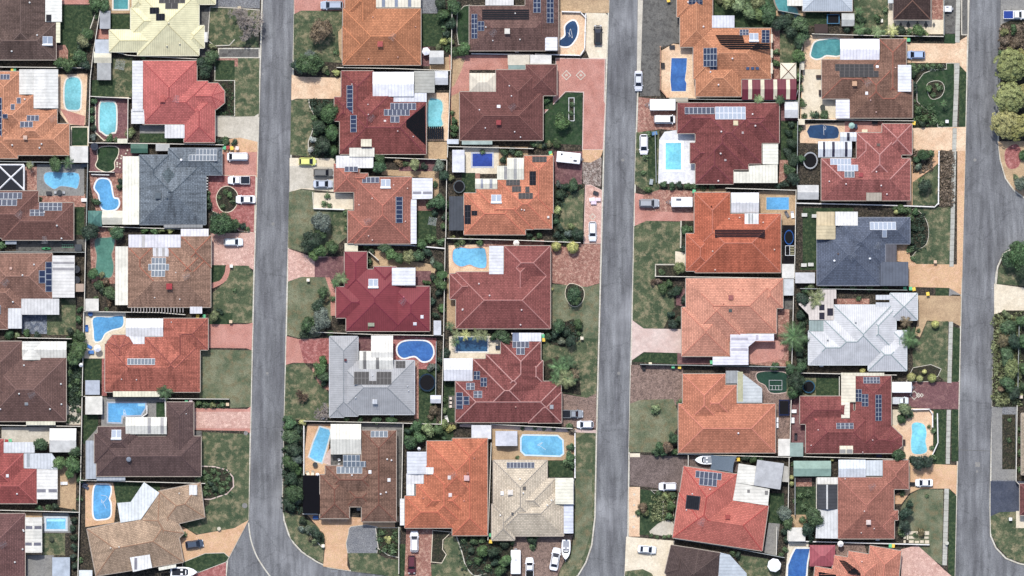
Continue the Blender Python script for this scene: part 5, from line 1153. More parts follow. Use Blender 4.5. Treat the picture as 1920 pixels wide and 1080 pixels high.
house('slate grey house with ribbed cream patio', 'slate grey tiled house with raised square centre and long ribbed cream patio', '78828a', [(261, 291, 316, 360), (261, 300, 386, 421), (316, 278, 416, 328), (330, 370, 386, 421)], mot=.75, cap='4a555e', gut='8a9298')
on_roof(cached('pyr', lambda: (lambda mb: ([mb.face([(3.6*math.cos(a), 3.6*math.sin(a), -.35), (3.6*math.cos(a+math.pi/2), 3.6*math.sin(a+math.pi/2), -.35), (0, 0, .55)]) for a in (0, math.pi/2, math.pi, 1.5*math.pi)], mb.mesh('raised_roof', M_tile))[1])(MB())), 'raised_roof', 316, 343, lin('66747a')[:3]+(.5,), dz=-.5)
patio((230, 293, 261, 421), 'efecd8', ridge='x', k=.88); solar(367, 279, 407, 302, 6, 2, 'g'); solar(354, 290, 367, 302, 2, 1, 'g'); evap(297, 367, '5c6870', 1.1); vent(340, 300, c='f8f8f8', s=1.3); vent(314, 371, c='5a6670'); chim(318, 358, '606c74', .6); pergola((373, 331, 390, 358), 5); ant(345, 330)
patio((307, 421, 380, 427), '9a9c9c')
house('beige house with red cooler', 'mottled beige brown tiled house with cream side patio, pale panels and red cooler', 'a4806a', [(240, 478, 395, 576), (240, 463, 286, 525), (314, 464, 391, 541), (339, 442, 396, 502), (351, 518, 395, 576)], mot=.6, cap='a06048')
patio((216, 462, 240, 572), 'f2eedc', ridge='x'); patio((241, 440, 339, 464), 'e6e4ea', strips=[(266, 441, 272, 463)], sc='c8c4c0', ridge='x', ribs='y'); patio((287, 464, 316, 481), 'e4e4e6', strips=[(292, 465, 297, 480), (304, 465, 309, 480)], sc='bcb8b4', ridge='x', ribs='y'); patio((339, 429, 391, 443), 'f0eef0')
solar(284, 483, 311, 495, 4, 1, 'g'); solar(278, 495, 317, 507, 6, 1, 'g'); solar(284, 507, 310, 519, 4, 1, 'g'); evap(318, 537, 'a83038', 1.1); vent(330, 511, 337, 561, 290, 558, c='e8e4e0', s=.6); ant(351, 518)
pergola((244, 576, 346, 586), 18, 'y', 'b8b0ac'); patio((356, 575, 379, 588), 'e8e8ec')
house('bright orange-red tiled house', 'bright orange red tiled house with octagonal corner, white patio and pale solar row', 'ba6a56', [(197, 645, 375, 735), (306, 597, 390, 656), (306, 597, 371, 735), [(200, 641), (211, 628), (238, 628), (250, 641), (250, 690), (200, 690)], (271, 632, 371, 735)], mot=.6, cap='8a4a40')
patio((236, 597, 306, 631), 'f8f8f6', 'gable'); patio([(241, 629), (271, 629), (271, 645), (250, 645)], 'f4f4f4', post=False); patio((212, 733, 300, 744), 'eeeacc'); solar(239, 672, 291, 684, 8, 1, 'g'); vent(228, 711, 290, 605, 321, 604, 256, 712, s=.6); 
house('long dark brown house with cream patio', 'long dark brown tiled house with cream patio over an L-shaped blue pool yard', '6a5450', [(181, 818, 377, 893), (177, 813, 230, 868), (183, 800, 257, 860), (312, 754, 363, 870)], mot=.35, cap='54403e')
patio((236, 782, 313, 814), 'f2f0e2', 'gable', strips=[(277, 783, 283, 813), (301, 783, 307, 813)], sc='b4b2b0', ribs='y'); hws(209, 806, 227, 825); dish(242, 861); vent(349, 776, s=.5); patio((161, 826, 181, 898), 'b4bcc4', z=2.3); patio((181, 893, 235, 901), 'b0b8c0', z=2.3)
house('sandy house with bent white patio', 'sandy beige tiled house set at an angle with bent white metal patio', 'b89c80', [[(163, 992), (326, 958), (344, 1054), (180, 1080)], [(297, 921), (376, 905), (384, 970), (300, 990)], [(299, 920), (345, 1000), (300, 1040), (262, 975)]], mot=.4, cap='9a7458')
for q in ([(220, 943), (245, 941), (264, 974), (226, 980)], [(245, 941), (270, 904), (299, 924), (264, 974)]): patio(q, 'e8eeee', 'flat', z=2.8, rise=.5)
patio([(244, 1045), (281, 1038), (286, 1064), (250, 1072)], 'f2f2ee', strips=[(252, 1046, 257, 1068)], sc='8a8a94', post=False); patio([(297, 1064), (330, 1058), (330, 1064), (298, 1070)], 'f0eedc'); patio((355, 909, 370, 928), 'f0f0ec', post=False); vent(208, 1027, 336, 925, 224, 1025, c='e8dccc', s=.8)
# ---- third column
house('orange house with striped cream patio', 'orange brown tiled house with cream patio with three grey stripes at top', 'be7c54', [(643, 16, 789, 122), (642, 50, 710, 118), (656, -60, 705, 100), (647, -60, 705, 30)], mot=.25, cap='c47c50')
patio((705, -12, 789, 14), 'efe8d2', strips=[(716, -11, 722, 13), (740, -11, 746, 13), (765, -11, 771, 13)], sc='8c98ac', ribs='y'); evap(713, 83, 'b0504a'); vent(699, 32, 691, 110, 746, 107, 779, 50, c='c89888', s=.7); ant(737, 70, .5)
house('red house with black east slope', 'mottled red tiled house with white gable patio and columns of blue solar panels', '925049', [(637, 190, 799, 289), (640, 133, 700, 260), (627, 182, 660, 227), (640, 170, 738, 285)], mot=.55, cap='7a383c')
patio((699, 135, 776, 181), 'f2f2f6', 'gable', ribs='y', k=.95); patio((738, 162, 800, 191), 'eaecf2', ribs='y'); patio((776, 133, 815, 174), 'b8b8ae', ribs='x'); patio((677, 260, 697, 275), 'f0e8cc'); patio((655, 276, 702, 294), 'eeeada')
solar(650, 160, 662, 216, 1, 7); solar(657, 216, 669, 248, 1, 4); solar(732, 193, 780, 206, 6, 1); solar(720, 205, 768, 217, 6, 1); solar(732, 218, 749, 230, 2, 1)
mat_(760, 195, 798, 280, 16, 'y', poly=[(797, 197), (798, 272), (762, 238), (762, 226)]); vent(660, 158, 690, 196, 691, 215, 775, 256, 746, 246, c='d8c0bc', s=.7); ant(697, 222, .3); sky(722, 227, 'd8c8c4', .6)
shed((815, 133, 840, 159), 'e0e2e4', 'pale grey flat shed', 'gable')
house('rosy brown house with garage wing', 'rosy brown tiled house with small front garage wing and six vertical blue panels', 'ac6e5c', [(664, 332, 772, 457), (626, 307, 674, 360), (652, 395, 725, 456), (640, 325, 690, 342)], mot=.3, cap='b86c58')
patio((630, 292, 700, 315), 'f4f2ee'); patio((773, 334, 811, 373), 'ecedf0', strips=[(774, 359, 790, 364), (793, 359, 810, 364)], sc='9a9aa4', ridge='y'); patio((770, 374, 781, 457), 'eceef4', ridge='y'); solar(646, 310, 671, 322, 3, 1); solar(679, 332, 711, 343, 4, 1); solar(742, 369, 755, 418, 1, 6); hws(714, 336, 732, 354); vent(738, 347, 764, 353, 760, 415, 691, 442, 698, 372, 673, 384, 698, 450, c='e8c8bc', s=.7); ant(690, 415)
shed((646, 456, 671, 472), 'f2e8c8', 'cream lean-to carport')
house('maroon metal-roofed house', 'maroon metal roofed house with white stepped patio and rooftop water heater', '863b41', [(735, 537, 806, 621), (646, 472, 688, 545), (630, 538, 700, 596), (649, 505, 757, 621), (701, 500, 743, 560)], 'metal', mot=0, cap='7a2c3a')
patio((735, 502, 779, 535), 'eef0f4', ridge='y'); hws(691, 523, 709, 541); vent(757, 557, c='c06070'); sky(778, 607, 'f0f0f4', .9); sky(791, 594, 'f0f0f4', .9); ant(756, 565, .4); patio((690, 604, 702, 612), 'a0a890', post=False)
house('pale grey metal-roofed house', 'pale grey metal roofed house with cream patio and wide black solar array', 'b4b5b6', [(632, 676, 777, 777), (618, 631, 671, 780), (618, 722, 645, 782)], 'metal', mot=0, cap='94989a', gut='c8ccce', k=.8)
patio((696, 629, 737, 692), 'f5f2e6', 'gable', 'x', post=False); patio((674, 658, 737, 693), 'f2f0e4', 'gable', 'x', strips=[(681, 659, 687, 692), (705, 659, 711, 692)], sc='8a8884', ribs='y', z=2.9)
solar(664, 697, 692, 721, 4, 2, 'k'); solar(692, 714, 706, 721, 2, 1, 'k'); solar(706, 697, 734, 721, 4, 2, 'k'); solar(742, 677, 760, 690, 3, 2, 'k'); chim(648, 675, '6c4044', .7); vent(764, 724, 766, 733, 667, 746, 699, 704, c='c8ccd0', s=.7); evap(703, 753, 'd4d8dc', .9); ant(703, 748, 1)
house('weathered brown corner house', 'weathered brown tiled house with cream gable patio and rows of pale solar panels', '8c6a58', [(678, 807, 743, 978), (610, 873, 706, 926), (600, 890, 655, 972), (650, 915, 697, 950)], mot=.6, cap='7a4c3c')
patio((620, 795, 677, 852), 'f2efe0', 'gable'); solar(695, 808, 727, 820, 4, 1, 'g'); solar(643, 853, 675, 865, 4, 1, 'g'); solar(643, 865, 691, 876, 6, 1, 'g'); solar(631, 875, 679, 888, 6, 1, 'g'); patio((643, 853, 692, 874), '8a5e4c', z=2.5, post=False); sky(729, 900, 'f8f8f8', .9); sky(694, 885, 'f4f4f4', .9); vent(726, 861, 714, 926, 724, 923, 660, 891, 734, 863, c='ece6e2'); sky(672, 955, '3a4048', .9); patio((682, 968, 748, 979), '4a4440', z=2.2)
house('coral orange house with stepped white patios', 'coral orange tiled house with stepped white side patios and a maroon vehicle in front', 'ce7a56', [(848, 822, 914, 1004), (800, 827, 912, 950), (759, 930, 850, 990), (780, 907, 880, 970), (795, 870, 870, 985)], mot=.3, cap='c4684a')
patio((763, 847, 800, 889), 'e2e6ec', 'gable', 'y', rise=.4); patio((762, 888, 794, 907), 'eeeeee'); patio((762, 905, 777, 929), 'f0f0ec'); patio((799, 876, 813, 889), 'f4f4f4', post=False); patio((750, 935, 758, 985), 'f0f0ee', ridge='y'); evap(875, 896, 'dcb4b0'); sky(843, 895, 'e8dcd8'); sky(844, 928, 'ece0dc'); vent(889, 859, 794, 934, 870, 939, c='d09080', s=.7); chim(877, 887, 'b07060', .6); ant(849, 890)
house('pale cream tiled house', 'pale cream tiled house with dotted ridge capping, black panel row and cream side patio', 'd8c8ae', [(925, 863, 1026, 1000), (940, 897, 1042, 980), (930, 920, 1057, 1005), (922, 945, 965, 1013), (1000, 945, 1057, 1005)], mot=.1, cap='9c9284', k=.95)
patio((1041, 896, 1075, 945), 'f4f0da', ridge='y'); patio((1057, 945, 1075, 1000), 'dfe4f0', ridge='y'); solar(950, 867, 1002, 878, 8, 1, 's'); evap(957, 923, 'e4dcd0'); sky(942, 925, 'f8f8f8'); sky(983, 915, '686460', .9); sky(961, 963, '5a5a5c', .7); vent(975, 898, 981, 924, 1026, 947, 938, 966, 1034, 938, c='f0ece4')
# ---- fourth column
house('brown house with black roof mat', 'brown tiled house with black heating mat and blue panel columns beside dark pool', '7a5c54', [(880, 11, 1046, 95), (985, -60, 1047, 95)], mot=.6, cap='6a4a44')
patio((910, -12, 963, 10), 'e8e6e2'); patio((1022, 70, 1045, 95), 'f4f4f8', ridge='y'); mat_(904, 17, 992, 37, 5, color='24262c'); solar(884, 26, 895, 72, 2, 5); solar(896, 40, 908, 58, 2, 2); solar(1000, -4, 1014, 24, 2, 3); solar(1025, -4, 1038, 43, 2, 5); evap(951, 59, 'e0dcd0'); vent(911, 51, 924, 76, 975, 74, 966, 25, c='e8e4e0', s=.7); ant(925, 62, .3)
house('russet house with diamond-patterned red drive', 'russet brown tiled house with cream hip patio beside red brick drive with diamonds', '7a4e48', [(862, 172, 1018, 263), (930, 131, 1012, 240), (986, 121, 1044, 179)], mot=.25, cap='7a5048')
patio((880, 137, 930, 172), 'eadfc8', 'hip'); evap(935, 230, 'a03c40', .9); sky(935, 200, 'f0f0f4', .9); vent(899, 206, 959, 180, 910, 240, 965, 247, 976, 257, 955, 161, c='e8e0e0', s=.7); ant(961, 201, .2); shed((952, 103, 993, 122), 'eae0c8', 'cream flat garden shed', z=2.3); shed((953, 121, 986, 132), '98b0a8', 'pale green lean-to shed', z=2.3); shed((994, 103, 1034, 121), 'f4f2ea', 'white garden shed', z=2.3)
house('orange house with black solar groups', 'bright orange tiled house with six black solar groups and striped cream patios', 'd28462', [(870, 362, 985, 440), (983, 292, 1037, 400), (893, 355, 1000, 430), (933, 337, 1035, 429)], mot=.35, cap='c87054')
patio((932, 311, 952, 337), 'f0eed8', strips=[(945, 312, 951, 336)], sc='a8a8a8', ribs='y'); patio((951, 296, 982, 337), 'f2f0dc', 'gable', 'x', strips=[(963, 297, 969, 336)], sc='b8b8b4', ribs='y'); patio((891, 335, 932, 354), 'f4f2dc', 'gable', 'x', strips=[(901, 336, 906, 353), (918, 336, 923, 353)], sc='a8acb8', ribs='y')
solar(998, 293, 1025, 304, 4, 2, 'k'); solar(993, 321, 1005, 347, 2, 3, 'k'); solar(949, 337, 975, 348, 4, 2, 'k'); solar(960, 349, 977, 360, 3, 2, 'k'); solar(985, 350, 993, 361, 1, 2, 'k'); solar(972, 362, 999, 373, 4, 2, 'k'); solar(871, 384, 883, 420, 2, 3, 'k'); solar(884, 395, 895, 404, 2, 1, 'k'); hws(921, 365, 940, 382); vent(978, 393, 983, 394, 1028, 406, c='f0e4dc', s=.7); chim(1028, 407, 'e8e0d8', .6)
awn_open((842, 368, 870, 432), '4c525a', 'dark grey flat carport', mat=M_metal)
house('dusty red house', 'dusty red tiled house with white side patio beside kidney-shaped light blue pool', '955650', [(855, 510, 1032, 616), (843, 513, 900, 561), (945, 461, 1032, 525), (945, 480, 1006, 600)], mot=.35, cap='b07870')
patio((917, 461, 944, 514), 'eceef2', ridge='y'); vent(918, 554, 867, 581, 978, 581, 976, 609, 898, 532, c='e0c8c4'); sky(868, 580, 'c8b8b4', .5)
house('red house with small panel blocks', 'deep red tiled house with seven small blue panel blocks and zigzag hips', '8e514c', [(854, 715, 1052, 792), (939, 640, 1014, 770), (911, 664, 1014, 764), (887, 673, 1014, 791), (990, 735, 1053, 793), (992, 676, 1018, 718)], mot=.6, cap='b88880')
patio((832, 672, 886, 714), 'f4f4f8', 'gable', ribs='y'); patio((973, 624, 1015, 640), 'f0f2f6'); patio((961, 624, 973, 640), '8c98b0', post=False); solar(961, 640, 992, 652, 4, 1, 's'); solar(968, 652, 984, 665, 2, 1, 's'); solar(888, 696, 900, 712, 2, 2, 's'); solar(901, 708, 913, 725, 2, 2, 's'); solar(874, 718, 890, 731, 2, 2, 's'); solar(888, 733, 904, 746, 2, 2, 's'); solar(855, 736, 868, 767, 1, 4, 's'); solar(869, 743, 880, 759, 1, 2, 's'); sky(1034, 763, 'a8acb0', 1.1); vent(967, 763, 912, 726, c='c09080', s=.8)
# ---- fifth column
house('orange house with three small skylights', 'light orange tiled house with wide black pool heating tubes and three small skylights', 'cc8860', [(1275, -40, 1336, 88), (1269, -40, 1336, 32), (1300, 53, 1446, 148), (1304, 112, 1390, 181)], mot=.25, cap='c88860')
patio((1335, 29, 1377, 52), 'e4e6ee'); mat_(1340, 65, 1444, 93, 7, poly=[(1341, 65), (1392, 66), (1396, 80), (1443, 81), (1443, 93), (1368, 93), (1352, 84)]); solar(1291, -4, 1317, 8, 4, 2); solar(1319, 90, 1344, 125, 4, 3, 's'); solar(1331, 125, 1344, 133, 2, 1, 's'); solar(1387, 55, 1404, 66, 3, 2); solar(1428, 56, 1443, 80, 2, 4); hws(1405, 62, 1422, 79)
for x in (1402, 1411, 1420): sky(x, 128, '4c6488', .8)
vent(1373, 110, 1332, 135, 1319, 50, 1347, 159, 1290, 4, c='f0e4e0')
patio((1445, 64, 1449, 80), 'f0e8cc', post=False); patio((1445, 92, 1449, 108), 'f0e8cc', post=False); patio((1445, 118, 1449, 138), 'f0e8cc', post=False)
awn_open((1391, 148, 1493, 187), '7c3442', 'maroon and cream striped gable carport', kind='gable', strips=[(1403, 149, 1410, 186), (1426, 149, 1433, 186), (1450, 149, 1457, 186), (1474, 149, 1481, 186)], sc='f0e8c8', ribs='y')
house('burgundy house', 'burgundy red tiled house with cream stepped patio beside a white pool deck', '8b4c48', [(1270, 193, 1461, 250), (1370, 195, 1461, 268), (1304, 193, 1428, 307), (1304, 198, 1403, 318), (1304, 240, 1375, 345), (1294, 268, 1340, 306)], mot=.45, cap='7a3c40')
patio((1430, 270, 1459, 308), 'f6f4e2', ridge='y'); patio([(1376, 322), (1404, 322), (1404, 311), (1458, 308), (1458, 343), (1376, 343)], 'f2efdc', ribs='y'); solar(1284, 201, 1340, 214, 7, 1, 's'); solar(1341, 200, 1398, 224, 7, 2, 'w'); evap(1379, 231, 'e0d0a8', .9); vent(1352, 247, 1351, 288, 1347, 339, 1411, 214, 1416, 236, c='e8dcd8'); sky(1392, 249, 'c8b8b4', .6); sky(1360, 300, 'c8b8b4', .6)
house('orange red house with black roof strip', 'orange red tiled house with long black heating strip beside rectangular blue pool', 'c46a4a', [(1303, 401, 1464, 511), (1302, 361, 1369, 470), (1286, 438, 1340, 508)], mot=.35, cap='ba7058')
patio((1371, 361, 1423, 399), 'f4f4f4', 'gable', ribs='y'); patio((1396, 400, 1422, 420), 'f4f4f2', strips=[(1403, 401, 1407, 419), (1409, 401, 1412, 419)], sc='b0b4b0', ribs='y'); mat_(1340, 430, 1434, 445, 5, color='2e2228'); vent(1336, 471, 1452, 468, 1341, 506, 1367, 410, 1387, 408, 1431, 417, c='e4c4b4', s=.8); chim(1334, 387, '5a2c28', .4)
house('peach salmon house', 'light peach salmon tiled house with L-shaped white patio and round brick court', 'da967a', [(1286, 522, 1456, 625), (1278, 576, 1368, 668), (1420, 522, 1468, 578), (1286, 526, 1400, 640)], mot=.12, cap='c07860')
patio([(1369, 626), (1451, 626), (1451, 639), (1416, 639), (1403, 650), (1403, 684), (1336, 684), (1336, 669), (1369, 669)], 'eceaf2', strips=[(1371, 633, 1402, 638), (1371, 653, 1402, 658), (1417, 628, 1422, 638)], sc='c0bcc8', ribs='x'); evap(1370, 558, 'a05c58', .9); sky(1369, 582, '5c6864', .9); vent(1393, 543, 1356, 570, 1384, 543, c='b87060', s=.6)
house('coral house with clipped grey-white patio', 'coral tiled house with angled grey and white patio beside a green putting lawn', 'cc8161', [(1272, 757, 1454, 849), (1280, 701, 1360, 800), (1300, 722, 1381, 790)], mot=.25, cap='cc7c64')
patio((1361, 695, 1382, 719), 'a8acac'); patio([(1382, 695), (1388, 697), (1429, 728), (1429, 755), (1382, 755)], 'ccd2d2', strips=[(1383, 697, 1393, 753)], sc='c4c29a', ribs='x'); vent(1384, 812, c='f4f0f0', s=.9)
house('scarlet house set at an angle', 'scarlet tiled house set at an angle with black square panel and grey gable shed', 'ca7060', [[(1282, 874), (1382, 889), (1362, 1023), (1261, 1008)], [(1273, 924), (1441, 948), (1429, 1033), (1261, 1008)]], mot=.06, cap='b04840')
solar(1304, 885, 1353, 898, 6, 1, 's', -6); solar(1311, 897, 1344, 911, 4, 1, 's', -6); solar(1286, 929, 1312, 955, 1, 1, 'k', -6, 'pool_heating_panel'); evap(1364, 969, 'a84840', .9); vent(1298, 926, 1331, 917, 1287, 956, c='f0e0dc', s=.7); ant(1315, 978, .6)
patio([(1385, 869), (1418, 874), (1413, 910), (1380, 905)], 'f0ede0', ribs='x'); patio([(1380, 905), (1443, 917), (1440, 948), (1374, 938)], 'eeebde', strips=[(1401, 918, 1406, 924), (1434, 920, 1440, 928)], sc='8c8a86', ribs='x')
shed([(1420, 862), (1470, 869), (1463, 918), (1413, 910)], 'c8cacc', 'large pale grey gable shed', z=2.9); shed([(1470, 873), (1478, 875), (1478, 904), (1466, 903)], 'c8c4b8', 'narrow grey lean-to shed', z=2.2)
house('dark brown house cut by bottom edge', 'dark brown tiled house at the bottom edge with angled pale blue patio', '5c4c48', [[(1259, 1022), (1310, 1030), (1352, 1037), (1340, 1130), (1243, 1115)], [(1246, 1074), (1258, 1023), (1300, 1028), (1290, 1120)]], mot=.35, cap='54443e')
patio([(1350, 1036), (1368, 1040), (1400, 1075), (1400, 1110), (1345, 1110)], 'c4ced6', ribs='x')
# ---- sixth column
house('near-black brown house at top right', 'near black brown tiled house on patterned tan paving at top edge', '4c3c38', [(1675, -60, 1745, 37)], mot=.5, cap='7a5848'); patio((1665, -12, 1675, 6), 'd8dcd8')
house('pale metal-roofed house at the top edge', 'pale silver metal roofed house cut by the top edge beside a lagoon pool', 'c4ccd2', [(1505, -60, 1598, 21)], 'metal', mot=0, cap='b0b8be', k=.9); patio((1476, -10, 1505, 11), 'f4efe0', ribs='y'); shed((1578, 25, 1602, 49), 'd0d2cc', 'pale grey gable shed', 'gable')
house('brown house with long black panels', 'brown terracotta tiled house with white gable patios and long black panel rows', '8e6a58', [(1541, 112, 1650, 185), (1648, 73, 1699, 190), (1593, 150, 1711, 221), (1593, 112, 1690, 221)], mot=.5, cap='9a5c48')
patio((1575, 73, 1649, 112), 'f0eef8', 'gable', ribs='y', k=.95); patio((1683, 122, 1708, 172), 'eceef2', ridge='y'); patio((1567, 187, 1593, 222), 'f0f0fa', ridge='y'); solar(1566, 120, 1638, 133, 8, 2, 'k'); solar(1574, 133, 1647, 145, 8, 2, 'k'); evap(1602, 157, 'd0a480', .9); sky(1645, 125, 'f8f8fc', .7); sky(1625, 175, 'f8f8fc', .8); vent(1632, 188, 1679, 127, 1643, 210, c='d8b0a4', s=.7); ant(1627, 156)
house('coral red house with striped patio', 'coral red tiled house with white striped patio, pale solar rows and grey flat box', 'a9645c', [(1540, 297, 1707, 376), (1654, 232, 1710, 290), (1607, 249, 1690, 350), (1665, 318, 1706, 376), (1606, 249, 1641, 300)], mot=.55, cap='c08880')
patio((1534, 265, 1597, 295), 'e2e6ea', 'gable', strips=[(1543, 266, 1547, 294), (1560, 266, 1565, 294), (1584, 266, 1589, 294)], sc='3c3c50', ribs='y'); patio((1575, 248, 1606, 265), 'e4e8ec', 'gable', strips=[(1588, 249, 1593, 264)], sc='3c3c50', ribs='y'); patio((1624, 360, 1653, 377), 'b0a696', z=3.2, post=False); solar(1557, 297, 1596, 309, 6, 1, 'w'); solar(1570, 309, 1609, 321, 6, 1, 'w'); solar(1583, 321, 1602, 333, 3, 1, 'g'); evap(1614, 328, 'a84448', .8); vent(1652, 348, 1663, 364, 1555, 340, 1586, 345, 1643, 322, c='f0dcd8', s=.8); sky(1647, 272, '5a4c44', .9)
house('dark blue-grey tiled house', 'dark blue grey tiled house with tan slatted patio, white patio and pale panels', '626b7c', [(1532, 422, 1651, 535), (1590, 408, 1706, 457), (1565, 408, 1660, 500)], mot=.3, cap='545c6c', gut='8a8e98')
patio((1531, 397, 1565, 423), 'e2cfa6'); patio((1566, 397, 1608, 423), 'f8f6f0'); patio((1530, 423, 1566, 449), 'dccba2', 'gable', 'y'); patio((1651, 491, 1703, 536), '646c7a', z=2.9); patio((1658, 457, 1681, 491), '64646c', z=2.5); solar(1631, 416, 1680, 431, 6, 1, 'w'); solar(1654, 431, 1663, 445, 1, 1, 'w'); vent(1564, 489, 1631, 485, c='f0f4f8', s=1.1); ant(1597, 481, .2); ant(1645, 461, .8); chim(1571, 476, '6a5850', .4)
house('large white metal-roofed house', 'large white metal roofed house with zigzag hips and tan patio with black squares', 'dadbdc', [(1516, 620, 1628, 684), (1543, 598, 1650, 684), (1563, 572, 1672, 684), (1612, 577, 1680, 660), (1669, 550, 1720, 600), (1628, 635, 1700, 695), (1673, 620, 1700, 690)], 'metal', mot=0, cap='9cacac', gut='d8e0e0', k=.78)
patio([(1497, 570), (1540, 543), (1568, 543), (1568, 560), (1563, 560), (1563, 600), (1517, 600), (1516, 590)], 'ddd2c8', strips=[(1536, 571, 1546, 582), (1536, 586, 1546, 599), (1551, 578, 1562, 592)], sc='2c2c3c', ribs='y'); patio((1517, 600, 1544, 621), '9aaca8', ribs='y'); patio((1642, 553, 1669, 562), 'd8dce0', post=False); patio((1642, 567, 1669, 576), 'd8dce0', post=False); vent(1604, 605, 1552, 638, c='7c848c', s=.8)
house('dull red house beside bright cyan pool', 'dull red tiled house with octagonal end beside bright cyan pool and cream patio strip', '93524d', [(1511, 770, 1640, 850), (1500, 743, 1600, 795), (1604, 705, 1671, 849), [(1620, 799), (1672, 799), (1692, 818), (1692, 836), (1676, 850), (1620, 850)]], mot=.45, cap='7c3c3c')
patio((1577, 703, 1604, 754), 'efe6cc', ridge='y'); patio((1577, 754, 1593, 784), 'f2ead4', ridge='y'); patio((1577, 699, 1658, 705), 'ece6cc', post=False); patio((1574, 835, 1599, 851), 'f2e8cc', 'gable', strips=[(1575, 842, 1585, 850), (1588, 842, 1598, 850)], sc='b8b4ac', ribs='y'); solar(1619, 707, 1650, 719, 5, 2, 's'); solar(1604, 730, 1616, 753, 2, 3, 's'); solar(1616, 739, 1628, 762, 2, 3, 's'); solar(1641, 740, 1653, 789, 2, 6, 's'); solar(1568, 793, 1600, 804, 4, 2, 's'); sky(1530, 787, 'b0504c', .6); vent(1534, 806, 1521, 835, 1618, 848, 1636, 825, c='d8b8b4', s=.7)
house('rose brown house', 'rose brown tiled house with white carport roofs and a lawn with pale stepping stones', 'aa6e5c', [(1571, 895, 1676, 1010), (1655, 863, 1704, 917), (1640, 957, 1684, 975), (1625, 965, 1677, 1010)], mot=.3, cap='a86858')
patio((1572, 862, 1623, 895), 'e2e8ec', 'gable', ribs='y'); patio((1623, 863, 1655, 892), 'd8e0e4', ribs='y'); patio((1532, 895, 1571, 908), 'eeeade', post=False); patio((1532, 908, 1571, 955), '4e5054', 'gable', 'y', z=2.6, strips=[(1549, 908, 1552, 955)], sc='e0e0dc'); patio([(1532, 955), (1571, 955), (1571, 1010), (1529, 1009)], 'e0e2e0', ribs='y'); evap(1628, 979, 'dcc8c0', .9); vent(1585, 898, 1639, 991, 1615, 999, 1620, 958, c='e0ccc4', s=.7); ant(1635, 912)
house('orange house cut by bottom edge', 'orange tiled house at the bottom edge with black tube heaters and pink gazebo', 'd2886e', [[(1631, 1023), (1690, 1033), (1681, 1130), (1622, 1120)], [(1591, 1033), (1660, 1044), (1650, 1130), (1580, 1120)], [(1565, 1041), (1620, 1050), (1605, 1130), (1550, 1120)], [(1528, 1062), (1590, 1072), (1580, 1130), (1522, 1130)]], mot=.25, cap='cc7c64')
mat_(1570, 1048, 1614, 1080, 8, poly=[(1573, 1050), (1585, 1052), (1614, 1073), (1613, 1079), (1590, 1074)]); mat_(1535, 1072, 1570, 1100, 6, poly=[(1535, 1072), (1568, 1078), (1568, 1100), (1535, 1100)]); vent(1616, 1053, c='e8b8a8')
for bl, sh, lb, c in (((1912, 907, 1990, 966), 'brown house at the right edge', 'brown tiled house roof just showing at the right edge', '7c4c48'), ((1915, 775, 1990, 890), 'tan house at the right edge', 'tan roofed house at right edge behind a clipped hedge row', 'b0a088')): house(sh, lb, c, [bl])

# ---- sheds, gazebos, carports
rt = empty('gazebo', P(23, 332)); o = patio((-4, 309, 46, 357), '34363c', 'hip', z=2.4, parent=rt, name='netting_roof', mat=M_fab, post=False, rise=.6)
for a, b in (((-3, 310), (45, 356)), ((45, 310), (-3, 356)), ((45, 309), (45, 357)), ((-3, 309), (45, 309))):
    m = MB(); A, B = P(*a, 2.45), P(*b, 2.45); mid = (A+B)/2
    if a[0] != b[0] and a[1] != b[1]: mid.z = 3.02; pr = ((A, mid), (mid, B))
    else: pr = ((A, B),)
    for u, v in pr: m.tube(u-rt.location+Vector((0, 0, .05)), v-rt.location+Vector((0, 0, .05)), .2, n=4)
    m.obj('beam', M_whitec, rt)
tag(rt, 'black netted gazebo with white cross beams by the left edge', 'gazebo')
rt = empty('gazebo', P(1478, 133)); patio((1463, 118, 1493, 150), 'f2e8cc', 'hip', z=2.4, parent=rt, name='canvas_roof', mat=M_fab, post=False, rise=.5)
for a, b in (((1464, 119), (1492, 149)), ((1492, 119), (1464, 149))):
    A, B = P(*a, 2.47), P(*b, 2.47); mid = (A+B)/2; mid.z = 2.97; m = MB(); m.tube(A-rt.location, mid-rt.location, .09, n=4); m.tube(mid-rt.location, B-rt.location, .09, n=4); m.obj('seam_band', M_fab, rt, color=lin('8a6a58'))
for sx in (-1, 1):
    for sy in (-1, 1): m = MB(); m.box(sx*1.75-.04, sy*1.85-.04, LAND, sx*1.75+.04, sy*1.85+.04, 2.4); m.obj('post', M_paint, rt, color=lin('e6e4dc'))
tag(rt, 'square cream gazebo with brown diagonal bands above the striped carport', 'gazebo')
awn_open((1518, 1022, 1566, 1062), 'b45c64', 'dusty pink hip roofed gazebo', 'gazebo', 'gazebo', 'hip', rise=1.1)
awn_open((568, 891, 600, 963), '121218', 'long black shade cloth roof', 'shade_structure', 'shade structure', mat=M_fab)
awn_open((165, 395, 191, 424), '5a8a80', 'teal hip roofed gazebo', 'gazebo', 'gazebo', 'hip', rise=1.0)
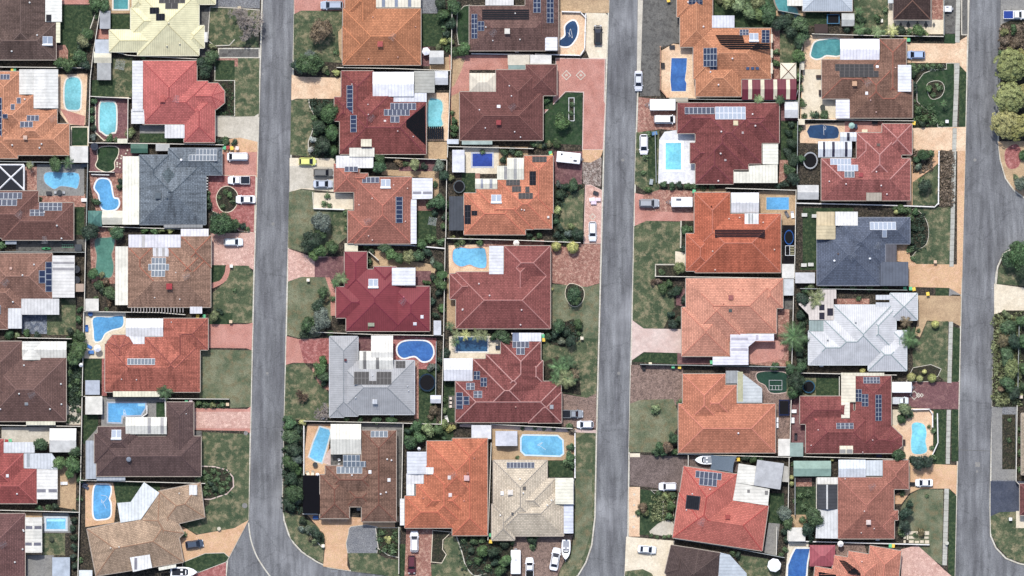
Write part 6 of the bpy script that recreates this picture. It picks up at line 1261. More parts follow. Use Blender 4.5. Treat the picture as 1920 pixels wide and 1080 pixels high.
for a, c, t, k, r in (((187, 20, 207, 54), 'b4b8bc', 'grey metal shed', 'flat', 'x'), ((178, 74, 205, 100), 'd0d8e0', 'pale blue grey lean-to shed', 'flat', 'x'), ((176, 98, 209, 118), 'efe8cc', 'cream gable shed', 'gable', 'x'), ((182, 118, 208, 150), 'b8bab8', 'long grey shed', 'flat', 'x'),
    ((245, 270, 277, 287), '4e7a68', 'dark green gable shed', 'gable', 'x'), ((292, 270, 318, 283), 'c8c8c4', 'small pale grey shed', 'flat', 'x'), ((191, 395, 230, 421), 'f0ecd8', 'cream gable pool shed', 'gable', 'x'), ((220, 260, 239, 269), 'f4f0d4', 'small cream shed', 'flat', 'x'),
    ((160, 560, 185, 583), 'f0ece0', 'square cream shed', 'flat', 'x'), ((160, 713, 187, 740), 'c0c8d4', 'pale blue square shed', 'flat', 'x'), ((160, 744, 192, 777), 'f0ede0', 'cream square shed', 'flat', 'x'), ((93, 803, 143, 848), 'f4f2ea', 'large cream gable carport', 'gable', 'x'),
    ((98, 1045, 131, 1100), 'c0ccd8', 'pale blue shed', 'flat', 'y'), ((148, 1069, 173, 1095), 'eef4f4', 'small white corner shed', 'flat', 'x'), ((150, 261, 165, 262), 'eeeeee', '', 'flat', 'x'), ((491, 0, 492, 1), 'eeeeee', '', 'flat', 'x'),
    ((805, 95, 832, 120), 'd8d8d4', 'pale grey gable shed', 'gable', 'x'), ((813, 601, 827, 628), 'd8dce0', 'narrow pale shed', 'flat', 'y'), ((807, 741, 827, 756), 'e8eaf0', 'little white gable shed', 'gable', 'x'), ((848, 281, 871, 323), 'f0f2f8', 'long white shed', 'flat', 'y'),
    ((929, 808, 970, 836), 'e4e6ee', 'white ribbed garden shed', 'gable', 'y'), ((884, 797, 921, 823), 'f0f0f2', 'white flat patio shed', 'flat', 'x'), ((838, 261, 860, 270), 'dfe6ee', 'narrow white lean-to', 'flat', 'x'), ((866, 261, 923, 271), 'b0c4bc', 'long pale green lean-to', 'flat', 'x'),
    ((1466, 495, 1489, 522), 'f4f2e8', 'small cream shed', 'flat', 'x'), ((1469, 523, 1488, 554), 'd8dcdc', 'pale grey strip shed', 'flat', 'x'), ((1459, 823, 1481, 855), 'f4f0e4', 'cream shed', 'flat', 'x'), ((1481, 830, 1506, 856), '9cb4aa', 'pale green square shed', 'flat', 'x'), ((1488, 864, 1558, 893), '9cbcac', 'long pale green gable shed', 'gable', 'x'),
    ((1478, 989, 1510, 1015), 'f0ece0', 'small cream shed', 'flat', 'x'), ((1471, 191, 1496, 221), 'e4e6e6', 'white gable shed', 'gable', 'x'), ((1495, 347, 1535, 374), 'dcdcd8', 'pale grey gable shed', 'gable', 'x'), ((1491, 511, 1528, 531), 'dcdcdc', 'low pale shed with dark window strip', 'flat', 'x'), ((1502, 115, 1508, 131), 'e8e0c8', 'slim cream cabinet shed', 'flat', 'x'),
    ((1527, 45, 1552, 62), '4c3c38', 'dark brown shed', 'flat', 'x'), ((1497, 224, 1509, 234), 'f0e4c4', 'little cream shed', 'flat', 'x'), ((140, 458, 153, 471), '4c5258', 'dark square shed', 'flat', 'x'), ((10, 449, 31, 458), 'a0acb8', 'low glass cold frame shed', 'flat', 'x'), ((1255, 183, 1290, 191), 'c0b8a4', 'low stone coloured lean-to', 'flat', 'x')):
    if t: shed(a, c, t, k, r, z=2.1 if (a[2]-a[0]) < 45 else 2.6)

# ================================================================ POOLS
pool((213, -20, 240, 17), 'teal', 'teal rectangular pool cut by the top edge', 0)
pool([(125, 150), (140, 145), (151, 154), (151, 190), (149, 204), (137, 206), (124, 202), (121, 175)], 'aqua', 'long aqua pool with ribbed cover pattern')
pool([(188, 196), (196, 192), (207, 192), (217, 198), (217, 243), (210, 248), (201, 253), (192, 247), (187, 240)], 'aqua', 'aqua pool with rounded ends on maroon brick', 3)
pool([(86, 324), (115, 324), (147, 326), (145, 352), (135, 351), (122, 349), (112, 349), (103, 354), (94, 350), (84, 340)], 'sky', 'wide sky blue pool on grey paving', 3, cop='9aa4ac', cw=.15)
pool([(184, 338), (196, 336), (206, 342), (212, 370), (221, 374), (222, 385), (213, 393), (192, 391), (186, 365), (178, 352)], 'blue', 'slanted blue pool with white coping', 4, cop='e0e8f4')
pool([(181, 448), (200, 446), (214, 446), (213, 465), (209, 478), (213, 500), (208, 519), (192, 520), (180, 512), (182, 480), (178, 460)], 'green', 'murky green freeform pool', 4, cop='9a8878', cw=.2)
pool([(176, 596), (205, 595), (224, 592), (231, 595), (229, 612), (210, 618), (197, 625), (189, 638), (178, 639), (176, 620)], 'blue', 'blue boomerang pool on cream paving', 4, cop='e8e2d0')
pool([(203, 756), (272, 756), (272, 765), (264, 778), (228, 779), (227, 792), (203, 791)], 'blue', 'L-shaped bright blue pool', 0, cop='a8b0bc', steps=(258, 756, 272, 762), cleaner=True)
pool([(178, 912), (190, 909), (206, 911), (207, 925), (204, 935), (207, 945), (206, 968), (190, 973), (177, 970), (175, 940)], 'blue', 'bright blue pool with white coping', 4, cop='eceae4', cleaner=True)
pool((87, 972, 123, 992), 'sky', 'small rectangular spa pool', 0, cop='c4ccd0', cw=.5, steps=(88, 973, 122, 978))
pool([(804, 190), (815, 185), (828, 190), (830, 205), (827, 220), (829, 236), (803, 237)], 'aqua', 'aqua pool partly under black heating mat', 4, cop='d8c8a8')
pool([(746, 650), (757, 641), (780, 639), (800, 641), (810, 650), (812, 664), (805, 675), (792, 677), (780, 668), (770, 668), (757, 671), (747, 664)], 'deep', 'kidney pool of deep blue with white coping', 4, cop='e8e8e4')
pool([(600, 801), (617, 806), (619, 812), (610, 845), (603, 867), (592, 864), (580, 856), (588, 830)], 'sky', 'tapered sky blue pool by cream gable patio', 0, cop='c8ccc8')
pool([(981, 817), (1045, 818), (1054, 826), (1055, 850), (1050, 854), (985, 852), (978, 845), (978, 822)], 'sky', 'large rectangular sky blue pool', 0, cop='c4dcec', cleaner=True)
pool([(1069, 41), (1078, 40), (1083, 52), (1081, 68), (1072, 82), (1063, 87), (1050, 85), (1050, 76), (1060, 67), (1060, 50)], 'navy', 'dark navy kidney pool in peach paving', 4, cop='f0ece4', cleaner=True)
pool((886, 288, 923, 312), 'cover', 'rectangular pool under a royal blue cover', 0, cop='b8bcc8')
pool([(850, 470), (862, 464), (880, 466), (905, 465), (911, 474), (912, 498), (904, 503), (890, 500), (880, 496), (864, 500), (850, 490)], 'sky', 'kidney-shaped light blue pool', 4, cop='d89c80', cw=.15)
pool((855, 632, 914, 659), 'steel', 'dark teal rectangular pool', 0, cop='f0ece4', cw=.25)
pool([(1259, 109), (1288, 109), (1287, 130), (1284, 150), (1287, 156), (1286, 171), (1259, 171), (1257, 150)], 'deep', 'deep blue rectangular pool on peach paving', 0, cop='e8d4b4', cw=.15)
pool((1248, 268, 1277, 318), 'cyan', 'pale cyan rectangular pool on white deck', 0, cop='f0f4f8', cw=.6)
pool((1437, 370, 1479, 393), 'blue', 'small rectangular blue pool on tan paving', 0, cop='c4b490', cw=.15)
pool([(1453, -15), (1475, -15), (1477, 8), (1492, 15), (1496, 26), (1490, 34), (1476, 33), (1463, 22), (1454, 5)], 'teal', 'curved lagoon pool among dark trees', 4, cop='8a8070')
pool([(1522, 95), (1528, 80), (1545, 75), (1575, 75), (1575, 103), (1550, 103), (1540, 108), (1530, 110), (1521, 105)], 'teal', 'teal kidney pool beside the white gable patio', 3, cop='e4e0d4')
pool([(1519, 235), (1562, 236), (1572, 243), (1572, 254), (1564, 260), (1518, 258)], 'navy', 'dark blue pool with rounded end', 2, cop='d8c0a0', cw=.2, cleaner=True)
pool([(1710, 796), (1720, 792), (1733, 797), (1737, 812), (1735, 828), (1738, 845), (1728, 851), (1711, 849), (1708, 830), (1710, 812)], 'cyan', 'bright cyan freeform pool', 4, cop='dcc4a8', cw=.2)
pool([(1486, 1040), (1492, 1029), (1518, 1029), (1513, 1055), (1508, 1110), (1476, 1110), (1478, 1060)], 'deep', 'deep blue pool cut by the bottom edge', 0, cop='e4e4dc', cleaner=False)
root = empty('pool_heating_frame', P(817, 249)); 
for i in range(8): m = MB(); x = 802+30*i/8; a, b = P(x, 237, 1), P(x+3.2, 261, 1); m.box(a.x-root.location.x, b.y-root.location.y, .9, b.x-root.location.x, a.y-root.location.y, 1.0); m.obj('heating_tube_strip', M_fab, root, color=lin('20242c'))
tag(root, 'black ribbed pool heating mat below the aqua pool', 'heating mat')

# ================================================================ VEHICLES
car(622, 10, 180, 'wagon', 'a4b0c0', 'silver blue wagon parked at top on the pink brick drive', lpx=42)
car(1121, 66, 90, 'hatch', '15161c', 'black hatchback parked on cream concrete beside the dark kidney pool', lpx=37)
car(1197, 152, -90, 'sedan', 'c8ccd4', 'silver sedan parked at the kerb beside the dark grey drive', lpx=38, z=.01)
car(1246, 224, 0, 'van', 'f4f4f4', 'white van parked below the white box trailer', lpx=40)
car(1207, 271, -90, 'hatch', 'f0f0f4', 'white hatchback with dark roof on grass beside white pool deck', lpx=38)
car(1217, 381, 0, 'suv', '9ca0a4', 'dark silver four wheel drive with roof rack behind small white camper', lpx=38)
trailer(1278, 379, 180, 5.0, 2.3, 2.3, 'small white camper trailer behind the dark silver four wheel drive', hatch=[(.15, -.5, 1.2, .5, '5c6470')], name='camper_trailer', cat='caravan')
trailer(1242, 197, 180, 6.0, 2.6, 2.3, 'large white enclosed box trailer above the white van', name='box_trailer', cat='trailer')
trailer(1066, 296, -6, 5.6, 2.5, 2.5, 'white caravan with roof hatches parked on brown brick beside red drive', hatch=[(-.3, .5, .4, .4, '303438'), (.1, .1, .4, .4, 'c8c8cc'), (.28, -.45, .8, .45, '50545c')], bar=.8)
car(446, 294, 180, 'van', 'eceef0', 'white van parked beside the row of wheelie bins', lpx=40)
car(448, 338, 180, 'ute', 'f0f2f4', 'white ute with dark tray cover on red brick forecourt', tray='2c3440', lpx=41)
car(461, 374, 180, 'sedan', 'f4f4f8', 'white sedan parked beside the round garden island', lpx=37)
car(438, 454, 0, 'wagon', 'e4eaec', 'white wagon half under the big dark tree', lpx=36)
car(577, 303, 0, 'hatch', 'd8dc70', 'lime yellow hatchback on the cream driveway', lpx=33)
car(607, 324, 0, 'suv', '6c6c68', 'dark grey four wheel drive between yellow hatchback and silver sedan', lpx=38)
car(606, 345, 0, 'sedan', 'b8c0cc', 'silver blue sedan parked below the dark grey four wheel drive', lpx=37)
car(1111, 434, -90, 'wagon', 'e0e6ea', 'white wagon on the narrow pink drive with round emblem', lpx=37)
car(1073, 776, 0, 'ute', '8c9298', 'grey ute with black tray cover beside deep red house', tray='282c34', lpx=41)
car(1097, 796, 180, 'hatch', 'eceef4', 'small white hatchback at the kerb below the grey ute', lpx=31)
car(365, 1020, 8, 'hatch', '3c4a5c', 'dark blue hatchback on the sandy brick drive', lpx=34)
car(777, 1015, 90, 'wagon', 'f0f0f4', 'white wagon with dark windows in front of coral orange house', lpx=40)
car(772, 1058, -90, 'suv', '5c2430', 'maroon four wheel drive behind the white wagon on brick drive', lpx=34)
trailer(967, 1053, 90, 5.6, 2.3, 2.4, 'white caravan with rounded ends next to the white ute', hatch=[(.1, 0, .6, .6, 'd8d8d8')], bar=.3)
car(993, 1066, 90, 'ute', 'f2f2f4', 'white ute with black tray cut by the bottom edge', tray='202428', lpx=42)
car(1041, 1048, 80, 'sedan', 'eef0f2', 'long white sedan parked beside the boat trailer', lpx=43)
boat(1061, 1030, -92, 4.6, 'white speedboat on trailer next to long white sedan', cover_c='a8acb4')
boat(345, 1072, 0, 6.2, 'white cabin boat on maroon brick at the bottom edge', cover_c='30343c', W_=2.4)
boat(1322, 862, 180, 4.8, 'white boat half hidden under grey shade sail')
car(1252, 912, 180, 'suv', 'f0f0f4', 'white four wheel drive beside the scarlet house on dark brick', lpx=34)
car(1213, 1030, -5, 'sedan', 'e0e4e8', 'silver white sedan on the wide cream concrete drive', lpx=35)
car(1717, 103, 180, 'hatch', '9cb4d8', 'light blue hatchback on the peach driveway', lpx=34)
car(1732, 905, 180, 'sedan', 'f4f4f6', 'white sedan on the orange driveway with black boot behind', lpx=33)
car(1688, 751, 0, 'ute', 'dce2e4', 'pale silver ute beside the white trailer on maroon drive', tray='d8dce0', lpx=30)
trailer(1690, 726, 0, 4.7, 2.5, 2.1, 'white tent topped trailer on the maroon brick drive', name='box_trailer', cat='trailer', bar=.9)
car(1903, 28, 0, 'ute', 'f2f4f8', 'white ute with blue tray cover at the top right edge', tray='2c4a9c', lpx=44)
trailer(1776, 17, 0, 2.0, 1.4, .9, 'tiny white trailer on dark asphalt at top right', name='box_trailer', cat='trailer', bar=.4)
# ================================================================ YARD THINGS
trampoline(861, 350, 11, 12, 'round black trampoline left of the orange house with black panels', '5c6468')
trampoline(801, 717, 16, 17, 'large round dark blue trampoline beside grey metal-roofed house', '24384c')
trampoline(1519, 301, 14, 16, 'dark round trampoline with white frame above the pale grey shed', 'a8acb0')
trampoline(1516, 725, 12, 12, 'round blue rimmed trampoline on mown grass', '2c5a74')
trampoline(1470, 764, 10, 15, 'rectangular navy trampoline on grey brick', '1c2c50', rect=True)
trampoline(1479, 445, 9, 14, 'oval bright blue trampoline in a dark yard', '2458a0')
trampoline(1562, 36, 12, 9, 'rectangular trampoline with pale blue rim near top', '4c7c9c', rect=True)
for t in '28,131,g 24,131,y 421,277,g 428,277,r 435,278,y 445,278,w 371,593,y 383,593,g 350,753,g 358,753,w 1032,287,g 1033,290,y 1018,630,g 1019,637,y 920,1003,g 920,1015,y 1262,687,g 1274,688,y 1253,1,y 1278,193,g 1301,359,g 1309,861,g 1384,861,y 1697,71,y 1703,75,g 1713,231,y 1707,541,g 1713,542,y 1739,551,y 1696,541,g 1669,1023,g 1674,1023,y 13,827,r 20,826,g 1334,679,g'.split():
    x, y, l = t.split(','); wheelie(float(x), float(y), l)
umbrella(799, 97, 8, 'f0f0f4', 'white hexagonal umbrella', 6); umbrella(1451, 1059, 13, 'f2f4f6', 'large white octagonal umbrella'); umbrella(184, 653, 7, 'e8ecf4', 'white umbrella'); umbrella(1596, 236, 6, '9cc0b4', 'pale green umbrella'); umbrella(596, 890, 4, 'f0f0f0', 'small white umbrella'); umbrella(968, 456, 6, 'f0e4d4', 'cream umbrella'); umbrella(1575, 1019, 6, 'f0ece4', 'small cream umbrella')
umbrella(153, 684, 4, 'f4f4f4', 'tiny white umbrella'); umbrella(786, 841, 3.4, 'f0f0f4', 'tiny white umbrella')
sail([(1333, 853), (1382, 855), (1374, 886), (1331, 881)], '6a7884', 'grey blue shade sail over a boat')
for s in ('1468,529', ): pass
for x, y, k, t, c, rz in ((636, 862, 'chair', 'white chair', 'f4f4f4', 20), (636, 871, 'chair', 'white chair', 'f4f4f4', -10), (578, 890, 'lounger', 'cream sun lounger', 'f0e4c8', 20), (586, 890, 'lounger', 'cream sun lounger', 'f0e4c8', -10), (601, 901, 'box', 'red storage box', 'a82838', 0), (592, 970, 'box', 'blue storage box', '2860a8', 0), (591, 871, 'table', 'small dark table', '3c3c3c', 0),
    (1476, 403, 'lounger', 'dark sun lounger', '6c6c70', 30), (1486, 404, 'lounger', 'white sun lounger', 'f4f4f4', 10), (845, 747, 'chair', 'pale chair', 'e8d8c8', 90), (845, 755, 'chair', 'pale chair', 'e8d8c8', 80), (845, 762, 'chair', 'pale chair', 'e8d8c8', 100), (838, 787, 'lounger', 'white sun lounger', 'e8e4dc', 15), (934, 651, 'box', 'dark blue storage box', '283448', 0),
    (170, 588, 'table', 'blue garden table', '3060a0', 0), (163, 617, 'lounger', 'blue sun lounger', '2c6cb8', 0), (168, 650, 'lounger', 'bright blue sun lounger', '3878c8', 60), (171, 660, 'box', 'small blue storage box', '4080c8', 0), (160, 908, 'lounger', 'dark blue grey sun lounger', '40485c', 60), (162, 914, 'lounger', 'dark blue grey sun lounger', '40485c', 60),
    (92, 362, 'box', 'dark outdoor bench box', '3c3c40', 0), (112, 361, 'table', 'dark outdoor table', '404448', 0), (120, 361, 'chair', 'grey outdoor chair', 'a8acb0', 90), (104, 361, 'chair', 'grey outdoor chair', 'a8acb0', -90), (158, 375, 'box', 'white storage box', 'f0ece8', 0), (1603, 237, 'table', 'navy outdoor table', '283c54', 0), (1640, 230, 'box', 'black barbecue box', '28282c', 0), (1621, 246, 'box', 'cream storage box', 'e8dcb8', 0),
    (1542, 201, 'table', 'dark square fire table', '40443c', 0), (1535, 144, 'box', 'dark brown storage box', '3c2c28', 0), (1538, 174, 'box', 'tall dark storage box', '3c3030', 90), (1260, 88, 'box', 'dark barbecue box', '30343c', 0), (1243, 123, 'box', 'dark storage box', '302c2c', 90), (1221, 341, 'box', 'grey trailer box', '9aa4a8', 80), (1227, 250, 'box', 'blue crate', '5888b8', 10),
    (1207, 689, 'box', 'black box', '1c1c20', 90), (1456, 788, 'box', 'white box', 'f4f4f4', 90), (1456, 797, 'box', 'white box', 'f4f4f4', 90), (1488, 771, 'box', 'white box', 'f4f4f4', 0), (1486, 788, 'box', 'white box', 'f4f4f4', 90), (1492, 820, 'lounger', 'dark sun lounger', '302c34', 0), (1710, 907, 'box', 'black box', '16161c', 0), (1694, 829, 'box', 'dark brown box', '40302c', 90), (1648, 854, 'box', 'navy covered box', '1c2448', 0),
    (1117, 362, 'box', 'black tarpaulin covered crate', '34343c', -20), (1110, 374, 'box', 'white crate', 'f0e8ec', 10), (1121, 374, 'box', 'pink white crate', 'e8d0d4', 0), (1113, 380, 'box', 'pale lilac crate', 'dcc8d8', 0), (1508, 403, 'box', 'pale pot box', 'c8c8c0', 0), (1527, 405, 'box', 'pale pot box', 'c8c8c0', 0), (1507, 497, 'box', 'pale pot box', 'c8c8c0', 0), (1520, 496, 'box', 'pale pot box', 'c8c8c0', 0),
    (97, 1010, 'table', 'round dark pot table', '3c4430', 0), (122, 906, 'lounger', 'white bench', 'f0f0f0', 90), (58, 307, 'box', 'folded white cover box', 'e8ecf0', 0), (158, 310, 'box', 'dark grey pump box', '5a6470', 0), (146, 278, 'box', 'teal crate', '4c7c7c', 0), (178, 275, 'tank', 'dark blue water tank', '283040', 0), (144, 505, 'tank', 'dark round water tank', '30343c', 0), (144, 525, 'tank', 'dark round water tank', '30343c', 0),
    (1775, 228, 'letterbox', 'white letterbox pier', 'f0f0f0', 0), (1753, 491, 'letterbox', 'sandstone letterbox pier', 'd8b898', 0), (606, 1023, 'letterbox', 'cream letterbox pier', 'f0e4cc', 0), (427, 758, 'letterbox', 'sandstone letterbox pier', 'd8bc98', 0), (433, 603, 'letterbox', 'sandstone letterbox pier', 'd8bc98', 0), (434, 499, 'letterbox', 'white letterbox pier', 'e8e8e0', 0), (449, 15, 'letterbox', 'sandstone letterbox pier', 'c8b898', 0), (578, 525, 'letterbox', 'cream letterbox pier', 'ece0cc', 0), (1894, 973, 'letterbox', 'white letterbox pier', 'f4f4f4', 0), (1219, 682, 'letterbox', 'cream letterbox pier', 'e8d8b8', 0), (1091, 634, 'letterbox', 'cream letterbox pier', 'dcd0b8', 0), (1914, 744, 'letterbox', 'cream letterbox pier', 'dcccb8', 0),
    (411, 991, 'bird', 'stone birdbath', 'c8c0a8', 0), (1775, 1018, 'bird', 'stone birdbath', 'c0c0b0', 0), (735, 779, 'meter', 'white air conditioner', 'e8e8ec', 0), (605, 785, 'meter', 'white air conditioner', 'e8e8ec', 0), (713, 121, 'meter', 'pale air conditioner', 'd8d4d0', 0), (969, 97, 'meter', 'pale air conditioner', 'd8d8dc', 0), (1622, 867, 'meter', 'white air conditioner', 'e8e8e8', 0), (1540, 686, 'meter', 'pale air conditioner', 'dce0e4', 0), (1645, 1012, 'meter', 'white air conditioner', 'e8e8e8', 0), (1650, 39, 'box', 'cream box', 'e8e4d4', 0)):
    furn(x, y, k, t, c, rz, 1.0)
for x, y in ((1212, 1), ): pass
clothesline(226, 122, 13, 'rotary clothes line'); clothesline(811, 415, 11, 'square clothes line')
# soccer goal marking, ladder, kayak
root = empty('football_goal', P(1454, 722)); loc = root.location
def bar(a, b, r=.05):
    m = MB(); m.tube(P(*a)-loc+Vector((0, 0, a[2] if len(a) > 2 else .3)), P(*b)-loc+Vector((0, 0, b[2] if len(b) > 2 else .3)), r, n=4); m.obj('goal_bar', M_whitec, root)
for a, b in (((1442, 713), (1466, 713)), ((1442, 713), (1442, 731)), ((1466, 713), (1466, 731)), ((1442, 731), (1466, 731)), ((1443, 723), (1466, 723)), ((1448, 723), (1448, 731)), ((1454, 723), (1454, 731)), ((1460, 723), (1460, 731))):
    m = MB(); A, B = P(*a)-loc, P(*b)-loc; A.z = B.z = .35; m.tube(A, B, .04, n=4); m.obj('goal_bar', M_whitec, root)
tag(root, 'white framed football goal lying on the green putting lawn', 'goal')
root = empty('kayak', P(87, 466)+Vector((0, 0, LAND+.25))); m = MB(); m.ellipsoid((0, 0, 0), 1.2, .33, .2, 14, 6); m.obj('hull', M_paint, root, smooth=True, color=lin('3c9860')); m = MB(); m.ellipsoid((0, 0, .14), .4, .2, .1, 10, 4); m.obj('seat_well', M_black, root); tag(root, 'green kayak lying below the two-toned brown house', 'kayak')
root = empty('ladder', P(127, 461)+Vector((0, 0, LAND+.1)))
for s in (-.32, .32): m = MB(); m.box(-1.4, s-.04, 0, 1.4, s+.04, .08); m.obj('rail', M_paint, root, color=lin('90d0a8'))
for i in range(6): m = MB(); m.box(-1.2+.48*i-.03, -.3, .01, -1.2+.48*i+.03, .3, .07); m.obj('rung', M_paint, root, color=lin('90d0a8'))
tag(root, 'pale green ladder lying on concrete below the brown house', 'ladder')
root = empty('climbing_frame', P(1480, 470)); loc = root.location
for a, b in (((1472, 461), (1472, 479)), ((1472, 479), (1490, 479)), ((1480, 461), (1480, 479)), ((1472, 461), (1488, 461))):
    m = MB(); A, B = P(*a)-loc, P(*b)-loc; A.z = B.z = 1.9; m.tube(A, B, .06, n=4); m.obj('frame_bar', M_whitec, root)
for i in range(6): m = MB(); A, B = P(1481, 463+3*i)-loc, P(1488, 463+3*i)-loc; A.z = B.z = 1.9; m.tube(A, B, .05, n=4); m.obj('rung', M_paint, root, color=lin('e8e0a8'))
for a in ((1472, 461), (1472, 479), (1488, 461), (1490, 479)): m = MB(); A = P(*a)-loc; m.tube((A.x, A.y, LAND), (A.x, A.y, 1.9), .06, n=4); m.obj('leg', M_whitec, root)
tag(root, 'cream metal climbing frame below the oval trampoline', 'climbing frame')
# pale stepping slabs by the lower right lawn
rt = empty('stepping_stone_path', P(1718, 1008)); loc = rt.location; tag(rt, 'pale sandstone stepping slabs laid in rows above the pink drive', 'stepping stones')
for x0, y0, x1, y1 in ((1704, 996, 1721, 1002), (1733, 996, 1742, 1003), (1704, 1005, 1716, 1010), (1733, 1006, 1741, 1010), (1704, 1013, 1713, 1018), (1715, 1014, 1723, 1018), (1725, 1013, 1732, 1018), (1734, 1013, 1742, 1019), (1694, 998, 1698, 1003), (1694, 1006, 1698, 1010), (1694, 1013, 1698, 1018), (1700, 999, 1703, 1012)):
    m = MB(); m.prism(W((x0, y0, x1, y1)), LAND, LAND+.16); mbshift(m, loc); m.obj('stone_slab', M_paint, rt, color=lin('dccfb4'))
rt = empty('stepping_stone_path', P(222, 307)); loc = rt.location; tag(rt, 'small round cream stepping stones beside the fenced green turf', 'stepping stones')
for x, y in ((228, 292), (233, 296), (227, 297), (220, 297), (220, 305), (225, 307), (220, 312), (225, 314), (220, 308), (236, 288), (239, 282)):
    m = MB(); c = P(x, y)-loc; m.tube((c.x, c.y, LAND), (c.x, c.y, LAND+.16), .22, n=7); m.obj('stone', M_paint, rt, color=lin('dccfb8'))
for x, y in ((1189, 927), (1189, 947), (1189, 968), (1188, 988)): diamond(x, y, 2.6)

# ================================================================ FENCES
for f in (([(0, 126), (108, 127)], 'c'), ([(108, 127), (168, 128)], 'c'), ([(0, 303), (130, 305)], 'g'), ([(0, 472), (160, 473)], 'g'), ([(34, 633), (135, 635)], 'c'), ([(0, 797), (152, 799)], 'c'), ([(0, 956), (149, 960)], 'c'),
          ([(192, 0), (176, 98)], 'c'), ([(176, 98), (170, 148)], 'c'), ([(170, 148), (167, 268)], 'c'), ([(166, 275), (163, 425)], 'g'), ([(162, 428), (159, 582)], 'c'), ([(158, 586), (155, 742)], 'c'), ([(155, 745), (152, 900)], 'c'), ([(151, 902), (147, 1080)], 'c'),
          ([(176, 98), (210, 96), (240, 104), (270, 106), (372, 111)], 'c'), ([(170, 181), (246, 185)], 'c'), ([(241, 185), (240, 262)], 'c'), ([(167, 268), (315, 270), (420, 272)], 'c'), ([(163, 424), (290, 428), (388, 431)], 'c'), ([(158, 584), (300, 586), (348, 590)], 'c'), ([(300, 747), (430, 748)], 'c'), ([(158, 743), (192, 743)], 'c'), ([(152, 900), (385, 906)], 'c'), ([(168, 322), (215, 323)], 'c'), ([(172, 327), (205, 328)], 'w'),
          ([(848, 0), (846, 130)], 'c'), ([(845, 132), (839, 295)], 'c'), ([(838, 300), (836, 445)], 'c'), ([(835, 447), (832, 622)], 'c'), ([(832, 625), (828, 795)], 'c'), ([(632, 127), (740, 129), (845, 133)], 'c'), ([(703, 295), (838, 300)], 'c'), ([(670, 459), (770, 460), (835, 466)], 'w'), ([(578, 622), (700, 627), (830, 629)], 'c'), ([(570, 789), (757, 793)], 'c'), ([(757, 793), (828, 795)], 'c'), ([(756, 795), (752, 985)], 'c'), ([(921, 830), (915, 1012)], 'c'),
          ([(570, 789), (570, 963)], 'w'), ([(568, 963), (597, 964)], 'w'), ([(884, 101), (1000, 103)], 'w'), ([(1098, 27), (1096, 92), (1088, 104)], 'p'), ([(1004, 102), (1088, 104)], 'p'), ([(1054, 22), (1088, 23), (1098, 33)], 'p'), ([(840, 275), (1000, 279)], 'c'), ([(838, 447), (960, 450), (1088, 455)], 'c'), ([(960, 625), (1018, 626)], 'p'), ([(920, 795), (1073, 803)], 'c'), ([(1078, 808), (1078, 895)], 'p'), ([(1075, 900), (1075, 945)], 'p'), ([(748, 988), (748, 1075)], 'c'),
          ([(1508, 66), (1500, 110)], 'c'), ([(1500, 112), (1496, 225)], 'c'), ([(1495, 228), (1494, 350)], 'g'), ([(1492, 356), (1489, 520)], 'c'), ([(1488, 524), (1484, 685)], 'c'), ([(1483, 742), (1480, 855)], 'c'), ([(1479, 858), (1476, 1012)], 'c'), ([(1270, 186), (1400, 188), (1495, 190)], 'g'), ([(1360, 353), (1492, 357)], 'c'), ([(1228, 518), (1490, 522)], 'c'), ([(1200, 683), (1485, 688)], 'g'), ([(1270, 851), (1482, 857)], 'c'), ([(1266, 1010), (1365, 1025), (1470, 1045)], 'g'),
          ([(1522, 64), (1628, 67)], 'c'), ([(1628, 67), (1768, 69)], 'c'), ([(1497, 224), (1712, 227)], 'c'), ([(1492, 381), (1670, 385), (1752, 388), (1758, 382)], 'w'), ([(1760, 284), (1759, 382)], 'p'), ([(1500, 541), (1700, 544)], 'g'), ([(1497, 699), (1680, 703)], 'c'), ([(1480, 855), (1700, 861)], 'c'), ([(1475, 1014), (1742, 1021)], 'w'), ([(1692, 768), (1742, 767), (1748, 776), (1748, 800)], 'p'), ([(1573, 706), (1573, 745)], 'c'), ([(1748, 852), (1758, 830), (1757, 775)], 'w'),
          ([(1456, 988), (1455, 1040)], 'c'), ([(1290, 851), (1290, 875)], 'c'), ([(1238, 88), (1238, 168), (1250, 182)], 'o'), ([(1228, 248), (1230, 342)], 'g'), ([(1458, 20), (1500, 28)], 'g'), ([(1910, 600), (1907, 745)], 'g'), ([(1906, 760), (1904, 902), (1914, 912)], 'c'), ([(692, 472), (710, 488)], 'c'), ([(818, 640), (817, 742)], 'g'), ([(310, 747), (311, 785)], 'w'), ([(276, 760), (276, 775), (262, 785)], 'w'), ([(1490, 895), (1490, 965)], 'g'), ([(1530, 895), (1530, 960)], 'c'), ([(1769, 0), (1769, 66)], 'g'), ([(1495, 170), (1488, 200)], 'g'),
          ([(646, 393), (588, 391)], 'w')):
    p, k = f; c, t, po = {'c': ('e6e0d0', 'cream panel fence', False), 'g': ('a4aaa6', 'grey green panel fence', False), 'w': ('eceae4', 'white low wall', False), 'p': ('f4f2ee', 'white fence with piers', True), 'o': ('c89878', 'peach wall with piers', True)}[k]
    fence(p, c, t, h=.9 if k in 'wpo' else 1.75, w_=.26 if k in 'wp' else .15, posts=po)

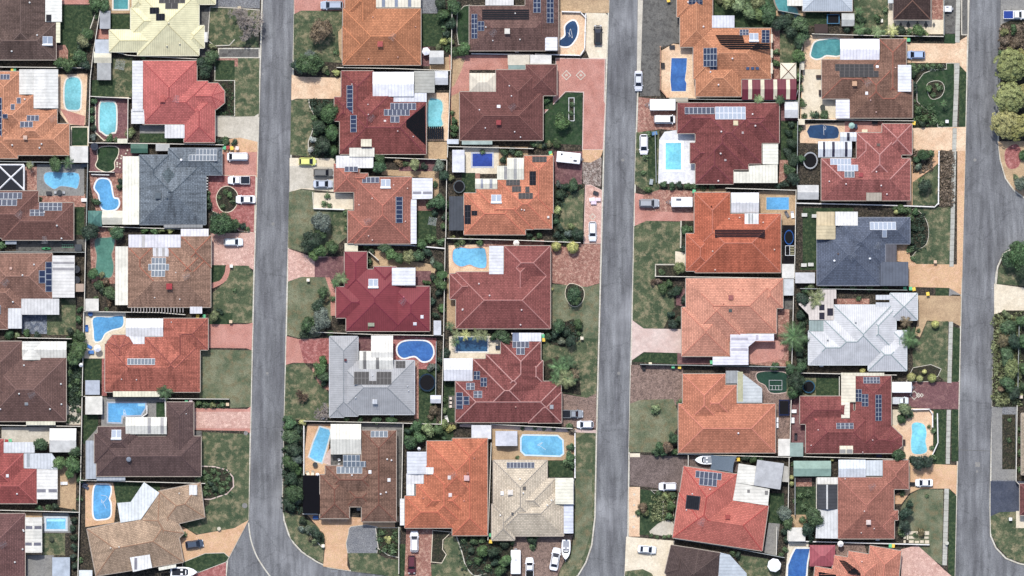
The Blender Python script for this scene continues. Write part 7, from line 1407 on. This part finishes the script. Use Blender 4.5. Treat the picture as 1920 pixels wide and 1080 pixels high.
# ================================================================ PLANTS
veg('180,8,14,d 196,12,12,d 165,65,12,d 158,78,12,o 150,108,14,d 130,122,14,d 115,118,11,d 160,122,11,k 140,104,9,o 183,30,6,k 105,308,13,d 55,310,6,d 4,458,9,g 76,374,4,g 172,434,17,k 150,655,18,g 140,672,14,g 134,622,9,k 150,630,13,d 148,600,8,d 151,580,7,d 18,627,10,d 32,627,7,o 52,626,9,d 70,628,8,k 78,833,13,d 112,868,13,g 139,872,16,g 141,846,12,d 133,886,11,g 150,900,8,d 150,935,6,k 75,953,8,d 92,951,6,k 105,950,9,k 128,790,4,o')
veg('138,960,7,k 140,975,8,k 138,990,8,k 139,1008,8,k 140,1026,8,k 138,1044,8,k 140,1062,8,k 150,1050,6,d 130,700,6,k 145,715,6,k 150,740,6,k 148,770,5,k 128,725,6,k')
veg('245,248,10,o 175,190,8,d 173,206,8,d 172,222,8,d 176,240,7,k 175,258,8,s 206,259,9,g 217,262,5,y 268,106,8,g 397,108,14,d 386,132,15,k 378,118,12,k 399,88,8,o 405,104,8,o 411,265,9,k 425,268,8,d 440,267,7,k 422,262,6,d 180,378,9,d 227,340,8,k 225,350,7,d 221,437,13,d 210,430,9,o 290,432,9,g 303,431,8,o 318,430,9,y 272,432,8,g 393,385,9,k 391,372,7,d 418,420,24,d 405,412,13,k 440,422,11,d 455,424,8,k 464,430,5,k 430,366,7,g 423,360,5,s 418,388,5,l 437,378,5,s 412,370,4,s 390,363,5,y')
veg('176,512,12,d 190,515,7,o 186,534,10,d 200,528,9,a 208,548,13,d 180,560,5,l 205,567,7,a 192,545,8,k 402,592,11,o 412,583,7,k 372,757,7,d 385,759,6,k 400,760,7,o 418,759,6,d 370,822,7,k 369,836,7,k 375,825,4,y 200,580,4,a 440,545,4,l')
palms('310,733,17,d,16 128,306,12,d 57,310,9,o 640,522,14,l,14 628,530,10,g 692,612,6,g')
veg('382,886,5,d 390,895,5,g 400,884,5,d 408,898,5,l 395,906,7,k 415,920,6,o 372,898,6,k 403,917,8,k 388,912,6,g 374,920,6,k 386,958,4,y 419,907,5,d 376,893,5,g 345,1002,6,k 425,905,4,d 410,889,4,o 383,925,6,k 428,915,4,d 430,898,3,l')
veg('603,58,21,b 575,122,22,d 594,118,16,d 560,126,14,k 582,105,12,s 608,130,9,o 631,137,8,y 630,98,6,w 612,135,7,d 618,212,18,d 602,206,12,k 598,238,13,k 622,250,14,d 606,272,16,k 625,282,10,d 590,222,6,w 587,262,7,w 583,280,7,w 592,250,6,s 634,225,8,k 614,368,6,g 608,382,6,g 618,386,5,d 604,416,20,s 603,438,13,d 585,452,19,k 600,470,13,g 622,462,13,d 588,478,11,g 576,440,8,k 648,400,6,k 650,420,5,k 650,430,5,s')
veg('606,548,11,d 598,572,13,k 603,600,19,s 578,608,15,d 571,625,10,k 618,625,8,d 588,615,11,s 610,560,8,a 625,560,6,k 605,676,10,g 600,690,13,g 606,706,11,d 594,700,9,o 609,718,8,k 545,792,12,g 566,792,8,y 538,785,9,d 556,808,10,k 546,818,15,d 552,842,14,k 545,868,15,d 556,882,10,g 548,898,13,k 552,925,18,d 543,945,12,k 560,935,10,s 538,800,8,g 556,862,11,s 540,840,9,d')
veg('568,976,9,k 591,997,12,k 576,992,9,s 604,1006,8,k 592,1012,9,o 567,992,8,s 584,1010,7,a 650,785,7,d 676,786,7,d 707,787,10,d 735,788,10,d 829,28,12,d 845,45,11,k 838,62,9,k 845,78,9,o 832,78,8,y 822,88,7,o 852,98,10,d 870,92,13,g 850,12,14,d 826,8,12,k 866,100,7,g 843,30,8,k')
veg('851,226,8,g 851,240,9,g 850,252,7,d 848,212,5,k 712,298,11,d 711,315,14,d 748,305,9,a 760,308,6,y 778,310,12,o 795,312,8,k 822,312,12,s 832,330,11,k 816,345,7,d 845,335,8,o 820,378,15,d 806,384,9,d 836,385,10,d 815,398,8,k 804,448,9,g 790,458,10,g 812,448,8,l 827,453,9,g 835,405,8,k 833,425,8,d 778,452,8,d 840,408,6,d')
veg('722,466,11,d 735,478,12,g 750,485,11,d 766,482,13,o 784,480,12,d 800,474,10,k 812,490,9,s 822,500,11,d 830,515,11,g 825,532,12,d 822,550,9,k 812,565,9,k 828,578,9,g 818,592,8,k 695,470,8,k 693,490,6,d 688,462,6,g 770,515,6,k 800,530,7,d 812,520,8,k 820,690,8,k 808,688,9,s 812,770,10,a 807,782,7,a 833,750,6,o 833,770,7,l 832,795,10,l 845,803,9,y 838,705,6,k 848,712,8,k 835,662,10,k 828,675,9,k 810,716,4,k')
palms('855,627,11,o 872,628,12,y 893,628,13,o 908,630,11,o,14 1048,690,22,g,16 1062,678,18,d,14 1058,708,22,o,16 1040,710,14,g,12 1070,712,14,d,12 1077,700,12,a,10 852,642,10,g 843,612,11,d')
veg('780,800,13,d 768,828,15,d 786,818,12,g 803,806,13,l 820,806,11,g 765,808,8,k 834,822,7,d 943,632,15,d 955,648,10,d 925,632,8,d 1008,267,9,o 1043,268,10,d 1030,270,7,o 1015,272,7,o 1053,228,16,g 1072,196,5,w 1071,212,5,s 1024,188,8,g 1016,195,7,d 945,285,9,d 943,300,8,k 958,283,9,k 972,287,9,d 1000,270,8,d 1020,272,8,k 1076,347,12,d 1060,350,8,k 1050,365,10,k 1047,345,8,s 1045,395,9,y 1040,405,8,k 1042,415,8,d 1050,427,8,k 1065,438,9,s 1082,438,12,k 1045,440,9,k 1072,425,8,o 905,285,5,k')
veg('850,447,7,o 866,452,8,l 884,448,7,o 900,453,8,g 858,458,6,d 992,442,8,k 1010,440,7,d 1000,450,5,k 1030,543,8,y 1022,547,7,o 1077,552,15,d 1080,562,11,g 1085,609,10,d 1048,613,14,d 1062,622,10,k 1040,628,9,k 1070,638,12,k 1052,640,9,s 1030,632,9,k 1085,625,5,b 1060,455,6,k 858,8,8,k 862,790,7,k 980,803,4,d 1003,803,4,d 1020,804,4,d 1038,804,4,d 1068,800,7,k')
for s in '1043,462,10 1074,464,12'.split(): x, y, r = map(float, s.split(',')); plant(x, y, r, 'y', True)
veg('728,1012,9,y 735,1025,7,o 716,1000,5,d 742,1000,5,l 720,1030,6,d 738,1035,7,k 712,1012,5,g 745,1015,4,s 870,1012,7,k 888,1015,8,d 904,1012,7,k 882,1032,8,k 905,1032,12,g 897,1050,9,d 880,1055,5,s 925,1035,12,k 948,1052,13,g 938,1070,11,d 928,1055,9,k 945,1020,10,k 960,1015,8,d 890,1010,7,l 915,1065,7,a 998,1012,10,k 990,1003,9,d 1000,1025,7,d 1004,1003,8,d 1070,838,9,d 1069,855,10,g 1071,870,9,d 1062,868,7,k 970,858,4,k 872,1065,4,s 1073,808,8,b')
veg('1364,3,15,o 1384,8,16,l 1405,22,15,l 1420,6,14,o 1420,28,11,l 1440,28,16,d 1433,12,12,g 1455,45,13,k 1470,42,14,k 1500,48,17,d 1482,58,13,k 1505,70,12,d 1497,105,13,g 1490,118,9,g 1496,82,11,k 1454,118,9,g 1455,98,7,d 1350,0,10,o 1432,40,8,l 1480,30,10,k 1508,60,8,d 1498,145,9,g 1500,165,7,d 1498,190,7,d 1375,183,6,d 1325,184,7,g 1460,184,9,o 1330,183,5,g')
palms('1420,187,11,l,12 1460,188,11,d,12 1520,215,7,d 1487,632,30,g,16 1528,560,20,o,16 1697,603,14,a,10 1702,635,22,g,16 1610,55,13,g 1642,60,13,l 1670,58,14,y,10 1608,22,10,g 1767,195,8,g,9 1500,75,11,d')
veg('1484,232,8,k 1478,250,9,k 1484,268,11,k 1476,285,10,k 1486,300,12,k 1478,318,12,d 1486,335,13,k 1470,345,9,k 1458,350,8,k 1490,215,8,k 1245,347,8,d 1260,349,8,d 1275,348,8,k 1290,349,8,d 1304,350,7,d 1318,352,6,k 1335,352,6,d 1216,356,8,g 1210,295,6,o 1216,252,7,d 1207,325,5,a 1285,432,10,d 1292,450,8,a 1284,466,8,k 1295,430,6,s 1274,502,12,o 1235,528,8,b 1254,532,9,d 1268,545,10,k 1242,542,10,d 1256,550,8,k 1274,600,9,k 1262,608,10,k 1258,590,8,k 1282,562,9,k 1240,510,6,k 1230,765,9,l 1228,772,7,g 1275,755,7,k')
veg('1238,838,11,d 1228,848,9,d 1252,838,12,a 1262,820,11,d 1264,848,8,d 1242,850,9,d 1205,952,10,a 1210,962,8,o 1196,962,6,a 1250,932,9,o 1258,948,10,d 1255,968,9,g 1235,925,6,o 1262,930,7,k 1221,1004,4,k 1232,1007,4,d 1246,1007,4,d 1254,1005,4,k 1398,856,10,k 1412,858,10,d 1425,860,6,k 1452,688,10,d 1480,692,12,d 1492,712,18,k 1485,735,13,d 1500,690,12,d 1478,682,8,o 1495,735,10,k 1470,962,14,s 1478,980,12,d 1472,996,10,k 1474,1012,8,k 1472,1030,6,k 1465,1040,5,o 1384,1040,8,k 1374,1038,6,s 1488,870,5,o')
for s in '1484,895,5 1484,907,5 1708,707,9 1724,710,7 1733,697,5 1747,709,9 1617,695,6 1753,608,8 416,423,7 429,424,4 1680,398,5 1560,862,4'.split(): x, y, r = map(float, s.split(',')); plant(x, y, r, 'y', True)
veg('1526,968,18,d 1514,992,14,k 1520,1008,9,k 1540,970,8,g 1505,975,7,k 1535,985,7,d 1505,560,14,k 1500,590,10,k 1502,610,9,k 1498,660,10,k 1500,640,8,k 1500,680,9,k 1510,545,9,d 1530,215,9,k 1545,216,10,d 1502,300,9,d 1508,218,6,k 1505,195,7,k 1500,240,6,k 1722,58,12,g 1690,57,10,k 1675,62,7,d 1732,62,8,l 1705,60,7,k 1645,35,9,d 1612,35,10,d 1588,55,9,k 1660,20,6,d 1625,58,9,d 1658,62,7,g')
veg('1711,125,7,d 1712,140,8,k 1712,158,8,k 1712,172,8,k 1725,126,6,s 1738,124,6,g 1750,124,6,d 1762,125,6,s 1718,132,6,s 1742,168,8,g 1750,178,5,a 1762,165,6,k 1756,160,4,d 1720,205,9,d 1735,222,9,d 1728,232,8,k 1712,190,5,o 1752,226,6,s 1765,232,5,w 1712,230,7,k 1730,290,11,d 1720,300,9,d 1745,288,6,s 1722,312,8,s 1733,348,13,k 1728,340,7,d 1690,393,10,d 1678,388,6,g 1716,397,8,g 1706,410,7,k 1704,440,8,k 1708,452,8,k 1706,468,7,d 1712,428,8,k 1703,395,7,d 1712,485,5,s 1545,536,9,d 1570,537,7,k 1600,540,8,d 1630,540,7,k 1660,541,8,d 1520,536,8,o')
veg('1696,768,13,o 1690,785,10,d 1705,778,7,a 1685,852,14,d 1678,856,8,k 1722,866,14,k 1738,864,12,k 1712,862,9,k 1730,872,9,k 1748,860,7,d 1697,962,13,k 1694,985,12,k 1690,1000,7,k 1704,945,9,k 1738,930,4,d 1728,997,9,a 1716,1003,5,k 1750,808,6,o 1747,840,5,a 1692,925,6,k 1756,786,5,g 1490,940,5,k 1500,930,6,k 1515,925,7,k 1508,950,7,k 1742,800,4,d 1610,560,5,k 1722,620,4,o')
for x, y, r in ((1893, 125, 31), (1918, 118, 22), (1890, 183, 29), (1914, 180, 22), (1882, 232, 27), (1908, 240, 24)): plant(x, y, r, 'p')
veg('1910,480,26,d 1890,486,16,d 1918,505,22,k 1902,462,12,d 1914,345,15,s 1918,290,10,d 1905,335,8,o 1890,612,16,d 1880,640,14,a 1885,668,16,d 1900,640,15,k 1895,690,17,o 1888,720,15,d 1900,738,13,k 1912,602,11,g 1916,640,13,g 1918,690,11,d 1878,730,8,a 1886,590,9,o 1915,725,9,d 1893,787,4,k 1892,825,5,k 1912,805,6,l 1912,850,7,l 1911,825,6,k 1912,880,6,d 1900,56,9,d 1882,60,9,o 1885,80,9,b 1905,82,10,b 1893,95,8,o 1878,100,8,d')
bare(459, 48, 42, 'large bare grey tree spreading over the lawn and road at the top', 7)
bare(608, 770, 24, 'bare pinkish grey tree at the corner of pale grey metal house', 6)
bare(566, 742, 16, 'small sparse brown twig tree on lawn left of grey metal house', 5, M_bark)
bare(1228, 530, 10, 'tiny leafless tree at a lawn corner left of peach salmon house', 5, M_bark)
# low planting as loose cover
cover((405, 153, 438, 216), 60, .35, 'd', 'grey green ground cover and flowers'); cover([(579, 187), (637, 187), (637, 295), (584, 295), (592, 235)], 240, .5, 'k', 'dark ground cover with white flowers'); cover((1763, 284, 1786, 386), 260, .5, 'b', 'grey brown ground cover strip'); cover((1712, 283, 1750, 320), 70, .5, 'b', 'twiggy brown ground cover')
cover([(1862, 592), (1915, 585), (1912, 760), (1862, 760)], 420, .55, 'o', 'mixed olive ground cover'); cover([(533, 787), (568, 792), (567, 962), (531, 958)], 300, .5, 'k', 'dark ground cover'); cover((377, 877, 432, 930), 90, .4, 'd', 'green ground cover with pale stones'); cover((706, 991, 748, 1040), 70, .35, 'd', 'green ground cover'); cover((860, 1008, 955, 1078), 160, .4, 'k', 'dark ground cover with low tufts')
cover((1876, 50, 1920, 104), 260, .6, 'b', 'scrubby brown ground cover'); cover([(1037, 347), (1092, 348), (1060, 370), (1045, 400), (1040, 445)], 90, .45, 'k', 'dark ground cover with flowers'); cover((1045, 432, 1092, 452), 90, .4, 'k', 'dark low ground cover'); cover((1713, 123, 1770, 131), 50, .35, 's', 'silver green ground cover'); cover((1712, 195, 1757, 236), 90, .45, 'd', 'leafy ground cover'); cover((1222, 921, 1262, 976), 100, .45, 'o', 'olive ground cover')
cover((831, 22, 846, 95), 90, .5, 'd', 'tangled green ground cover'); cover([(150, 60), (172, 60), (160, 120), (140, 118)], 120, .5, 'k', 'dark ground cover'); cover((128, 645, 152, 790), 200, .5, 'k', 'dark ground cover'); cover((1500, 550, 1515, 690), 120, .5, 'k', 'dark ground cover'); cover((1034, 602, 1090, 645), 90, .45, 'k', 'dark ground cover'); cover((830, 660, 845, 720), 60, .4, 'k', 'dark ground cover'); cover((1705, 398, 1735, 470), 120, .4, 'k', 'dark low ground cover'); cover((366, 749, 428, 763), 80, .35, 'd', 'green ground cover')
flush_shrubs()
flush_labels()
